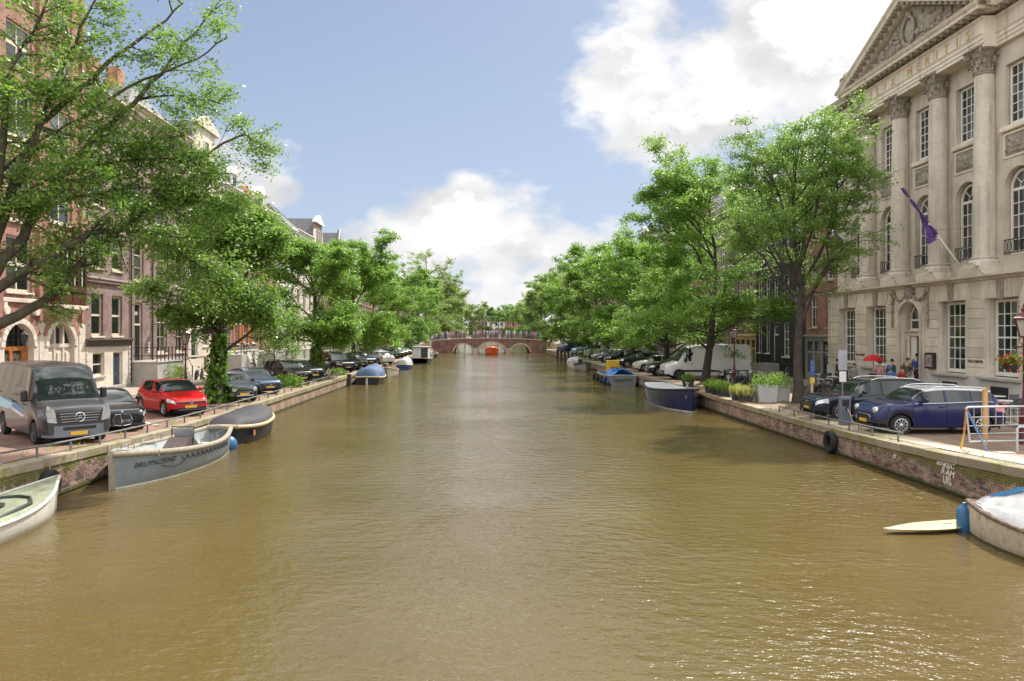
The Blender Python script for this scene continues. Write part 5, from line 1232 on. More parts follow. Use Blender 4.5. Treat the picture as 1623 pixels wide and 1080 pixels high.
def wheel_parts(car, x, y, r, w, rim, spokes, side):
    ty = cached(('tyre', r, w), lambda: MB().lathe([(r * .66, -w / 2), (r * .9, -w / 2), (r * .985, -w * .36), (r, -w * .15), (r, w * .15), (r * .985, w * .36), (r * .9, w / 2), (r * .66, w / 2), (r * .64, 0), (r * .66, -w / 2)], 28, (0, 0, 0), 'y').mesh('wheel', TYRE, 40))
    def mkr():
        m = MB(); R0 = r * .66; m.lathe([(R0, .0), (R0 * 1.0, -w * .48), (R0 * .92, -w * .5), (R0 * .86, -w * .40), (R0 * .86, 0)], 28, (0, 0, 0), 'y')
        for k in range(spokes):
            a = k / spokes * 2 * math.pi; da = .30 * math.pi / spokes * 2 * .8
            P = [(math.cos(q) * rr, yy, math.sin(q) * rr) for q, rr, yy in ((a - da * .9, R0 * .2, -w * .46), (a + da * .9, R0 * .2, -w * .46), (a + da * .62, R0 * .92, -w * .44), (a - da * .62, R0 * .92, -w * .44))]
            Q = [(p[0], -w * .30, p[2]) for p in P]; m.add(P + Q, [(0, 1, 2, 3), (0, 4, 5, 1), (1, 5, 6, 2), (2, 6, 7, 3), (3, 7, 4, 0)])
        m.lathe([(0, -w * .52), (R0 * .16, -w * .52), (R0 * .24, -w * .46), (R0 * .24, -w * .2)], 14, (0, 0, 0), 'y'); return m.mesh('rim', rim, 40)
    o = OB('wheel', ty, car, (x, y, r)); q = OB('rim', cached(('rim', r, w, rim.name, spokes), mkr), o)
    d = OB('brake_disc', cached(('disc', r), lambda: MB().lathe([(0, -.02), (r * .6, -.02), (r * .6, .02), (0, .02)], 20, (0, 0, 0), 'y').mesh('brake_disc', BLKP)), o)
    if side > 0: o.rotation_euler = (0, 0, math.pi)
    return o
def make_car(name, label, P, col, roofm=None, group=None, cat='car', rim=None, spokes=10, plate='y', clad=None, face=None):
    """lofted body from a side profile, a belt line and a plan taper. Local +x is forward; s runs from nose to tail."""
    L, W, H = P['L'], P['W'], P['H']; r = P.get('r', .325); fa, ra = P['fa'], P['L'] - P['ro']; sill = P.get('sill', .23); van = P.get('van', False)
    top, belt = P['top'], P['belt']; cow, wt, rt, tb = P['cow'], P['wt'], P['rt'], P['tb']
    S = set([0, .02, .07, .15, .28, .45, L, L - .02, L - .07, L - .16, L - .3, cow, wt, rt, tb])
    for c in (fa, ra): S |= set(round(c + d * (r + .07), 4) for d in (-1.02, -.98, -.87, -.7, -.5, -.25, 0, .25, .5, .7, .87, .98, 1.02))
    for d in P['doors']: S |= set(d)
    for d in P['glass']: S |= set(d)
    S |= set(cow + (wt - cow) * k / 4 for k in range(5)); S |= set(rt + (tb - rt) * k / 4 for k in range(5)) if tb > rt + .02 else set(); S |= set(np.arange(.6, L - .4, .22).round(3))
    S = sorted(x for x in S if 0 <= x <= L); S = [s for i, s in enumerate(S) if i == 0 or s - S[i - 1] > .012]
    def hw(s):
        a = max(0, (P.get('nt', .75) - s) / P.get('nt', .75)); b = max(0, (s - (L - .6)) / .6); return W / 2 * (1 - P.get('nose', .27) * a ** 2.2 - P.get('tail', .10) * b ** 2.6)
    def section(s):
        zt = smooth_interp(top, s); zb = min(smooth_interp(belt, s), zt - .012); w = hw(s); c = max(0., min(1., (zt - zb - .05) / .40)); rw = (w - .11) * (1 - c) + w * P.get('rw', .78) * c; zl = sill + (.10 if s < .3 or s > L - .3 else 0) * 1.0
        for cx in (fa, ra):
            d = abs(s - cx); R_ = r + .07
            if d < R_: zl = max(zl, r + math.sqrt(R_ * R_ - d * d) - .01)
        zl = min(zl, zb - .12); z1 = zl + (zb - zl) * .28; z2 = zl + (zb - zl) * .68
        return [(w - .035, zl), (w, z1), (w + .004, z2), (w - .022, zb - .012), (w - .05, zb + (zt - zb) * .06), (rw + .0, zt - .05 * c - .006), (rw * .86, zt - .012 * c), (rw * .45, zt + .004), (0, zt + .008)]
    sec = {s: section(s) for s in S}; NB = 8; X = lambda s: L / 2 - s
    parts = {}
    def put(key, side, s0, s1, j, gap0=0., gap1=0.):
        A, B = sec[s0], sec[s1]; q = [(X(s0 + gap0), side * A[j][0], A[j][1]), (X(s1 - gap1), side * B[j][0], B[j][1]), (X(s1 - gap1), side * B[j + 1][0], B[j + 1][1]), (X(s0 + gap0), side * A[j + 1][0], A[j + 1][1])]
        parts.setdefault(key, MB()).add(q if side < 0 else q[::-1], [(0, 1, 2, 3)])
    dn = P['doors']; gn = P['glass']; hl = P.get('hl', (.03, .46)); tl = P.get('tl', .34)
    for s0, s1 in zip(S[:-1], S[1:]):
        m = (s0 + s1) / 2
        for side in (-1, 1):
            for j in range(NB):
                key = 'body'
                if j == 4 and any(a <= m <= b for a, b in gn): key = ('side_window', side, next(i for i, (a, b) in enumerate(gn) if a <= m <= b))
                elif j >= 5 and cow < m < wt: key = 'windscreen'
                elif j >= 5 and rt < m < tb and P.get('rear_glass', True): key = 'rear_window'
                elif j >= 5 and wt <= m <= rt and roofm: key = 'roof'
                elif j in (0, 1, 2, 3) and any(a <= m <= b for a, b in dn):
                    i, (a, b) = next((i, d) for i, d in enumerate(dn) if d[0] <= m <= d[1]); put(('door', side, i), side, s0, s1, j, .006 if abs(s0 - a) < .02 else 0, .006 if abs(s1 - b) < .02 else 0); continue
                elif j == P.get('hlj', 2) and hl[0] <= m <= hl[1]: key = ('headlight', side)
                elif j == P.get('tlj', 2) and m > L - tl: key = ('tail_light', side)
                elif clad and j == 0: key = 'cladding'
                put(key, side, s0, s1, j)
    b = parts['body']
    for s, rev in ((0, False), (L, True)):          # close nose and tail
        A = sec[s]; ring = [(X(s), -y, z) for y, z in A] + [(X(s), y, z) for y, z in A[::-1][1:]]; b.add(ring, [tuple(range(len(ring))) if rev else tuple(range(len(ring)))[::-1]])
    t = thing(name, label, cat, group=group)
    me_body = b.weld().build('body', col, t, 48)
    for k, m in parts.items():
        if k == 'body': continue
        nm = k if isinstance(k, str) else k[0]; mt = {'windscreen': CGLASS, 'rear_window': CGLASS, 'side_window': CGLASS, 'door': col, 'headlight': LAMP, 'tail_light': TAIL, 'roof': roofm, 'cladding': clad}[nm]
        if nm in ('side_window', 'windscreen', 'rear_window'): pass
        o = m.weld().build(nm, mt, t, 48)
        if nm == 'door':
            a, c = dn[k[2]]; hx = X(c - .16); zz = smooth_interp(belt, c - .16) - .12
            MB().box(hx - .09, hx + .09, min(k[1] * (W / 2 - .01), k[1] * (W / 2 + .025)), max(k[1] * (W / 2 - .01), k[1] * (W / 2 + .025)), zz - .018, zz + .018, .008).build('handle', P.get('handle', col), o)
    # dark floor pan and wheel wells, cabin block behind the glass
    MB().box(X(L - .12), X(.12), -W / 2 + .24, W / 2 - .24, sill - .04, P.get('panz', .72)).box(X(ra - r - .12), X(fa + r + .12), -W / 2 + .06, W / 2 - .06, sill - .03, sill + .12).build('underbody', UNDER, t)
    for cx in (fa, ra):
        for s in (-1, 1): wheel_parts(t, X(cx), s * (W / 2 - .125), r, .215, rim or ALLOY, spokes, s)
    z0 = smooth_interp(belt, cow) + .07     # mirrors
    for s in (-1, 1):
        mx = X(cow + P.get('mir', .42)); q = MB().box(mx - .06, mx + .09, s * (W / 2 + .12) - .09, s * (W / 2 + .12) + .09, z0, z0 + P.get('mirh', .15), .04); q.box(mx - .02, mx + .03, min(s * (W / 2 - .06), s * (W / 2 + .06)), max(s * (W / 2 - .06), s * (W / 2 + .06)), z0 + .01, z0 + .05); q.build('wing_mirror', P.get('mirm', col), t)
    # bumper details on nose and tail
    if face: face(t, P, X)
    pz = P.get('pz', .42); xf = L / 2
    pl = PLATEY if plate == 'y' else PLATEG
    po = P.get('po', 0.); MB().box(xf + .012 + po, xf + .03 + po, -.26, .26, pz - .055, pz + .055, .006).build('number_plate', pl, t); 
    MB().box(-xf - .02, -xf - .004, -.26, .26, pz + .25, pz + .36, .006).build('number_plate', pl, t)
    if plate == 'y': MB().box(xf + .0302 + po, xf + .032 + po, .21, .258, pz - .05, pz + .05).build('plate_band', PLATEB, t)
    if P.get('rails'):
        for s in (-1, 1):
            y = s * W / 2 * P.get('rw', .78) * .93; pts = [(X(x), y, smooth_interp(top, x) + (.055 if .12 < (x - wt - .1) / (rt - wt - .2) < .88 else .0)) for x in np.linspace(wt + .1, rt - .1, 9)]; MB().tube(pts, .018, 6).build('roof_rail', CHROME if P['rails'] == 'c' else BLKP, t, 50)
    return t
# ---- fronts
def kidney(t, P, X):
    x = X(0); zc = P.get('gz', .52); h, w = P.get('gh', .17), P.get('gw', .30)
    for s in (-1, 1):
        q = [(s * .03, zc - h), (s * w, zc - h * .8), (s * (w + .05), zc), (s * (w - .02), zc + h * .9), (s * .04, zc + h)]
        MB().prism(q, x + .006, x + .03, 'x').build('grille', BLKP, t); MB().tube([(x + .03, a, b) for a, b in q + q[:1]], .011, 5).build('grille_frame', CHROME, t)
    MB().box(x + .004, x + .02, -P['W'] * .38, P['W'] * .38, .24, .34, .01).build('air_intake', BLKP, t)
    MB().lathe([(.0, .0), (.045, .0), (.045, .012), (0, .014)], 14, (x + .0, 0, zc + h + .09), 'x').build('badge', CHROME, t)
def wide_grille(t, P, X):
    x = X(0); z = P.get('gz', .50); w = P['W'] * .24; h = P.get('gh', .15)
    MB().prism([(-w, z - h), (w, z - h), (w * 1.18, z + h * .3), (w, z + h), (-w, z + h), (-w * 1.18, z + h * .3)], x + .004, x + .026, 'x').build('grille', BLKP, t)
    for k in range(3): MB().box(x + .026, x + .034, -w * .95, w * .95, z - h * .6 + k * h * .6 - .008, z - h * .6 + k * h * .6 + .008).build('grille_bar', CHROME, t)
    for s in (-1, 1): MB().box(x + .0, x + .018, min(s * P['W'] * .27, s * P['W'] * .36), max(s * P['W'] * .27, s * P['W'] * .36), .26, .42, .01).build('air_intake', BLKP, t)
    MB().lathe([(0, 0), (.06, 0), (.06, .012), (0, .014)], 14, (x + .03, 0, z + h * .35), 'x').build('badge', CHROME, t)
def diamond(t, P, X):
    x = X(0); z = .60; w = P['W'] * .34
    MB().prism([(-w, z + .03), (w, z + .03), (w * .9, z - .05), (-w * .9, z - .05)], x + .004, x + .022, 'x').build('grille', BLKP, t); MB().box(x + .022, x + .03, -w * .95, w * .95, z + .015, z + .03).build('grille_bar', CHROME, t)
    MB().prism([(0, z + .12), (.075, z), (0, z - .12), (-.075, z)], x + .022, x + .04, 'x').build('badge', CHROME, t); MB().prism([(0, z + .065), (.04, z), (0, z - .065), (-.04, z)], x + .0402, x + .043, 'x').build('badge_center', BLKP, t)
    MB().prism([(-w * 1.05, .40), (w * 1.05, .40), (w * .9, .27), (-w * .9, .27)], x + .004, x + .018, 'x').build('air_intake', BLKP, t); MB().box(x + .018, x + .03, -w * .95, w * .95, .285, .305).build('bumper_trim', CHROME, t)
def star(t, P, X):
    x = X(0); z = .88; w = .58
    MB().prism([(-w, z + .14), (w, z + .14), (w * .82, z - .17), (-w * .82, z - .17)], x + .004, x + .03, 'x').build('grille', BLKP, t)
    for k in range(4): MB().box(x + .03, x + .042, -w * (.84 + .04 * k), w * (.84 + .04 * k), z - .13 + .078 * k - .011, z - .13 + .078 * k + .011).build('grille_bar', mk('grey_trim', (.30, .30, .31), .35, .6), t)
    e = MB().tube([(x + .055, math.cos(a) * .13, z - .01 + math.sin(a) * .13) for a in np.linspace(0, 6.2832, 21)], .014, 6).build('badge', CHROME, t, 50)
    for k in range(3): a = R(90 + 120 * k); MB().prism([(math.cos(a) * .125, z - .01 + math.sin(a) * .125), (math.cos(a + 1.05) * .03, z - .01 + math.sin(a + 1.05) * .03), (math.cos(a - 1.05) * .03, z - .01 + math.sin(a - 1.05) * .03)], x + .045, x + .06, 'x').build('badge_arm', CHROME, e)
    bm = mk('grey_bumper', (.16, .18, .22), .5, var=.12)
    bp = MB(); ws = P['W'] / 2 * .86
    bp.grid([[(x + .05 - .28 * max(0, (abs(y) - ws * .55) / (ws * .45)) ** 2 if abs(y) < ws else x - .35, y * 1.08, zz) for zz in (.30, .36, .58, .64)] for y in np.linspace(-ws, ws, 15)])
    bp.build('bumper', bm, t, 50); MB().box(x + .048, x + .062, -.45, .45, .50, .60, .01).build('air_intake', BLKP, t)
    for s in (-1, 1):
        q = [(s * .60, z - .16), (s * .66, z + .22), (s * .80, z + .34), (s * .86, z + .10), (s * .84, z - .12)]; MB().prism(q, x - .22, x + .012, 'x').build('headlight', LAMP, t)
    MB().box(X(.9) - .12, X(.9) + .02, -.72, -.34, 1.285, 1.30).build('vent', BLKP, t); MB().box(X(.9) - .12, X(.9) + .02, .34, .72, 1.285, 1.30).build('vent', BLKP, t)
def round_eyes(t, P, X):
    x = X(0); z = P.get('ez', .62); gz_ = P.get('rg', 0.)
    for s in (-1, 1): MB().lathe([(0, .05), (.07, .045), (.10, .02), (.115, -.01), (.115, -.12)], 18, (x - P.get('ed', .03), s * P['W'] * P.get('ey', .31), z), 'x').build('headlight', LAMP, t, 50); MB().tube([(x - P.get('ed', .03) + .0, s * P['W'] * P.get('ey', .31) + math.cos(a) * .12, z + math.sin(a) * .12) for a in np.linspace(0, 6.28, 17)], .013, 5).build('headlight_ring', CHROME, t, 50)
    w = P['W'] * .25; q = [(-w, .34 + gz_), (w, .34 + gz_), (w * 1.05, .46 + gz_), (w * .8, .53 + gz_ * 1.1), (-w * .8, .53 + gz_ * 1.1), (-w * 1.05, .46 + gz_)]; MB().prism(q, x + .003, x + .02, 'x').build('grille', BLKP, t); MB().tube([(x + .02, a, b) for a, b in q + q[:1]], .011, 5).build('grille_frame', CHROME, t); MB().box(x + .003, x + .018, -P['W'] * .34, P['W'] * .34, .26, .32, .01).build('air_intake', BLKP, t)
# ---- body types (s from the nose)
def hatch(L=4.06, W=1.73, H=1.45, wb=2.59, fo=.80, **k):
    p = dict(L=L, W=W, H=H, fa=fo, ro=L - fo - wb, cow=L * .255, wt=L * .44, rt=L * .84, tb=L * .965, r=.315,
             top=[(0, .62), (.05, .70), (.2, .78), (L * .15, .88), (L * .255, .98), (L * .35, H - .17), (L * .44, H - .035), (L * .58, H), (L * .74, H - .03), (L * .84, H - .10), (L * .965, H - .50), (L - .05, .86), (L, .70)],
             belt=[(0, .60), (.06, .66), (.25, .735), (L * .25, .88), (L * .6, .93), (L * .86, 1.02), (L, .84)],
             doors=[(L * .275, L * .525), (L * .53, L * .755)], glass=[(L * .325, L * .515), (L * .54, L * .80)]); p.update(k); return p
def sedan(L=4.75, W=1.84, H=1.43, wb=2.84, fo=.84, **k):
    p = dict(L=L, W=W, H=H, fa=fo, ro=L - fo - wb, cow=L * .30, wt=L * .46, rt=L * .70, tb=L * .86, r=.34,
             top=[(0, .62), (.06, .72), (.25, .80), (L * .18, .89), (L * .30, .97), (L * .39, H - .15), (L * .46, H - .03), (L * .56, H), (L * .70, H - .06), (L * .78, H - .20), (L * .86, 1.04), (L * .97, 1.00), (L - .03, .92), (L, .70)],
             belt=[(0, .60), (.06, .67), (.3, .75), (L * .30, .90), (L * .6, .94), (L * .85, .99), (L, .86)],
             doors=[(L * .31, L * .525), (L * .53, L * .72)], glass=[(L * .36, L * .52), (L * .54, L * .735)]); p.update(k); return p
def suv(L=4.45, W=1.82, H=1.60, wb=2.68, fo=.86, **k):
    p = dict(L=L, W=W, H=H, fa=fo, ro=L - fo - wb, cow=L * .275, wt=L * .43, rt=L * .86, tb=L * .965, r=.35, sill=.27, pz=.48, gz=.62,
             top=[(0, .70), (.05, .82), (.22, .93), (L * .15, 1.0), (L * .275, 1.07), (L * .36, H - .18), (L * .43, H - .045), (L * .58, H), (L * .76, H - .02), (L * .86, H - .07), (L * .965, H - .50), (L - .04, .95), (L, .75)],
             belt=[(0, .68), (.06, .77), (.25, .86), (L * .27, .99), (L * .6, 1.04), (L * .88, 1.10), (L, .95)],
             doors=[(L * .29, L * .52), (L * .525, L * .735)], glass=[(L * .335, L * .51), (L * .53, L * .71), (L * .735, L * .86)]); p.update(k); return p
def vanp(L=5.9, W=1.98, H=2.40, wb=3.66, fo=1.0, **k):
    p = dict(L=L, W=W, H=H, fa=fo, ro=L - fo - wb, cow=.92, wt=1.72, rt=L - .05, tb=L - .045, r=.36, sill=.30, nt=.6, nose=.16, tail=.03, rw=.84, pz=.47, van=True, panz=.9, mirh=.34, mirm=BLKP, mir=.5, handle=BLKP, rear_glass=False, hl=(9, 9), tl=.1,
             top=[(0, 1.02), (.08, 1.12), (.35, 1.20), (.92, 1.33), (1.3, H - .45), (1.72, H - .10), (2.4, H - .01), (L * .7, H), (L - .12, H - .02), (L - .03, H - .10), (L, H - .3)],
             belt=[(0, .95), (.1, 1.0), (.5, 1.12), (.92, 1.22), (1.9, 1.30), (L, 1.30)], doors=[(1.18, 2.10), (2.2, 3.35)], glass=[(1.50, 2.05)]); p.update(k); return p
def park(o, x, y, heading, z=None, sc_=1.0):
    o.location = (x, y, (gz(y) if z is None else z) - .01); sl = math.atan2(gz(y + .5) - gz(y - .5), 1.0)
    o.rotation_euler = (0, 0, R(heading)); o.scale = (sc_,) * 3; return o
def nose_at(o, x, y, heading, L, sc_=1.0):
    h = R(heading); return park(o, x - math.cos(h) * L / 2 * sc_, y - math.sin(h) * L / 2 * sc_, heading, None, sc_)
CARS = 'cars parked along the canal'
# ---- left bank
v = make_car('parked_van', 'dark grey van with a star badge and blue stripes at the left edge', vanp(5.9, po=.055, pz=.40), paint('gunmetal', (.055, .054, .058), .28, .4), None, CARS, 'van', STEELW, 6, face=star)
nose_at(v, -12.1, 22.1, -45, 5.9)
# the blue and white flash along the side of the van, and its dark rear side windows
for k, (c, pts) in enumerate([((.05, .17, .38), [(1.7, 1.02), (3.9, 1.28), (4.5, 1.02), (2.4, .86)]), ((.30, .52, .62), [(3.2, 1.12), (4.9, 1.26), (4.9, .92), (3.7, .92)]), ((.55, .53, .52), [(1.75, .84), (3.6, 1.04), (3.4, .92), (2.1, .78)])]):
    MB().prism([(2.95 - a, b) for a, b in pts], .9925 + .0015 * k, .9945 + .0015 * k).xf(Matrix.Scale(-1, 4, (0, 1, 0))).build('side_flash', mk('flash_%d' % k, c, .35), v)
for a, b in ((3.75, 5.2),): MB().prism([(2.95 - a, 1.36), (2.95 - b, 1.36), (2.95 - b, 2.05), (2.95 - a, 2.10)], -.93, -.915).xf(Matrix.Rotation(R(-7), 4, 'X') @ Matrix.Translation((0, -.17, -.10))).build('side_window', CGLASS, v)
mk('flash_0', (0, 0, 0))
s = make_car('parked_car', 'black saloon with tall twin-kidney grille, parked behind the grey van', sedan(4.77, 1.85, 1.40, gh=.20, gw=.26, gz=.46), paint('black_sapphire', (.012, .013, .017), .2, .3), None, CARS, face=kidney, plate='g', spokes=10)
nose_at(s, -12.4, 25.3, -49, 4.77)
c = make_car('parked_car', 'bright red hatchback with diamond badge near the ivy-clad tree', hatch(), paint('flame_red', (.52, .012, .014), .2), None, CARS, face=diamond, spokes=5)
nose_at(c, -12.15, 30.6, -46, 4.06)
c = make_car('parked_car', 'small dark navy city car with round headlights behind the ivy-clad tree', hatch(3.6, 1.66, 1.50, 2.3, .72, hl=(9, 9), nose=.26), paint('dark_navy', (.012, .017, .028), .25), None, CARS, face=round_eyes)
nose_at(c, -12.0, 36.9, -50, 3.6)
blue_sedan = make_car('parked_car', 'steel blue saloon beside the slender young tree', sedan(4.6, 1.80, 1.45, gh=.13), paint('steel_blue', (.045, .075, .13), .22, .4), None, CARS, face=wide_grille)
nose_at(blue_sedan, -12.1, 41.6, -46, 4.6)
bsuv = make_car('parked_car', 'black compact off-roader behind the slender young tree', suv(4.44, rails='b', gh=.12, gw=.20, hl=(.05, .5)), paint('brown_black', (.022, .016, .014), .2, .3), None, CARS, face=kidney)
nose_at(bsuv, -12.1, 49.2, -46, 4.44)
dsed = make_car('parked_car', 'dark grey estate parked beside the black off-roader', suv(4.6, 1.83, 1.48, 2.85, .85, gh=.11, gw=.2), paint('mineral_grey', (.035, .038, .042), .22, .4), None, CARS, face=kidney)
nose_at(dsed, -12.1, 52.6, -46, 4.6)
bigs = make_car('parked_car', 'large black off-roader beyond the ivy-clad tree and bicycles', suv(4.9, 1.92, 1.78, 2.9, .9, rails='c', gh=.16), paint('deep_black', (.010, .010, .011), .2), None, CARS, face=wide_grille)
nose_at(bigs, -12.0, 64.5, -46, 4.9)
silver = make_car('parked_car', 'silver hatchback fourth beyond the bicycles on the left', hatch(4.25, 1.78, 1.47), paint('silver', (.42, .42, .41), .25, .6), None, CARS, face=wide_grille)
nose_at(silver, -12.1, 72.2, -46, 4.25)
white_h = make_car('parked_car', 'white hatchback with red tail lights under the left trees', hatch(4.2, 1.78, 1.50), paint('white', (.66, .66, .64), .25), None, CARS, face=wide_grille)
nose_at(white_h, -13.6, 84.0, 134, 4.2)
def more(src, L, x, y, h, label): c = clone(src, (0, 0, 0), 0, label, CARS); return nose_at(c, x, y, h, L)
more(blue_sedan, 4.6, -12.1, 78, -46, 'blue-grey saloon in the middle of the left row of cars')
more(dsed, 4.6, -12.1, 68.4, -46, 'dark estate beside the large black off-roader')
more(bsuv, 4.44, -12.1, 90, -46, 'black off-roader in the far left row, nearest beyond the white hatchback')
white_v = make_car('parked_van', 'white van at the left end of the far bridge', vanp(5.3, 1.95, 2.2, 3.2), paint('van_white', (.70, .70, .69), .3), None, CARS, 'van', STEELW, 6, face=wide_grille)
nose_at(white_v, -12.6, 139, -46, 5.3)
mint = make_car('parked_car', 'green saloon in the far left row beside the silver cars', sedan(4.6, 1.8, 1.45), paint('racing_green', (.03, .10, .06), .22), None, CARS, face=wide_grille); nose_at(mint, -12.1, 99.5, -46, 4.6)
for i, (src, L, y, lb) in enumerate([(silver, 4.25, 104.5, 'silver hatchback right after the green saloon'), (silver, 4.25, 109.5, 'silver hatchback second after the green saloon'), (white_h, 4.2, 115, 'white hatchback by the moored cabin boat'), (dsed, 4.6, 120.5, 'dark estate by the moored cabin boat'), (silver, 4.25, 126.5, 'silver hatchback nearest the white van by the bridge')]):
    more(src, L, -12.1, y, -46, lb)
# ---- right bank
def mini_face(t, P, X):
    round_eyes(t, P, X)
mini_p = hatch(4.30, 1.82, 1.55, 2.67, .80, r=.335, sill=.27, hl=(9, 9), rg=.10, ez=.80, ed=.05, ey=.33, rails='c', rw=.80, cow=1.12, wt=1.62, rt=3.85, tb=4.16,
    top=[(0, .72), (.05, .84), (.2, .97), (.6, 1.05), (1.12, 1.10), (1.38, 1.36), (1.62, 1.49), (2.3, 1.55), (3.2, 1.53), (3.85, 1.46), (4.16, 1.05), (4.25, .90), (4.3, .70)],
    belt=[(0, .70), (.06, .80), (.25, .93), (1.1, 1.02), (2.5, 1.06), (3.8, 1.10), (4.3, .9)], doors=[(1.16, 2.30), (2.31, 3.22)], glass=[(1.42, 2.24), (2.33, 3.12), (3.17, 3.86)])
mini = make_car('parked_car', 'dark blue compact car with white roof charging at the right quay', mini_p, paint('royal_blue', (.008, .014, .07), .22), mk('paint_roof_white', (.66, .68, .70), .25, coat=.8), CARS, rim=ALLOY, spokes=10, face=mini_face, clad=BLKP)
park(mini, 15.05, 25.5, 180, sc_=1.0)
MB().box(-1.0, 1.0, -.93, -.905, .27, .33, .01).build('sill_trim', CHROME, mini); 
for sgn in (-1, 1):
    MB().tube([(2.15 - x, sgn * (.91 * .80 + .005), smooth_interp(mini_p['top'], x) - .045) for x in np.linspace(1.66, 3.82, 12)], .04, 8).build('roof_edge', mk('paint_roof_white', (.66, .68, .70), .25), mini, 50); MB().tube([(2.15 - x, sgn * .885, smooth_interp(mini_p['belt'], x) + .012) for x in np.linspace(1.25, 3.85, 10)], .011, 6).build('belt_trim', CHROME, mini, 50)
cp = MB().box(.98, 1.20, -.925, -.905, .80, 1.0, .01).build('charge_flap', CHROME, mini); MB().lathe([(0, -.03), (.05, -.03), (.06, .0)], 12, (1.11, -.925, .89), 'y').build('charge_plug', BLKP, cp)
for sgn in (-1, 1): MB().box(-2.16, -2.05, min(sgn * .60, sgn * .80), max(sgn * .60, sgn * .80), .82, 1.06, .03).build('tail_light', TAIL, mini)
etron = make_car('parked_car', 'dark blue estate-like off-roader parked behind the white-roofed compact car', suv(4.88, 1.93, 1.62, 2.93, .92, rails='c', r=.37, gh=.2), paint('manhattan_grey', (.025, .032, .045), .2, .4), None, CARS, face=wide_grille, spokes=10)
park(etron, 15.3, 29.9, 180)
wv = make_car('parked_van', 'tall white van with black side strip behind the right-hand tree', vanp(6.3, 2.02, 2.62, 3.7, top=None) | dict(top=[(0, .98), (.08, 1.08), (.4, 1.18), (.92, 1.34), (1.35, 1.95), (1.75, 2.38), (2.4, 2.56), (4, 2.60), (6.15, 2.58), (6.25, 2.5), (6.3, 2.2)]), paint('van_white', (.70, .70, .69), .3), None, CARS, 'van', STEELW, 6, face=wide_grille)
park(wv, 16.3, 55.8, 180)
for sgn in (-1, 1): MB().box(-3.0, 2.0, min(sgn * 1.0, sgn * 1.02), max(sgn * 1.0, sgn * 1.02), .56, .72, .01).build('side_strip', BLKP, wv)
gcar = more(dsed, 4.6, 12.9, 60.2, 180, 'dark grey estate just beyond the tall white van')
beetle = make_car('parked_car', 'small white rounded hatchback between dark cars on the right', hatch(4.1, 1.8, 1.48, 2.54, .82, hl=(9, 9), nose=.3, tail=.25, ez=.68, ed=.10, top=[(0, .62), (.06, .74), (.3, .88), (.75, .99), (1.12, 1.04), (1.5, 1.33), (1.85, 1.44), (2.3, 1.48), (2.9, 1.42), (3.35, 1.28), (3.75, 1.06), (4.0, .85), (4.1, .62)], cow=1.12, wt=1.85, rt=3.0, tb=3.6, doors=[(1.2, 2.4)], glass=[(1.5, 2.35), (2.42, 2.95)]), paint('candy_white', (.70, .69, .66), .2), None, CARS, face=round_eyes)
park(beetle, 15.1, 66.4, 180)
more(dsed, 4.6, 13.0, 74.3, 180, 'dark blue-grey estate beyond the white rounded hatchback'); more(bsuv, 4.44, 12.9, 81.5, 180, 'black off-roader second beyond the white rounded hatchback'); more(blue_sedan, 4.6, 12.9, 87.3, 180, 'steel blue saloon on the right bank')
more(silver, 4.25, 12.9, 92.5, 180, 'silver hatchback beside the small white van on the right')
wv2 = make_car('parked_van', 'small white van in the middle of the right row', vanp(5.0, 1.92, 1.95, 3.1, fo=.9), paint('van_white', (.70, .70, .69), .3), None, CARS, 'van', STEELW, 6, face=wide_grille); park(wv2, 15.5, 99.6, 180)
more(bsuv, 4.44, 12.9, 106, 180, 'black off-roader between the small white van and the pale blue van')
pb = make_car('parked_van', 'pale blue people carrier near the mooring posts', vanp(4.9, 1.9, 1.85, 3.0, fo=.9) | dict(glass=[(1.5, 2.05), (2.2, 3.2), (3.35, 4.5)]), paint('ice_blue', (.32, .45, .50), .22, .5), None, CARS, 'van', ALLOY, 6, face=wide_grille); park(pb, 15.3, 113, 180)
bv = make_car('parked_van', 'blue van at the right end of the far bridge', vanp(5.2, 1.95, 2.2, 3.1), paint('denim_blue', (.06, .10, .22), .25, .3), None, CARS, 'van', STEELW, 6, face=wide_grille); park(bv, 14.9, 131, 215)
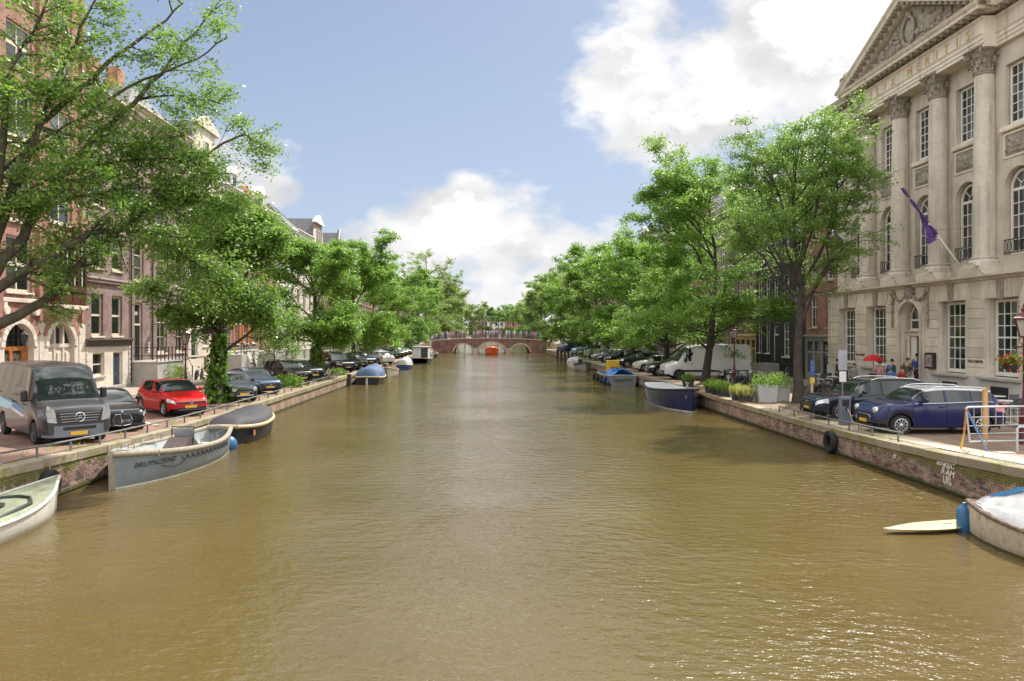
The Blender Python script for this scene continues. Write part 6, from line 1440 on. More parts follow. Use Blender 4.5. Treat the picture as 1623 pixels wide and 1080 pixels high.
# ================================================================== boats
def make_boat(name, label, L, B, fb, hullm, inm, gunm, bow=.35, stern=.08, tw=.72, draft=.25, floor=.12, cover=None, cover_h=.5, gr=.045, stripe=None, deck=.0, group='moored boats', cat='boat', benches=2, bowfull=2.2, boot=None):
    t = thing(name, label, cat, group=group); n = 18; T = np.linspace(0, 1, n)
    f = lambda u: (tw + (1 - tw) * math.sin(min(1, u / .42) * math.pi / 2)) if u < .42 else max(.0, 1 - ((u - .42) / .58) ** bowfull)
    sh = lambda u: fb + bow * max(0, (u - .35) / .65) ** 1.8 + stern * max(0, (.35 - u) / .35) ** 2
    X = lambda u, z=0.: -L / 2 + L * u + (.22 * bow * (z / fb) if u > .9 else 0) * (u - .9) / .1
    rows = []
    for u in T:
        b = B / 2 * max(f(u), .012); s = sh(u); rows.append([(X(u), 0, -draft), (X(u), b * .6, -draft * .75), (X(u, .1), b * .88, .0), (X(u, s * .3), b * .95, s * .33), (X(u, s * .7), b * .99, s * .7), (X(u, s), b, s)])
    m = MB(); m.grid([r[::-1] + [(x, -y, z) for x, y, z in r[1:]] for r in rows]); r0 = rows[0]; ring = r0[::-1] + [(x, -y, z) for x, y, z in r0[1:]]; m.add(ring, [tuple(range(len(ring)))]); m.build('hull', hullm, t, 55)
    for s in (-1, 1): MB().tube([(r[-1][0], s * r[-1][1], r[-1][2]) for r in rows], gr, 8).build('gunwale', gunm, t, 50)
    if tw > .05: MB().tube([(r0[-1][0], r0[-1][1], r0[-1][2]), (r0[-1][0] - .03, 0, r0[-1][2] + .03), (r0[-1][0], -r0[-1][1], r0[-1][2])], gr, 8).build('gunwale', gunm, t, 50)
    if boot:
        w = MB()
        for s in (-1, 1): w.grid([[(a[0], s * (B / 2 * max(f(u), .012) * (.88 + .07 * z / (sh(u) * .33)) + .004), z) for z in (.0, .045)] for u, a in zip(T, [r[2] for r in rows])])
        w.build('boot_stripe', boot, t)
    k = .07
    if cover is None:
        inn = [[(r[-1][0], max(.0, r[-1][1] - k), r[-1][2] - .01), (r[-1][0], max(.0, r[-1][1] * .9 - k), floor + .22), (r[-1][0], max(.0, r[-1][1] * .74 - k), floor), (r[-1][0], 0, floor)] for r in rows]
        m = MB(); m.grid([a + [(x, -y, z) for x, y, z in a[::-1][1:]] for a in inn]); a = inn[0]; ring = a + [(x, -y, z) for x, y, z in a[::-1][1:]]; m.add(ring, [tuple(range(len(ring)))]); m.build('interior', inm, t, 50)
        for q in range(benches):
            u = .12 + .36 * q; b = B / 2 * f(u) - .05; MB().box(X(u), X(u) + .34, -b, b, fb * .55, fb * .55 + .05, .01).build('bench', gunm if q else inm, t)
        if deck:
            rr = [r for u, r in zip(T, rows) if u > 1 - deck]; MB().grid([[(r[-1][0], (r[-1][1] - .03) * j, r[-1][2] + .015 + .03 * (1 - j * j)) for j in (-1, -.5, 0, .5, 1)] for r in rr]).build('foredeck', inm, t, 50)
    else:
        m = MB(); cr = []
        for u, r in zip(T, rows):
            e = min(1, u / .10, (1 - u) / .16); h = cover_h * max(0, e) ** .6; b = r[-1][1]
            cr.append([(r[-1][0], b * math.cos(a) * 1.0, r[-1][2] + .01 + h * math.sin(a) ** .8 + .012 * math.sin(u * 60) * math.sin(a)) for a in np.linspace(0, math.pi, 11)])
        m.grid(cr); m.build('cover', cover, t, 50)
    return t
def moor(o, x, y, heading, z=0., pitch=0): o.location = (x, y, z); o.rotation_euler = (0, R(pitch), R(heading)); return o
GREYH = mk('grey_marine_paint', (.17, .20, .215), .38, var=.14, vs=2.5, dirt=.18); WHTH = mk('white_gelcoat', (.62, .60, .54), .35, var=.12, vs=1.5, dirt=.3); NAVYH = mk('navy_gelcoat', (.012, .018, .075), .18, coat=.5); BLKH = mk('black_hull', (.014, .015, .02), .3, dirt=.1)
FLOORG = mk('pale_grey_deck', (.38, .41, .40), .6, var=.12, dirt=.15); OLIVE = mk('mossy_deck', (.22, .235, .16), .75, var=.25, vs=2.5, dirt=.25); ROPE = mk('rope_fender', (.30, .26, .20), .85, var=.25, vs=12, bump=.6, bs=60); TEAK = mk('pale_teak', (.50, .37, .22), .6, var=.2, vs=5)
CANVBK = mk('charcoal_canvas', (.035, .035, .04), .75, var=.25, vs=3, bump=.3, bs=5); CANVBL = mk('blue_canvas', (.055, .10, .20), .75, var=.2, vs=3, bump=.4, bs=5); BLUEBALL = mk('blue_buoy', (.03, .13, .28), .45, var=.2, vs=6); STEEL = mk('stainless_tube', (.5, .5, .5), .25, .9)
# ---- left bank
b = make_boat('open_boat', 'weathered white rowing boat with olive deck at the left edge', 5.0, 1.75, .42, WHTH, OLIVE, mk('chalky_gunwale', (.50, .50, .44), .6, dirt=.2), bow=.32, tw=.8, floor=.30, deck=.93, benches=0); moor(b, -10.65, 15.9, 90)
MB().lathe([(0, 0), (.28, 0), (.30, .06), (.0, .10)], 14, (.25, .15, .50)).build('hatch', DARKP, b, 50); MB().tube([(-.6, -.62, .50), (.55, -.58, .55), (.95, -.3, .58), (1.0, 0, .60), (.95, .3, .58), (.55, .58, .55), (-.6, .62, .50)], .035, 6).build('coaming', DARKP, b, 50); MB().tube([(-.5, -.12, .5), (-.4, -.2, .7), (-.2, -.2, .68)], .02, 5).build('cleat', STEEL, b)
g = make_boat('grey_sloop', 'grey aluminium sloop with lettering on its bow, moored below the van', 6.9, 2.15, .68, GREYH, FLOORG, ROPE, bow=.30, stern=.14, tw=.42, gr=.085, floor=.18, benches=1, bowfull=2.6, boot=WHTH); moor(g, -10.05, 23.85, -93.5)
MB().prism([(-.05, -.25), (.12, .0), (.16, .98), (.02, 1.0), (-.06, .2)], -.05, .05).xf(Matrix.Translation((3.44, 0, 0))).build('stem', ROPE, g)
m = MB(); us = np.linspace(-2.3, 1.35, 14)        # looped grab line under the gunwale
hullb = lambda x: 2.15 / 2 * (lambda u: (.42 + .58 * math.sin(min(1, u / .42) * math.pi / 2)) if u < .42 else max(0, 1 - ((u - .42) / .58) ** 2.6))((x + 3.45) / 6.9)
for a, c in zip(us[:-1], us[1:]): m.tube([(a + (c - a) * q, hullb(a + (c - a) * q) + .012, .57 - .12 * math.sin(q * math.pi) + .02 * a) for q in np.linspace(0, 1, 6)], .012, 4)
m.build('grab_line', BLACKI, g)
cu = bpy.data.curves.new('boat_name', 'FONT'); cu.body = 'BRUYNZEEND'; cu.size = .21; cu.extrude = .004; cu.shear = .25; tmp = bpy.data.objects.new('boat_name', cu); COL.objects.link(tmp); me = bpy.data.meshes.new_from_object(tmp.evaluated_get(bpy.context.evaluated_depsgraph_get())); bpy.data.objects.remove(tmp); me.materials.clear(); me.materials.append(BLKP)
for v in me.vertices:
    x = 2.95 - v.co.x; z = .50 + v.co.y; bb = hullb(x) * (.985 if z < .55 else .995) + .014; v.co = (x, bb + v.co.z * .3, z)
OB('boat_name', me, g); MB().tube([(2.1 - .9 * q, hullb(2.1 - .9 * q) * .985 + .012, .44 - .10 * math.sin(q * 3.1)) for q in np.linspace(0, 1, 10)], .012, 4).build('name_flourish', BLKP, g)
for x0, x1 in ((1.2, 2.3), (-.9, .1), (-2.6, -1.6)):
    for s in (-1, 1):
        yy = (hullb((x0 + x1) / 2) - .12) * s; MB().tube([(x0, yy * .9, .76), (x0, yy * .92, .92), (x1, yy, .90), (x1, yy, .74)], .018, 6).build('handrail', STEEL, g, 50)
MB().prism([(-1.2, .18), (-1.2, .55), (-.75, .86), (-.5, .88), (-.05, .62), (.15, .18)], -.38, .30).build('console', mk('brown_canvas', (.09, .065, .06), .8, var=.3, bump=.4, bs=6), g); MB().prism([(-1.0, .70), (-.82, 1.12), (-.76, 1.12), (-.86, .72)], -.36, .28).build('windshield', mk('smoked_acrylic', (.30, .32, .35), .1), g); MB().box(.1, .55, -.5, .5, .18, .52, .03).build('bench', mk('brown_canvas', (.09, .065, .06), .8), g)
MB().tube([(-.7, -.4, .6), (-.75, -.42, 1.2), (-.75, .34, 1.2), (-.7, .3, .6)], .02, 6).build('hoop', BLACKI, g, 50)
MB().box(2.75, 3.0, -.2, .2, 1.0, 1.03).build('bow_deck', FLOORG, g); MB().tube([(2.85, -.1, 1.03), (2.85, -.1, 1.15), (2.85, .1, 1.15), (2.85, .1, 1.03)], .02, 6).build('bollard', STEEL, g)
tag(MB().ball((0, 0, 0), .30, 16, (1, 1, 1.1)).lathe([(.06, .28), (.07, .42), (.0, .44)], 8).build('buoy', BLUEBALL, None, 60, (-9.55, 27.55, .16)), 'round blue buoy hanging at the stern of the grey sloop', 'buoy')
d = make_boat('covered_sloop', 'black sloop with pale wooden rim under a charcoal canvas cover', 5.6, 2.1, .62, BLKH, FLOORG, TEAK, bow=.22, stern=.12, tw=.5, cover=CANVBK, cover_h=.42, gr=.075, bowfull=2.8); moor(d, -10.1, 31.0, 92); MB().prism([(-2.0, .28), (-1.75, .28), (-1.75, .50), (-2.0, .50)], -.93, -.92).build('pennant', mk('green_red_print', (.30, .10, .06), .6, var=.8, vs=4), d)
c = make_boat('covered_boat', 'dark boat with a ridged blue canvas cover below the left parked cars', 5.6, 2.3, .55, BLKH, FLOORG, TEAK, tw=.85, cover=CANVBL, cover_h=.85, gr=.06); moor(c, -9.95, 64.5, 90)
MB().box(-2.95, -2.84, -.09, .09, -.3, .55, .02).build('rudder', WHTH, c)
c = make_boat('open_boat', 'cream open boat moored beyond the blue-covered boat', 5.2, 1.9, .65, mk('cream_hull', (.52, .47, .40), .45, dirt=.2), FLOORG, TEAK, tw=.7); moor(c, -9.7, 73.5, -85)
c = make_boat('covered_boat', 'small blue boat under a pale tarpaulin on the left', 4.4, 1.8, .5, mk('bright_blue_hull', (.03, .07, .22), .4), FLOORG, TEAK, tw=.8, cover=mk('pale_tarp', (.42, .44, .47), .6, var=.2), cover_h=.75); moor(c, -9.8, 89, 88)
h = make_boat('cabin_boat', 'cabin boat with a white and green deckhouse near the far bridge', 8.0, 2.8, .7, BLKH, FLOORG, TEAK, tw=.8, bow=.4); moor(h, -9.3, 107, 90)
MB().box(-3.4, -.2, -1.1, 1.1, .6, 2.3, .05).build('deckhouse', mk('deckhouse_white', (.60, .60, .58), .5), h); MB().box(-3.44, -3.38, -1.02, -.1, .75, 2.2, .03).build('panel', DARKP, h); MB().box(-3.6, 0, -1.2, 1.2, 2.3, 2.38, .02).build('cabin_roof', FLOORG, h)
for x in (-2.8, -1.8, -.9): MB().box(x - .3, x + .3, 1.09, 1.115, 1.3, 1.95, .01).build('pane', GLASS, h)
c = make_boat('open_boat', 'grey open boat nearest the far bridge on the left', 6.0, 2.1, .8, mk('grey_hull', (.26, .26, .25), .5, dirt=.2), FLOORG, ROPE, tw=.7); moor(c, -9.6, 120, 90); MB().box(-1.2, .2, -.7, .7, .3, 1.3, .05).build('engine_box', mk('pale_tarp', (.42, .44, .47), .6), c)
c = make_boat('open_boat', 'small low boat touching the left abutment of the far bridge', 5.0, 1.9, .7, BLKH, FLOORG, TEAK, tw=.7); moor(c, -9.6, 131, 90)
# ---- mid-canal
o = make_boat('tour_boat', 'orange rounded tour boat passing under the middle arch', 6.6, 2.7, 1.0, mk('orange_gelcoat', (.55, .085, .02), .35), FLOORG, mk('orange_gelcoat', (0, 0, 0)), tw=.55, bow=.5, stern=.35, cover=mk('orange_gelcoat', (0, 0, 0)), cover_h=.45, bowfull=3.4); moor(o, .95, 146, -90)
for k in range(4): MB().ball((-1.6 + .9 * k, .5 - .3 * k, 1.75), .16, 8, (1, 1, 1.3)).lathe([(.2, -.55), (.24, -.3), (.14, -.14)], 8, (-1.6 + .9 * k, .5 - .3 * k, 1.72)).build('passenger', mk('passenger_%d' % k, ((.3, .12, .1), (.06, .07, .12), (.45, .4, .35), (.1, .2, .12))[k], .8), o)
# ---- right bank
n = make_boat('navy_sloop', 'dark blue sloop with pale grey deck, bow towards the viewer, at the right quay', 8.2, 2.35, .95, NAVYH, FLOORG, mk('navy_rail', (.03, .035, .05), .5), bow=.30, stern=.14, tw=.55, gr=.07, cover=mk('pale_grey_canvas', (.52, .53, .54), .55, var=.12, vs=1.2, dirt=.1), cover_h=.10, bowfull=3.0, boot=WHTH); moor(n, 11.0, 44.4, -88)
MB().tube([(3.9, 0, 1.22), (5.0, .75, .85), (8.6, 1.55, .92)], .02, 5).build('mooring_rope', mk('orange_rope', (.45, .14, .08), .8), n); MB().lathe([(.08, 0), (.06, .25), (.12, .28), (.1, .34), (0, .35)], 10, (3.1, 0, 1.22)).build('bollard', ROPE, n); MB().box(3.72, 3.76, -.28, -.16, .72, .86).build('sticker', mk('lime_sticker', (.35, .5, .12), .5), n)
w = make_boat('work_boat', 'grey work boat with a yellow cabinet and a blue tarpaulin heaped aboard', 8.6, 2.3, .75, mk('workboat_grey', (.20, .21, .23), .5, dirt=.25), FLOORG, mk('workboat_rail', (.42, .42, .43), .5), tw=.95, bow=.1, benches=1, bowfull=4.5); moor(w, 11.0, 64.8, 91)
y = MB().box(-.2, .8, -.5, .5, .6, 1.9, .03).build('cabinet', mk('yellow_steel', (.62, .42, .02), .45, dirt=.15), w); MB().box(-.22, -.205, -.25, .3, .8, 1.35).build('red_sign', mk('red_print', (.4, .03, .03), .5, var=.5, vs=12), y)
rng = random.Random(4); m = MB(); rows = []
for i in range(15):
    rows.append([(-3.9 + i * .22, -1.2 + j * .2, .55 + .75 * math.sin(math.pi * min(1, max(0, (j + .6) / 12.5))) * (.55 + .45 * math.sin(i * .5 + 1)) + rng.uniform(-.10, .10) - (.35 if j in (0, 12) else 0)) for j in range(13)])
m.grid(rows).build('tarpaulin', mk('blue_tarpaulin', (.012, .14, .50), .4, var=.2, vs=3), w, 25)
for k in range(4): MB().lathe([(.10, -.3), (.14, -.25), (.14, .25), (.10, .3)], 10, (-3 + k * 1.9, 1.25, .35)).build('fender', BLKP, w, 50)
c = make_boat('covered_boat', 'small white covered boat far along the right quay', 4.6, 1.9, .6, WHTH, FLOORG, TEAK, tw=.8, cover=mk('pale_tarp', (.42, .44, .47), .6), cover_h=.6); moor(c, 10.9, 92, -90)
c = make_boat('open_boat', 'dark open boat just nearer than the small white covered boat on the right', 5.2, 1.9, .6, mk('grey_hull', (0, 0, 0)), FLOORG, BLKP, tw=.8); moor(c, 11.0, 85.5, -90); MB().box(-2.7, -2.4, -.2, .2, .3, 1.2, .05).build('outboard_motor', BLKP, c)
# the old wooden boat at the right edge, under a torn grey tarpaulin
oldw = mk('flaking_white_paint', (.54, .46, .36), .6, var=.25, vs=1.8, dirt=.6, streak=.35); rotten = mk('rotten_gunwale', (.15, .115, .085), .9, var=.6, vs=5, bump=.6, bs=14)
ob = make_boat('old_boat', 'old white wooden boat under a torn grey tarpaulin at the right edge', 5.6, 2.0, .62, oldw, OLIVE, rotten, bow=.18, stern=.05, tw=.75, gr=.06, floor=.2, benches=1, bowfull=2.6, draft=.2, boot=mk('algae_line', (.07, .075, .02), .8)); moor(ob, 11.05, 13.75, 106); ob.scale = (.85,) * 3
rng = random.Random(7); rows = []
for i in range(26):
    u = i / 25; bb = 1.02 * ((.75 + .25 * math.sin(min(1, u / .42) * math.pi / 2)) if u < .42 else max(.04, 1 - ((u - .42) / .58) ** 2.6)); row = []
    for j in range(15):
        q = j / 14 * 2 - 1; e = min(1, (1 - u) / .3) ** .6; row.append((-2.7 + 5.35 * u, q * bb * .97, .64 + .16 * u + (1 - abs(q) ** .9) * .70 * e * (1 - .12 * math.cos(u * 14)) + .035 * math.sin(q * 17 + u * 9) * e + rng.uniform(-.018, .018)))
    rows.append(row)
MB().grid(rows).build('tarpaulin', mk('grey_tarpaulin', (.42, .42, .42), .38, var=.2, vs=2.2, bump=.5, bs=4), ob, 40)
rows = [[(a[0], a[1] - .01, a[2] + .03 + .015 * math.sin(i * 1.3 + j)) for j, a in enumerate(r) if j <= 8] for i, r in enumerate(rows[:24])]
MB().grid(rows).build('blue_sheet', mk('blue_sheeting', (.02, .12, .26), .45, var=.25), ob, 40)
MB().ball((2.72, -.02, .74), .10, 8, (1.2, 1, .8)).build('red_rag', mk('red_cloth', (.45, .10, .05), .8), ob)
tag(MB().lathe([(0, -.36), (.10, -.35), (.15, -.28), (.15, .22), (.11, .30), (.05, .34), (.04, .40), (0, .41)], 14).build('fender', BLUEBALL, None, 50, (10.35, 16.15, .22)), 'blue cylindrical fender hanging at the bow of the old white boat', 'fender')
sb = MB(); rows = []
for i in range(15):
    u = i / 14; wd = .33 * math.sin(min(1, u / .55) * math.pi / 2) ** .85 if u < .55 else .33 - .05 * (u - .5); rows.append([(-1.3 + 2.6 * u, wd * q, (.07 if k else -.02) * (1 - .3 * q * q) + .02 + .05 * max(0, .25 - u)) for k, q in ((1, -1), (1, -.5), (1, 0), (1, .5), (1, 1), (0, .8), (0, 0), (0, -.8))])
sb.grid(rows, True); sb.add(rows[-1], [tuple(range(8))])
bd = thing('surfboard', 'weathered cream surfboard floating beside the old white boat', 'surfboard', (9.75, 16.25, .03), R(14)); sb.build('board', mk('yellowed_foam', (.44, .35, .18), .6, var=.22, vs=2.2, dirt=.3), bd, 50); MB().box(.25, .75, -.02, .02, .088, .094).build('foot_strap', BLKP, bd); MB().box(.8, 1.1, .05, .07, .086, .092).build('scratch', BLKP, bd)
# ---- tyres hung on the quay walls as fenders
for x, y, lb in ((XL + .14, 19.0, 'old tyre hung as a fender on the left quay wall'), (XR - .14, 26.6, 'old tyre hung as a fender on the right quay wall')):
    o = thing('tyre_fender', lb, 'tyre', (x, y, .42)); MB().lathe([(.24, -.09), (.36, -.10), (.40, -.05), (.40, .05), (.36, .10), (.24, .09), (.22, 0), (.24, -.09)], 22, (0, 0, 0), 'x').build('tyre', TYRE, o, 50); MB().tube([(0, 0, .36), (0, .0, .62)], .014, 5).build('rope', ROPE, o)
# ================================================================== street lamps
LRED = mk('oxblood_lamp_paint', (.10, .014, .016), .4, var=.25, vs=5); LGLASS = mk('lantern_glass', (.42, .41, .37), .2)
def lamp(x, y, label, h=3.95, rz=0.):
    t = thing('street_lamp', label, 'street lamp', (x, y, gz(y)), rz, 'old lanterns on posts')
    MB().lathe([(.17, 0), (.17, .08), (.14, .12), (.13, .75), (.15, .80), (.10, .88), (.085, 1.1), (.075, 1.15), (.05, 1.3), (.042, h - 1.2), (.07, h - 1.17), (.04, h - 1.1), (.035, h - .95)], 12).build('post', LRED, t, 40)
    MB().tube([(-.30, 0, h - 1.22), (.30, 0, h - 1.22)], .018, 6).build('ladder_bar', LRED, t)
    f = MB(); 
    for k in range(6): a = k * math.pi / 3; f.tube([(math.cos(a) * .13, math.sin(a) * .13, h - .92), (math.cos(a) * .26, math.sin(a) * .26, h - .40)], .013, 4)
    f.lathe([(.13, h - .95), (.15, h - .92), (.13, h - .90)], 6); fr = f.build('lantern_frame', LRED, t)
    MB().lathe([(.12, h - .91), (.25, h - .41)], 6).build('lantern_glass', LGLASS, fr)
    MB().lathe([(.33, h - .42), (.34, h - .37), (.27, h - .33), (.15, h - .20), (.08, h - .16), (.10, h - .10), (.05, h - .05), (.03, h + .06), (0, h + .08)], 6).build('lantern_roof', LRED, t)
    for s in (-1, 1): MB().tube([(0, 0, h - 1.15), (s * .13, 0, h - 1.12), (s * .15, 0, h - 1.0), (s * .1, 0, h - .93)], .012, 5).build('scroll', LRED, t)
    return t
lamp(-16.2, 40, 'dark red street lantern behind the red hatchback on the left', 3.75); lamp(16.6, 50, 'dark red street lantern beside the tall white van on the right', 4.0); L3 = lamp(15.95, 22.1, 'dark red street lantern with a geranium basket at the right edge', 4.1)
bk = thing('flower_basket', 'hanging basket of red geraniums on the right-edge lantern', 'flower basket', (15.55, 22.1, gz(22.1) + 2.25)); MB().lathe([(.05, -.1), (.2, -.02), (.24, .12), (.22, .12)], 12).build('bowl', BLKP, bk, 40)
g = np.random.default_rng(3); N = 420; C = g.normal(0, 1, (N, 3)) * np.array([.15, .13, .10]) + np.array([0, 0, .20]); nn = g.normal(0, 1, (N, 3)); a = np.cross(nn, g.normal(0, 1, (N, 3))); a /= np.linalg.norm(a, axis=1)[:, None]; b_ = np.cross(nn, a); b_ /= np.linalg.norm(b_, axis=1)[:, None]; sz = .042
Vq = lambda i: np.stack([C[i] - a[i] * sz, C[i] + b_[i] * sz, C[i] + a[i] * sz, C[i] - b_[i] * sz], 1).reshape(-1, 3)
tag(OB('leaves', fast_mesh('leaves', Vq(slice(0, 280)), np.arange(280 * 4).reshape(-1, 4), IVY), bk), kind='stuff'); tag(OB('flowers', fast_mesh('flowers', Vq(slice(280, N)), np.arange(140 * 4).reshape(-1, 4), mk('geranium_red', (.55, .02, .015), .6)), bk), kind='stuff'); MB().tube([(0, 0, .2), (.2, 0, .6), (.38, 0, .62)], .012, 4).build('hanger', BLACKI, bk)

# ================================================================== bicycles
def make_bike(label, col, x, y, rz, lean=4, crate=False, z=None):
    t = thing('bicycle', label, 'bicycle', (x, y, (gz(y) if z is None else z)), rz, 'parked bicycles'); t.rotation_euler = (R(lean), 0, rz)
    fm = mk('bike_' + col, dict(black=(.015, .015, .017), blue=(.04, .08, .16), red=(.25, .03, .03), grey=(.2, .2, .21), white=(.55, .55, .53), green=(.04, .10, .06))[col], .4)
    def wh():
        return MB().lathe([(.325 + .018 * math.cos(q), .018 * math.sin(q)) for q in np.linspace(0, 6.2832, 7)], 22, (0, 0, 0), 'y').mesh('wheel', TYRE, 50)
    def sp():
        m = MB()
        for k in range(14): a = k * 6.2832 / 14; m.tube([(0, .012 * (-1) ** k, 0), (math.cos(a) * .31, 0, math.sin(a) * .31)], .0028, 3)
        m.lathe([(.302 + .009 * math.cos(q), .012 * math.sin(q)) for q in np.linspace(0, 6.2832, 6)], 20, (0, 0, 0), 'y'); return m.mesh('rim', CHROME)
    for wx in (-.54, .54):
        o = OB('wheel', cached('bw', wh), t, (wx, 0, .34)); OB('rim', cached('bs', sp), o)
    def fr():
        m = MB(); bb, st, hd, hb, ra = (-.08, 0, .30), (-.22, 0, .80), (.36, 0, .86), (.40, 0, .70), (-.54, 0, .34)
        for p, q, r in ((bb, st, .017), (bb, hb, .018), ((-.17, 0, .60), hd, .016), (hb, hd, .02), (ra, bb, .011), (ra, (-.2, 0, .72), .011)): m.tube([p, q], r, 6)
        m.tube([(.40, 0, .68), (.46, 0, .52), (.54, 0, .34)], .014, 6); m.tube([(-.54, .04, .34), (-.08, .04, .30)], .012, 5)
        return m
    MBf = cached(('bf', col), lambda: fr().mesh('frame', fm, 50)); OB('frame', MBf, t)
    def hb():
        m = MB(); m.tube([(.36, 0, .86), (.33, 0, 1.02)], .014, 6); m.tube([(.12, -.27, 1.04), (.28, -.24, 1.06), (.33, -.08, 1.03), (.33, .08, 1.03), (.28, .24, 1.06), (.12, .27, 1.04)], .013, 6); return m.mesh('handlebar', CHROME, 50)
    OB('handlebar', cached('hb', hb), t)
    OB('saddle', cached('sd', lambda: MB().prism([(-.36, -.10), (-.30, -.11), (-.10, -.03), (-.08, 0), (-.10, .03), (-.30, .11), (-.36, .10)], .92, .98, 'z').tube([(-.22, 0, .8), (-.24, 0, .93)], .014, 5).mesh('saddle', BLKP)), t)
    OB('mudguard', cached('mg', lambda: MB().grid([[(-.54 + math.cos(q) * .365, w, .34 + math.sin(q) * .365) for w in (-.03, .03)] for q in np.linspace(.3, 3.0, 10)]).mesh('mudguard', BLKP)), t)
    OB('luggage_rack', cached('rk', lambda: MB().box(-.78, -.32, -.07, .07, .735, .75).tube([(-.72, .06, .74), (-.54, .06, .34)], .007, 4).tube([(-.72, -.06, .74), (-.54, -.06, .34)], .007, 4).mesh('luggage_rack', BLKP)), t)
    OB('chain_case', cached('cc', lambda: MB().prism([(-.56, .28), (-.52, .40), (-.06, .40), (.03, .36), (.05, .28), (0, .2), (-.1, .2)], .035, .055).mesh('chain_case', BLKP)), t); OB('crank', cached('ck', lambda: MB().tube([(-.08, .09, .30), (.06, .09, .20)], .012, 4).box(.02, .12, .09, .17, .185, .21).tube([(-.08, -.07, .30), (-.22, -.07, .40)], .012, 4).box(-.28, -.18, -.16, -.08, .39, .415).mesh('crank', CHROME)), t)
    if crate: MB().box(.42, .80, -.22, .22, .80, .82).box(.42, .44, -.22, .22, .82, 1.05).box(.78, .80, -.22, .22, .82, 1.05).box(.44, .78, -.22, -.20, .82, 1.05).box(.44, .78, .20, .22, .82, 1.05).build('crate', BLKP, t)
    return t
RB = random.Random(21); cl = ['black', 'blue', 'grey', 'black', 'red', 'green', 'black', 'white']
spots = [(16.9, 38.2, 8, 'black', 'black bicycle leaning by the big elm, white-rimmed and nearest the quay'), (17.6, 38.7, 14, 'black', 'black bicycle with a crate just behind the one by the big elm'), (18.2, 39.1, -6, 'grey', 'grey bicycle third from the big elm'), (18.8, 39.4, 170, 'black', 'black bicycle fourth from the big elm towards the hall')]
for i, (x, y, a, c, lb) in enumerate(spots): make_bike(lb, c, x, y, R(a), 6, i == 1)
for i in range(11):
    k = ['white bicycle at the front of the cluster by the white van', 'blue bicycle', 'grey bicycle', 'black bicycle', 'red bicycle', 'green bicycle', 'black bicycle', 'white bicycle', 'black bicycle', 'blue bicycle', 'grey bicycle'][i]
    make_bike(k if i == 0 else k + ', number %s in the cluster beside the white van' % ['', 'two', 'three', 'four', 'five', 'six', 'seven', 'eight', 'nine', 'ten', 'eleven'][i], ['white', 'blue', 'grey', 'black', 'red', 'green', 'black', 'white', 'black', 'blue', 'grey'][i], 14.6 + (i % 6) * .62, 45.2 + (i // 6) * 1.7 + RB.uniform(-.2, .2), R(70 + RB.uniform(-25, 25)), RB.uniform(-8, 8))
for i in range(6): make_bike('%s bicycle, %s in the row by the ivy-clad elm on the left' % (cl[i], ordn[i]), cl[i], -12.9 - .12 * i, 58.9 + .62 * i, R(-40 + RB.uniform(-15, 15)), RB.uniform(-8, 8))
make_bike('black bicycle cut off by the left edge beside the grey van', 'black', -13.9, 20.6, R(-50), 5)
for i, (y, a) in enumerate(((52.6, 92), (66.2, 88), (69.5, 95))): make_bike('%s bicycle parked against the left house fronts, %s from the viewer' % (cl[i + 2], ordn[i]), cl[i + 2], FL + 1.9 - .5 * (i > 0), y, R(a), 8, z=.97)

# ================================================================== planters, charging post, signs, barrier
CONC = mk('pale_concrete', (.42, .42, .40), .8, var=.15, vs=2, dirt=.2); POTB = mk('black_pot', (.035, .037, .042), .6, var=.2)
def leaf_cloud(name, N, c, sig, size, mat, seed, up=False):
    g = np.random.default_rng(seed); C = g.normal(0, 1, (N, 3)); C /= np.linalg.norm(C, axis=1)[:, None] ** .6; C = C * np.array(sig) + np.array(c); C = C[C[:, 2] > c[2] - sig[2] * .8]; N = len(C)
    n = g.normal(0, 1, (N, 3)); n[:, 2] = np.abs(n[:, 2]) * (.2 if up else 1); n /= np.linalg.norm(n, axis=1)[:, None]; a = np.cross(n, g.normal(0, 1, (N, 3)))
    if up: a = np.array([0, 0, 1.]) + g.normal(0, .35, (N, 3))
    a /= np.linalg.norm(a, axis=1)[:, None]; b = np.cross(n, a); b /= np.linalg.norm(b, axis=1)[:, None] + 1e-6; s = size * g.uniform(.6, 1.3, (N, 1)); w = .12 if up else .5
    return fast_mesh(name, np.stack([C - a * s, C + b * s * w, C + a * s, C - b * s * w], 1).reshape(-1, 3), np.arange(N * 4).reshape(-1, 4), mat)
GRASSM = mat_leaf('pot_grass', (.12, .22, .03), (.22, .32, .06)); DRYM = mat_leaf('dry_grass', (.34, .27, .10), (.48, .38, .17)); SHRUB = mat_leaf('planter_shrub', (.10, .19, .03), (.20, .30, .06))
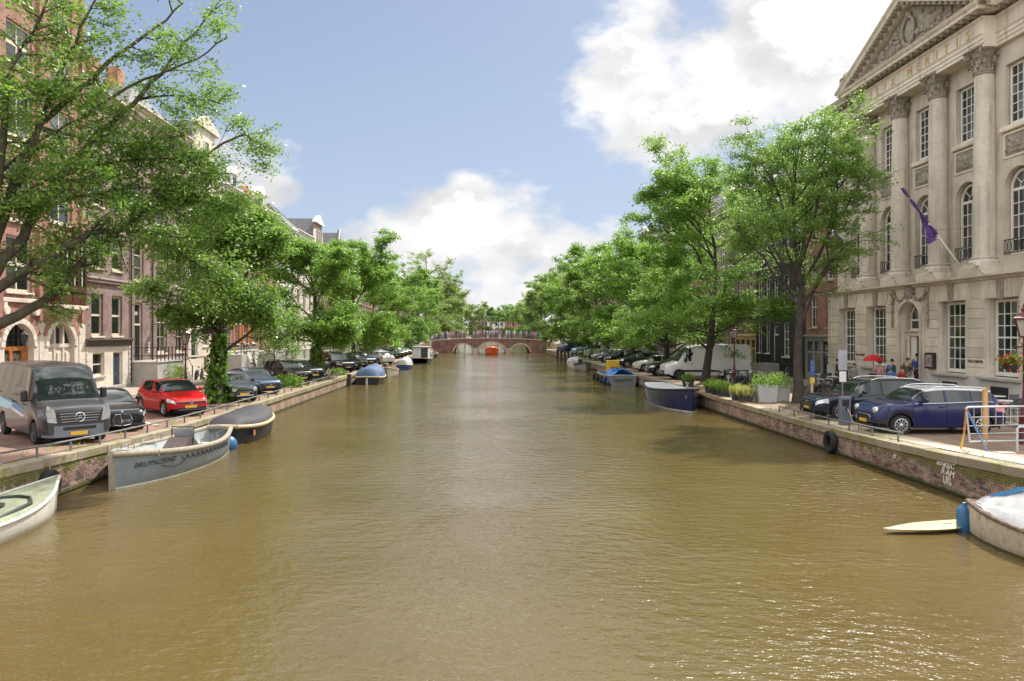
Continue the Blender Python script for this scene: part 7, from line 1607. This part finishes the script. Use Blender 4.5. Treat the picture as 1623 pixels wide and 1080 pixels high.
def planter(x, y, w, d, h, label, pm, fol, up=False, seed=0, fh=.35, group='planters along the right quay'):
    t = thing('planter', label, 'planter', (x, y, gz(y)), 0, group)
    MB().add([(-w / 2 * .88, -d / 2 * .88, 0), (w / 2 * .88, -d / 2 * .88, 0), (w / 2 * .88, d / 2 * .88, 0), (-w / 2 * .88, d / 2 * .88, 0), (-w / 2, -d / 2, h), (w / 2, -d / 2, h), (w / 2, d / 2, h), (-w / 2, d / 2, h)], [(0, 1, 5, 4), (1, 2, 6, 5), (2, 3, 7, 6), (3, 0, 4, 7), (3, 2, 1, 0)]).build('pot', pm, t)
    r = MB(); 
    for a in ((-w / 2 - .01, w / 2 + .01, -d / 2 - .01, -d / 2 + .04), (-w / 2 - .01, w / 2 + .01, d / 2 - .04, d / 2 + .01), (-w / 2 - .01, -w / 2 + .04, -d / 2 + .041, d / 2 - .041), (w / 2 - .04, w / 2 + .01, -d / 2 + .041, d / 2 - .041)): r.box(*a, h - .03, h + .012)
    r.build('rim', pm, t); MB().add([(-w / 2 + .03, -d / 2 + .03, h - .05), (w / 2 - .03, -d / 2 + .03, h - .05), (w / 2 - .03, d / 2 - .03, h - .05), (-w / 2 + .03, d / 2 - .03, h - .05)], [(0, 1, 2, 3)]).build('soil', mk('soil', (.05, .035, .02), .95), t)
    tag(OB('plant', leaf_cloud('plant', 900 if not up else 500, (0, 0, h + fh * .55), (w * .52, d * .52, fh), .055 if not up else .17, fol, seed, up), t), kind='stuff'); return t
planter(13.85, 37.1, .98, .85, .82, 'pale concrete planter with a leafy shrub, left of the pair by the elm', CONC, SHRUB, seed=1, fh=.32); planter(14.7, 37.5, .85, .8, .80, 'pale concrete planter with a leafy shrub, right of the pair by the elm', CONC, SHRUB, seed=2, fh=.32)
for i, (y, up, fo, lb) in enumerate([(37.0, True, DRYM, 'black pot of dry straw-coloured grass on the coping, nearer of two'), (38.0, True, DRYM, 'black pot of dry straw-coloured grass on the coping, farther of two'), (40.4, True, GRASSM, 'black pot of green grass on the right coping, nearest of its row'), (41.5, True, GRASSM, 'black pot of green grass on the right coping, second of its row'), (42.6, True, GRASSM, 'black pot of green grass on the right coping, third of its row'), (47.6, True, GRASSM, 'black pot with one green plant beyond the row of grass pots')]):
    planter(12.85, y, .62, .6, .40, lb, POTB, fo, up, 10 + i, .18)
planter(-20.6, 48.2, 1.2, .6, .55, 'yellowish planter with shrubs under the railed stoop on the left', mk('ochre_pot', (.45, .36, .16), .7), SHRUB, seed=31, fh=.5, group='planters by the house fronts'); planter(-20.6, 49.6, 1.0, .6, .35, 'dark planter with grey-green shrub under the railed stoop on the left', POTB, LEAF_C, seed=32, fh=.45, group='planters by the house fronts')
tag(OB('bush', leaf_cloud('bush', 1500, (0, 0, .28), (.75, .7, .36), .09, IVY, 40), None, (-12.75, 47.4, gz(47))), 'low bright green bush at the foot of the young tree', 'bush'); tag(OB('bush', leaf_cloud('bush', 700, (0, 0, .2), (.5, .5, .28), .08, IVY, 41), None, (-12.1, 60.6, gz(60))), 'small green bush at the quay edge near the parked bicycles', 'bush')
# weeds in the joints along both quay edges
V = []; g = np.random.default_rng(8)
for x0, x1, y0, y1, n in ((-12.4, -11.8, 18, 60, 1500), (12.9, 14.0, 24, 44, 900), (12.4, 12.8, 16, 40, 300), (14.4, 16.2, 35.4, 37.6, 600), (13.0, 13.8, 27.2, 28.2, 400)):
    xs, ys = g.uniform(x0, x1, n), g.uniform(y0, y1, n); k = np.sin(xs * 9 + ys * 1.7) * np.sin(ys * 3.1) > .35
    for x, y in zip(xs[k], ys[k]):
        h = g.uniform(.03, .11); q = g.uniform(0, 3.14); dx, dy = math.cos(q) * .018, math.sin(q) * .018; lx, ly = g.normal(0, .03, 2); z = gz(y) - .005; V += [(x - dx, y - dy, z), (x + dx, y + dy, z), (x + lx + dx * .2, y + ly, z + h), (x + lx - dx * .2, y + ly, z + h)]
tag(OB('weeds', fast_mesh('weeds', np.array(V), np.arange(len(V)).reshape(-1, 4), GRASSM)), 'short weeds growing between the quay stones', 'weeds', kind='stuff')
t = thing('charging_post', 'grey electric car charging post with a white cable on the right quay', 'charging post', (13.25, 27.6, gz(27.6)), R(-10)); MB().box(-.19, .19, -.14, .14, 0, 1.06, .03).build('cabinet', mk('blue_grey_steel', (.13, .15, .20), .45), t); MB().box(-.12, .12, -.146, -.141, .70, .95).build('screen', BLKP, t); MB().lathe([(0, -.05), (.05, -.05), (.06, 0)], 12, (.05, -.14, .62), 'y').build('socket', BLKP, t)
p = [(.05, -.19, .62), (.12, -.28, .45), (.2, -.3, .1), (.45, -.5, .03), (.9, -1.0, .03), (.95, -1.25, .25), (.85, -1.42, .75)]; MB().tube([tuple(np.array(p[i]) * (1 - f) + np.array(p[i + 1]) * f) for i in range(6) for f in (0, .5)] + [p[-1]], .016, 6).build('cable', mk('cream_cable', (.55, .52, .38), .6), t, 60)
t = thing('sign_post', 'grey post with a narrow parking sign beside the charging post', 'sign', (13.55, 28.4, gz(28.4))); MB().tube([(0, 0, 0), (0, 0, 2.6)], .03, 8).build('post', IRON, t, 50); MB().box(-.17, .17, -.04, -.03, 2.0, 2.75, .005).build('sign_plate', mk('sign_back', (.30, .31, .33), .5, .4), t); MB().box(-.13, .13, -.05, -.03, 1.55, 1.95, .005).build('sign_plate', mk('sign_white', (.6, .6, .6), .5), t)
t = thing('sign_post', 'pale wooden post with a small yellow sign beside the big elm', 'sign', (15.75, 36.1, gz(36.1))); MB().box(-.05, .05, -.05, .05, 0, 1.25, .01).build('post', TEAK, t); MB().box(-.11, .11, -.065, -.055, 1.0, 1.28, .005).build('sign_plate', mk('yellow_sign', (.6, .45, .05), .5), t); MB().box(-.1, .1, -.065, -.055, 1.35, 2.1, .005).tube([(0, 0, 1.2), (0, 0, 2.1)], .02, 6).build('sign_plate', mk('blue_sign', (.05, .1, .3), .5, var=.6, vs=9), t)
tag(MB().box(-.055, .055, -.055, .055, 0, 1.62, .012).prism([(-.06, 1.62), (0, 1.70), (.06, 1.62)], -.055, .055).build('wooden_post', mk('raw_pine', (.52, .33, .14), .7, var=.15, vs=4), None, 0, (14.45, 21.6, gz(21.6))), 'raw pine post standing behind the metal barrier', 'post')
t = thing('crowd_barrier', 'galvanised metal barrier with a blue leg and an orange-taped leg at the right edge', 'barrier', (13.25, 20.6, gz(20.6)), R(9)); GALV = mk('galvanised_steel', (.50, .52, .54), .4, .5, var=.15)
MB().tube([(.12, 0, .22), (.0, .0, 1.14), (.05, 0, 1.18), (2.4, 0, 1.18), (2.45, 0, .22)], .026, 8).tube([(.12, 0, .22), (2.45, 0, .22)], .024, 8).build('frame', GALV, t, 50)
for z in (.44, .66, .90): MB().tube([(.07, 0, z), (2.45, 0, z)], .013, 6).build('rail', GALV, t)
for k in range(10): MB().tube([(.25 + .23 * k, .0, .66), (.25 + .23 * k, 0, 1.17)], .008, 4).build('bar', GALV, t)
MB().tube([(.02, .03, 1.16), (.32, -.38, 0)], .026, 8).build('leg', mk('blue_leg_paint', (.09, .20, .38), .45, dirt=.2), t, 50); MB().tube([(.0, -.02, 1.16), (.05, .12, .45)], .026, 8).build('leg', mk('orange_tape', (.55, .22, .06), .5, var=.3, vs=6), t, 50); MB().tube([(.05, .12, .45), (.11, .30, 0)], .026, 8).build('leg', mk('yellow_tape', (.6, .42, .05), .5, var=.3, vs=6), t, 50)
t = thing('barrier_foot', 'grey end post of a second barrier cut off by the right edge', 'post', (14.35, 20.15, gz(20.1))); MB().tube([(0, 0, 0), (0, 0, .62), (.06, 0, .68), (.5, 0, .68)], .035, 8).build('post', GALV, t, 50)
tag(MB().box(-.22, .22, -.10, .10, 0, .012).build('card_scrap', mk('paper_litter', (.5, .48, .44), .8), None, 0, (13.9, 20.0, gz(20) + .0)), 'flat scrap of pale card lying on the quay slabs by the barrier', 'litter')
# kiosk with a domed top near the far right corner, and a bracket lantern by the shop
t = thing('advertising_column', 'round white advertising column with a domed cap near the far bridge', 'column', (16.0, 139, gz(139))); MB().lathe([(.85, 0), (.85, .3), (.75, .35), (.75, 3.0), (.9, 3.05), (.92, 3.2)], 20).build('drum', mk('column_white', (.5, .5, .48), .6), t, 40); MB().lathe([(.9, 3.2), (.8, 3.6), (.5, 3.95), (.15, 4.1), (.06, 4.4), (0, 4.42)], 20).build('dome', CONC, t, 50)

# ================================================================== terrace furniture before the hall
TAB = mk('white_table_top', (.60, .59, .56), .45); CHR = mk('charcoal_chair', (.06, .06, .065), .6, var=.2)
def table_proto():
    t = thing('cafe_table', 'x', 'table', group='terrace tables'); MB().lathe([(0, .72), (.36, .72), (.37, .735), (.36, .75), (0, .75)], 20).build('top', TAB, t, 40); MB().tube([(0, 0, .02), (0, 0, .72)], .03, 8).build('stem', BLACKI, t, 50)
    MB().lathe([(0, 0), (.22, 0), (.22, .02), (.05, .05), (0, .06)], 14).build('foot', BLACKI, t, 40); return t
def chair_proto():
    t = thing('terrace_chair', 'x', 'chair', group='terrace chairs'); MB().box(-.22, .22, -.21, .21, .43, .46, .012).build('seat', CHR, t); MB().grid([[(-.22 + .055 * i, .20 + .03 * math.cos((i - 4) * .4), z) for z in (.56, .7, .88)] for i in range(9)]).grid([[(-.22 + .055 * i, .225 + .03 * math.cos((i - 4) * .4), z) for z in (.56, .7, .88)] for i in range(9)]).build('backrest', CHR, t)
    for sx in (-1, 1):
        MB().tube([(sx * .20, .2, 0), (sx * .2, .19, .44), (sx * .21, .235, .88)], .014, 6).build('leg', CHR, t, 50); MB().tube([(sx * .20, -.2, 0), (sx * .2, -.18, .44)], .014, 6).build('leg', CHR, t, 50)
    return t
tp, cp_ = table_proto(), chair_proto(); k = 0; kc = 0; RT = random.Random(6)
for i, (x, y) in enumerate([(20.9, 46.6), (20.6, 44.3), (20.9, 42.2), (20.5, 36.3), (20.9, 34.4), (20.6, 32.5), (20.9, 30.6), (19.7, 28.4), (20.2, 26.6)]):
    z = gz(y) + .10; lb = 'white-topped cafe table on the terrace, %s from the far end of the hall' % ['first', 'second', 'third', 'fourth', 'fifth', 'sixth', 'seventh', 'eighth', 'ninth'][i]
    if i == 0: tp.location = (x, y, z); tp['label'] = lb
    else: clone(tp, (x, y, z), 0, lb)
    for s, w in ((-1, 'far'), (1, 'near')):
        yy = y - s * .72; lb = 'charcoal chair on the %s side of the %s terrace table' % (w, ['first', 'second', 'third', 'fourth', 'fifth', 'sixth', 'seventh', 'eighth', 'ninth'][i]); rz = (0 if s < 0 else math.pi) + RT.uniform(-.4, .4)
        if kc == 0: cp_.location = (x, yy, z); cp_.rotation_euler = (0, 0, rz); cp_['label'] = lb
        else: clone(cp_, (x + RT.uniform(-.1, .1), yy, z), rz, lb)
        kc += 1
# curled iron fence end by the lantern at the right edge
t = thing('iron_fan_fence', 'black iron fence with a fan of curved bars at the right edge of the terrace', 'fence', (18.6, 25.4, gz(25.4)), R(-20))
MB().tube([(math.cos(q) * .95, 0, .05 + math.sin(q) * 1.15) for q in np.linspace(0, math.pi, 15)], .02, 6).build('hoop', BLACKI, t, 50)
for q in np.linspace(.2, 2.94, 11): MB().tube([(0, 0, .05), (math.cos(q) * .93, 0, .05 + math.sin(q) * 1.13)], .01, 5).build('bar', BLACKI, t)
# rounded stone bollards in front of the hall steps
for i, y in enumerate((36.9, 35.3, 33.6)): tag(MB().lathe([(.26, 0), (.26, .7), (.22, .9), (.12, 1.0), (0, 1.03)], 12).build('stone_bollard', GREYST, None, 50, (19.6, y, gz(y) + .05)), 'rounded grey stone bollard before the hall, %s from the doorway' % ordn[i], 'bollard', 'stone bollards before the hall')

# ================================================================== people
SKIN = mk('skin', (.45, .27, .19), .55, var=.06)
def skin_mesh(pts, edges, rad, mat, name):
    me = bpy.data.meshes.new(name); me.from_pydata(pts, edges, []); o = bpy.data.objects.new(name, me); COL.objects.link(o); o.modifiers.new('skin', 'SKIN'); o.modifiers.new('sub', 'SUBSURF').levels = 1
    for i, r in enumerate(rad): me.skin_vertices[0].data[i].radius = (r, r) if not isinstance(r, tuple) else r
    me.skin_vertices[0].data[0].use_root = True
    out = bpy.data.meshes.new_from_object(o.evaluated_get(bpy.context.evaluated_depsgraph_get())); bpy.data.objects.remove(o); bpy.data.meshes.remove(me); out.name = name; out.materials.clear(); out.materials.append(mat); out.shade_smooth(); return out
def person(label, x, y, z, rz, h, jacket, trousers, hair, arm_l=(.10, .10), arm_r=(.05, .05), stride=.10, hood=None, skirt=False, coat=.86):
    """arm_*: (elbow forward, hand forward, hand raise)"""
    t = thing('person', label, 'person', (x, y, z), rz, 'people outside the hall'); k = h / 1.75; t.scale = (k, k, k)
    P = [(0, 0, .95), (0, 0, 1.15), (0, .0, 1.36), (0, .01, 1.49), (0, .015, 1.57), (0, .02, 1.66), (0, .01, 1.73)]; E = [(i, i + 1) for i in range(6)]; Rr = [(.15, .11), (.135, .10), (.16, .10), .052, .07, .082, .055]; J = {}
    for s, arm in ((-1, arm_l), (1, arm_r)):
        n = len(P); ef, hf = arm[0], arm[1]; up = arm[2] if len(arm) > 2 else 0.
        hand = Vector((s * (.22 - .10 * (up > 0)), -hf, .84 + up)); P += [(s * .19, 0, 1.41), (s * .255, -ef + .02, 1.12 + up * .25), tuple(hand)]; E += [(2, n), (n, n + 1), (n + 1, n + 2)]; Rr += [.062, .047, .032]; J[s] = hand; n = len(P)
        f = stride * s; P += [(s * .095, 0, .88), (s * .10, -f * .6 - .02, .49), (s * .10, f * .35 - f, .085), (s * .11, -f - .14 + f * .35, .04)]; E += [(0, n), (n, n + 1), (n + 1, n + 2), (n + 2, n + 3)]; Rr += [.088, .062, .042, .042]
    OB('body', skin_mesh(P, E, Rr, SKIN, 'body'), t)
    a = [0, 1, 2]; idx = a + [7, 8, 14, 15]; P2 = [(0, 0, coat)] + [P[1], P[2], (0, .01, 1.46)] + [P[7], P[8], tuple(Vector(P[8]).lerp(Vector(P[9]), .85)), P[14], P[15], tuple(Vector(P[15]).lerp(Vector(P[16]), .85))]
    R2 = [(.185, .145), (.165, .125), (.185, .12), .075, .082, .066, .052, .082, .066, .052]; OB('jacket', skin_mesh(P2, [(0, 1), (1, 2), (2, 3), (2, 4), (4, 5), (5, 6), (2, 7), (7, 8), (8, 9)], R2, jacket, 'jacket'), t)
    P3 = [(0, 0, .98), P[10], P[11], P[12], P[17], P[18], P[19]]; OB('trousers', skin_mesh(P3, [(0, 1), (1, 2), (2, 3), (0, 4), (4, 5), (5, 6)], [(.165, .125), .105, .078, .066, .105, .078, .066], trousers, 'trousers'), t)
    for s, i in ((-1, 12), (1, 19)):
        q = P[i]; MB().ball((q[0], q[1] - .06, .045), .062, 8, (.75, 2.0, .75)).build('shoe', BLKP, t, 60)
        hd = J[s]; m = MB().ball((hd.x, hd.y - .01, hd.z - .03), .04, 8, (.5, .9, 1.1))
        for f in range(4): m.tube([(hd.x, hd.y - .035 + .022 * f, hd.z - .06), (hd.x - s * .012, hd.y - .04 + .022 * f, hd.z - .10 - .012 * (f in (1, 2))), (hd.x - s * .03, hd.y - .04 + .022 * f, hd.z - .12)], .0085, 5)
        m.tube([(hd.x - s * .01, hd.y - .05, hd.z - .02), (hd.x - s * .03, hd.y - .065, hd.z - .06)], .010, 5); m.build('hand', SKIN, t, 60)
    if hood: MB().ball((0, .03, 1.67), .125, 12, (.95, 1.0, 1.12)).build('hood', hood, t, 60)
    else: MB().lathe([(.0, .085), (.05, .075), (.082, .04), (.092, -.01), (.088, -.05)], 12, (0, .028, 1.70)).build('hair', hair, t, 60)
    f = MB().prism([(-.012, 1.62), (.012, 1.62), (0, 1.66)], -.085, -.06); f.build('nose', SKIN, t)
    for s in (-1, 1): MB().ball((s * .03, -.062, 1.668), .009, 6).build('eye', BLKP, t)
    MB().box(-.022, .022, -.072, -.060, 1.595, 1.602).build('mouth', mk('lips', (.35, .12, .1), .6), t)
    return t
fab = lambda n, c: mk('cloth_' + n, c, .85, var=.18, vs=4); HB, HK = mk('brown_hair', (.06, .035, .02), .7), mk('black_hair', (.015, .013, .012), .7); PZ = .97
person('person in a dark jacket and dark trousers walking by the far end of the hall', 21.0, 44.6, PZ, R(60), 1.76, fab('navy', (.03, .035, .05)), fab('charcoal', (.035, .035, .04)), HK, stride=.2)
person('person in grey clothes bending forward beside the terrace chairs', 20.6, 41.8, PZ, R(-60), 1.6, fab('grey', (.20, .20, .20)), fab('charcoal', (.035, .035, .04)), HB, (.15, .35, .1), (.15, .35, .1))
pk = person('person in a pink shirt and black vest holding a red umbrella', 21.25, 40.3, PZ + .0, R(-70), 1.80, fab('pink', (.48, .26, .26)), fab('stone', (.32, .31, .30)), HB, (.18, .22, .42), (.05, .05))
ves = skin_mesh([(0, 0, .95), (0, 0, 1.15), (0, .01, 1.36), (0, .015, 1.44)], [(0, 1), (1, 2), (2, 3)], [(.165, .145), (.165, .135), (.19, .13), .07], fab('black', (.012, .012, .012)), 'vest'); OB('vest', ves, pk, (0, .03, 0))
u = thing('umbrella', 'red umbrella held over the person in the pink shirt', 'umbrella', (21.15, 40.75, PZ + 1.30)); MB().lathe([(.0, .85), (.25, .80), (.45, .66), (.55, .50), (.53, .51), (.24, .78), (0, .83)], 8).build('canopy', fab('red', (.50, .02, .02)), u); MB().tube([(0, 0, 0), (0, 0, .9)], .011, 5).build('shaft', BLACKI, u)
person('person in a long dark coat beside the red umbrella', 21.3, 39.2, PZ + .16, R(-80), 1.78, fab('dark', (.035, .04, .05)), fab('charcoal', (.035, .035, .04)), HK, coat=.7)
person('person in a bright blue hooded raincoat in front of the doorway', 20.0, 36.9, PZ, R(110), 1.68, fab('blue', (.04, .13, .33)), fab('denim', (.05, .07, .12)), HB, hood=fab('blue', (0, 0, 0)), coat=.75)
person('person in a red jacket behind the blue raincoat', 20.9, 37.5, PZ, R(200), 1.62, fab('redj', (.42, .03, .03)), fab('charcoal', (.035, .035, .04)), HB, (.12, .18, .3))
person('person in an olive coat with hands raised on the hall steps', 21.45, 38.0, PZ + .33, R(-60), 1.72, fab('olive', (.10, .10, .065)), fab('stone', (.32, .31, .30)), HB, (.18, .2, .55), (.18, .2, .55))
person('person in a blue jacket standing in the dark doorway', 22.3, 38.65, PZ + .50, R(-80), 1.75, fab('cobalt', (.04, .07, .25)), fab('charcoal', (.035, .035, .04)), HK)
# ---- the crowd and bicycles on the far bridge: too many and too small to count
m = MB(); RC = random.Random(77); mats = []
def mini_person(m, x, y, z, h): m.lathe([(.07, 0), (.13, h * .3), (.17, h * .5), (.21, h * .78), (.08, h * .85), (.10, h * .9), (.10, h * .96), (.0, h)], 6, (x, y, z))
def mini_bike(m, x, y, z, a):
    c, s = math.cos(a), math.sin(a)
    for w in (-.5, .5): m.tube([(x + c * (w + .33 * math.cos(q)), y + s * (w + .33 * math.cos(q)), z + .33 + .33 * math.sin(q)) for q in np.linspace(0, 6.28, 9)], .025, 3)
    m.tube([(x - c * .5, y - s * .5, z + .33), (x - c * .15, y - s * .15, z + .85), (x + c * .35, y + s * .35, z + .85), (x + c * .5, y + s * .5, z + .33)], .025, 3); m.tube([(x + c * .33, y + s * .33, z + .8), (x + c * .3 - s * .25, y + s * .3 + c * .25, z + 1.05)], .02, 3)
def mat_crowd():
    t = NT('crowd_clothes'); r = t.n('ShaderNodeNewGeometry').outputs['Random Per Island']; c = t.n('ShaderNodeValToRGB'); t.l(r, c.inputs[0]); c.color_ramp.interpolation = 'CONSTANT'; cs = [(.03, .03, .04), (.3, .3, .32), (.05, .07, .15), (.35, .12, .1), (.5, .48, .44), (.06, .05, .05), (.12, .16, .25), (.38, .3, .25)]
    for i, q in enumerate(cs):
        e = c.color_ramp.elements[i] if i < 2 else c.color_ramp.elements.new(i / 8); e.position = i / 8; e.color = (*q, 1)
    t.base(c.outputs[0]); t.p.inputs['Roughness'].default_value = .8; return t.m
for k in range(150): x = RC.uniform(XL - 4, XR + 6); z = (bridge_top(x) if XL < x < XR else 2.2) + .1; mini_person(m, x, 158 + RC.uniform(.8, 8), z, RC.uniform(1.55, 1.85))
tag(m.build('crowd', mat_crowd(), None, 60), 'crowd of people crossing the far bridge', 'crowd', kind='stuff')
m = MB()
for k in range(90): x = RC.uniform(XL - 5, XR + 3); z = (bridge_top(x) if XL < x < XR else 2.1) + .1; mini_bike(m, x, 158 + RC.uniform(.5, 1.6), z, RC.uniform(.3, 2.8))
tag(m.build('bicycle_mass', mk('bike_mass', (.06, .06, .07), .5, var=.5, vs=2), None), 'mass of bicycles parked along the far bridge railing', 'bicycles', kind='stuff')
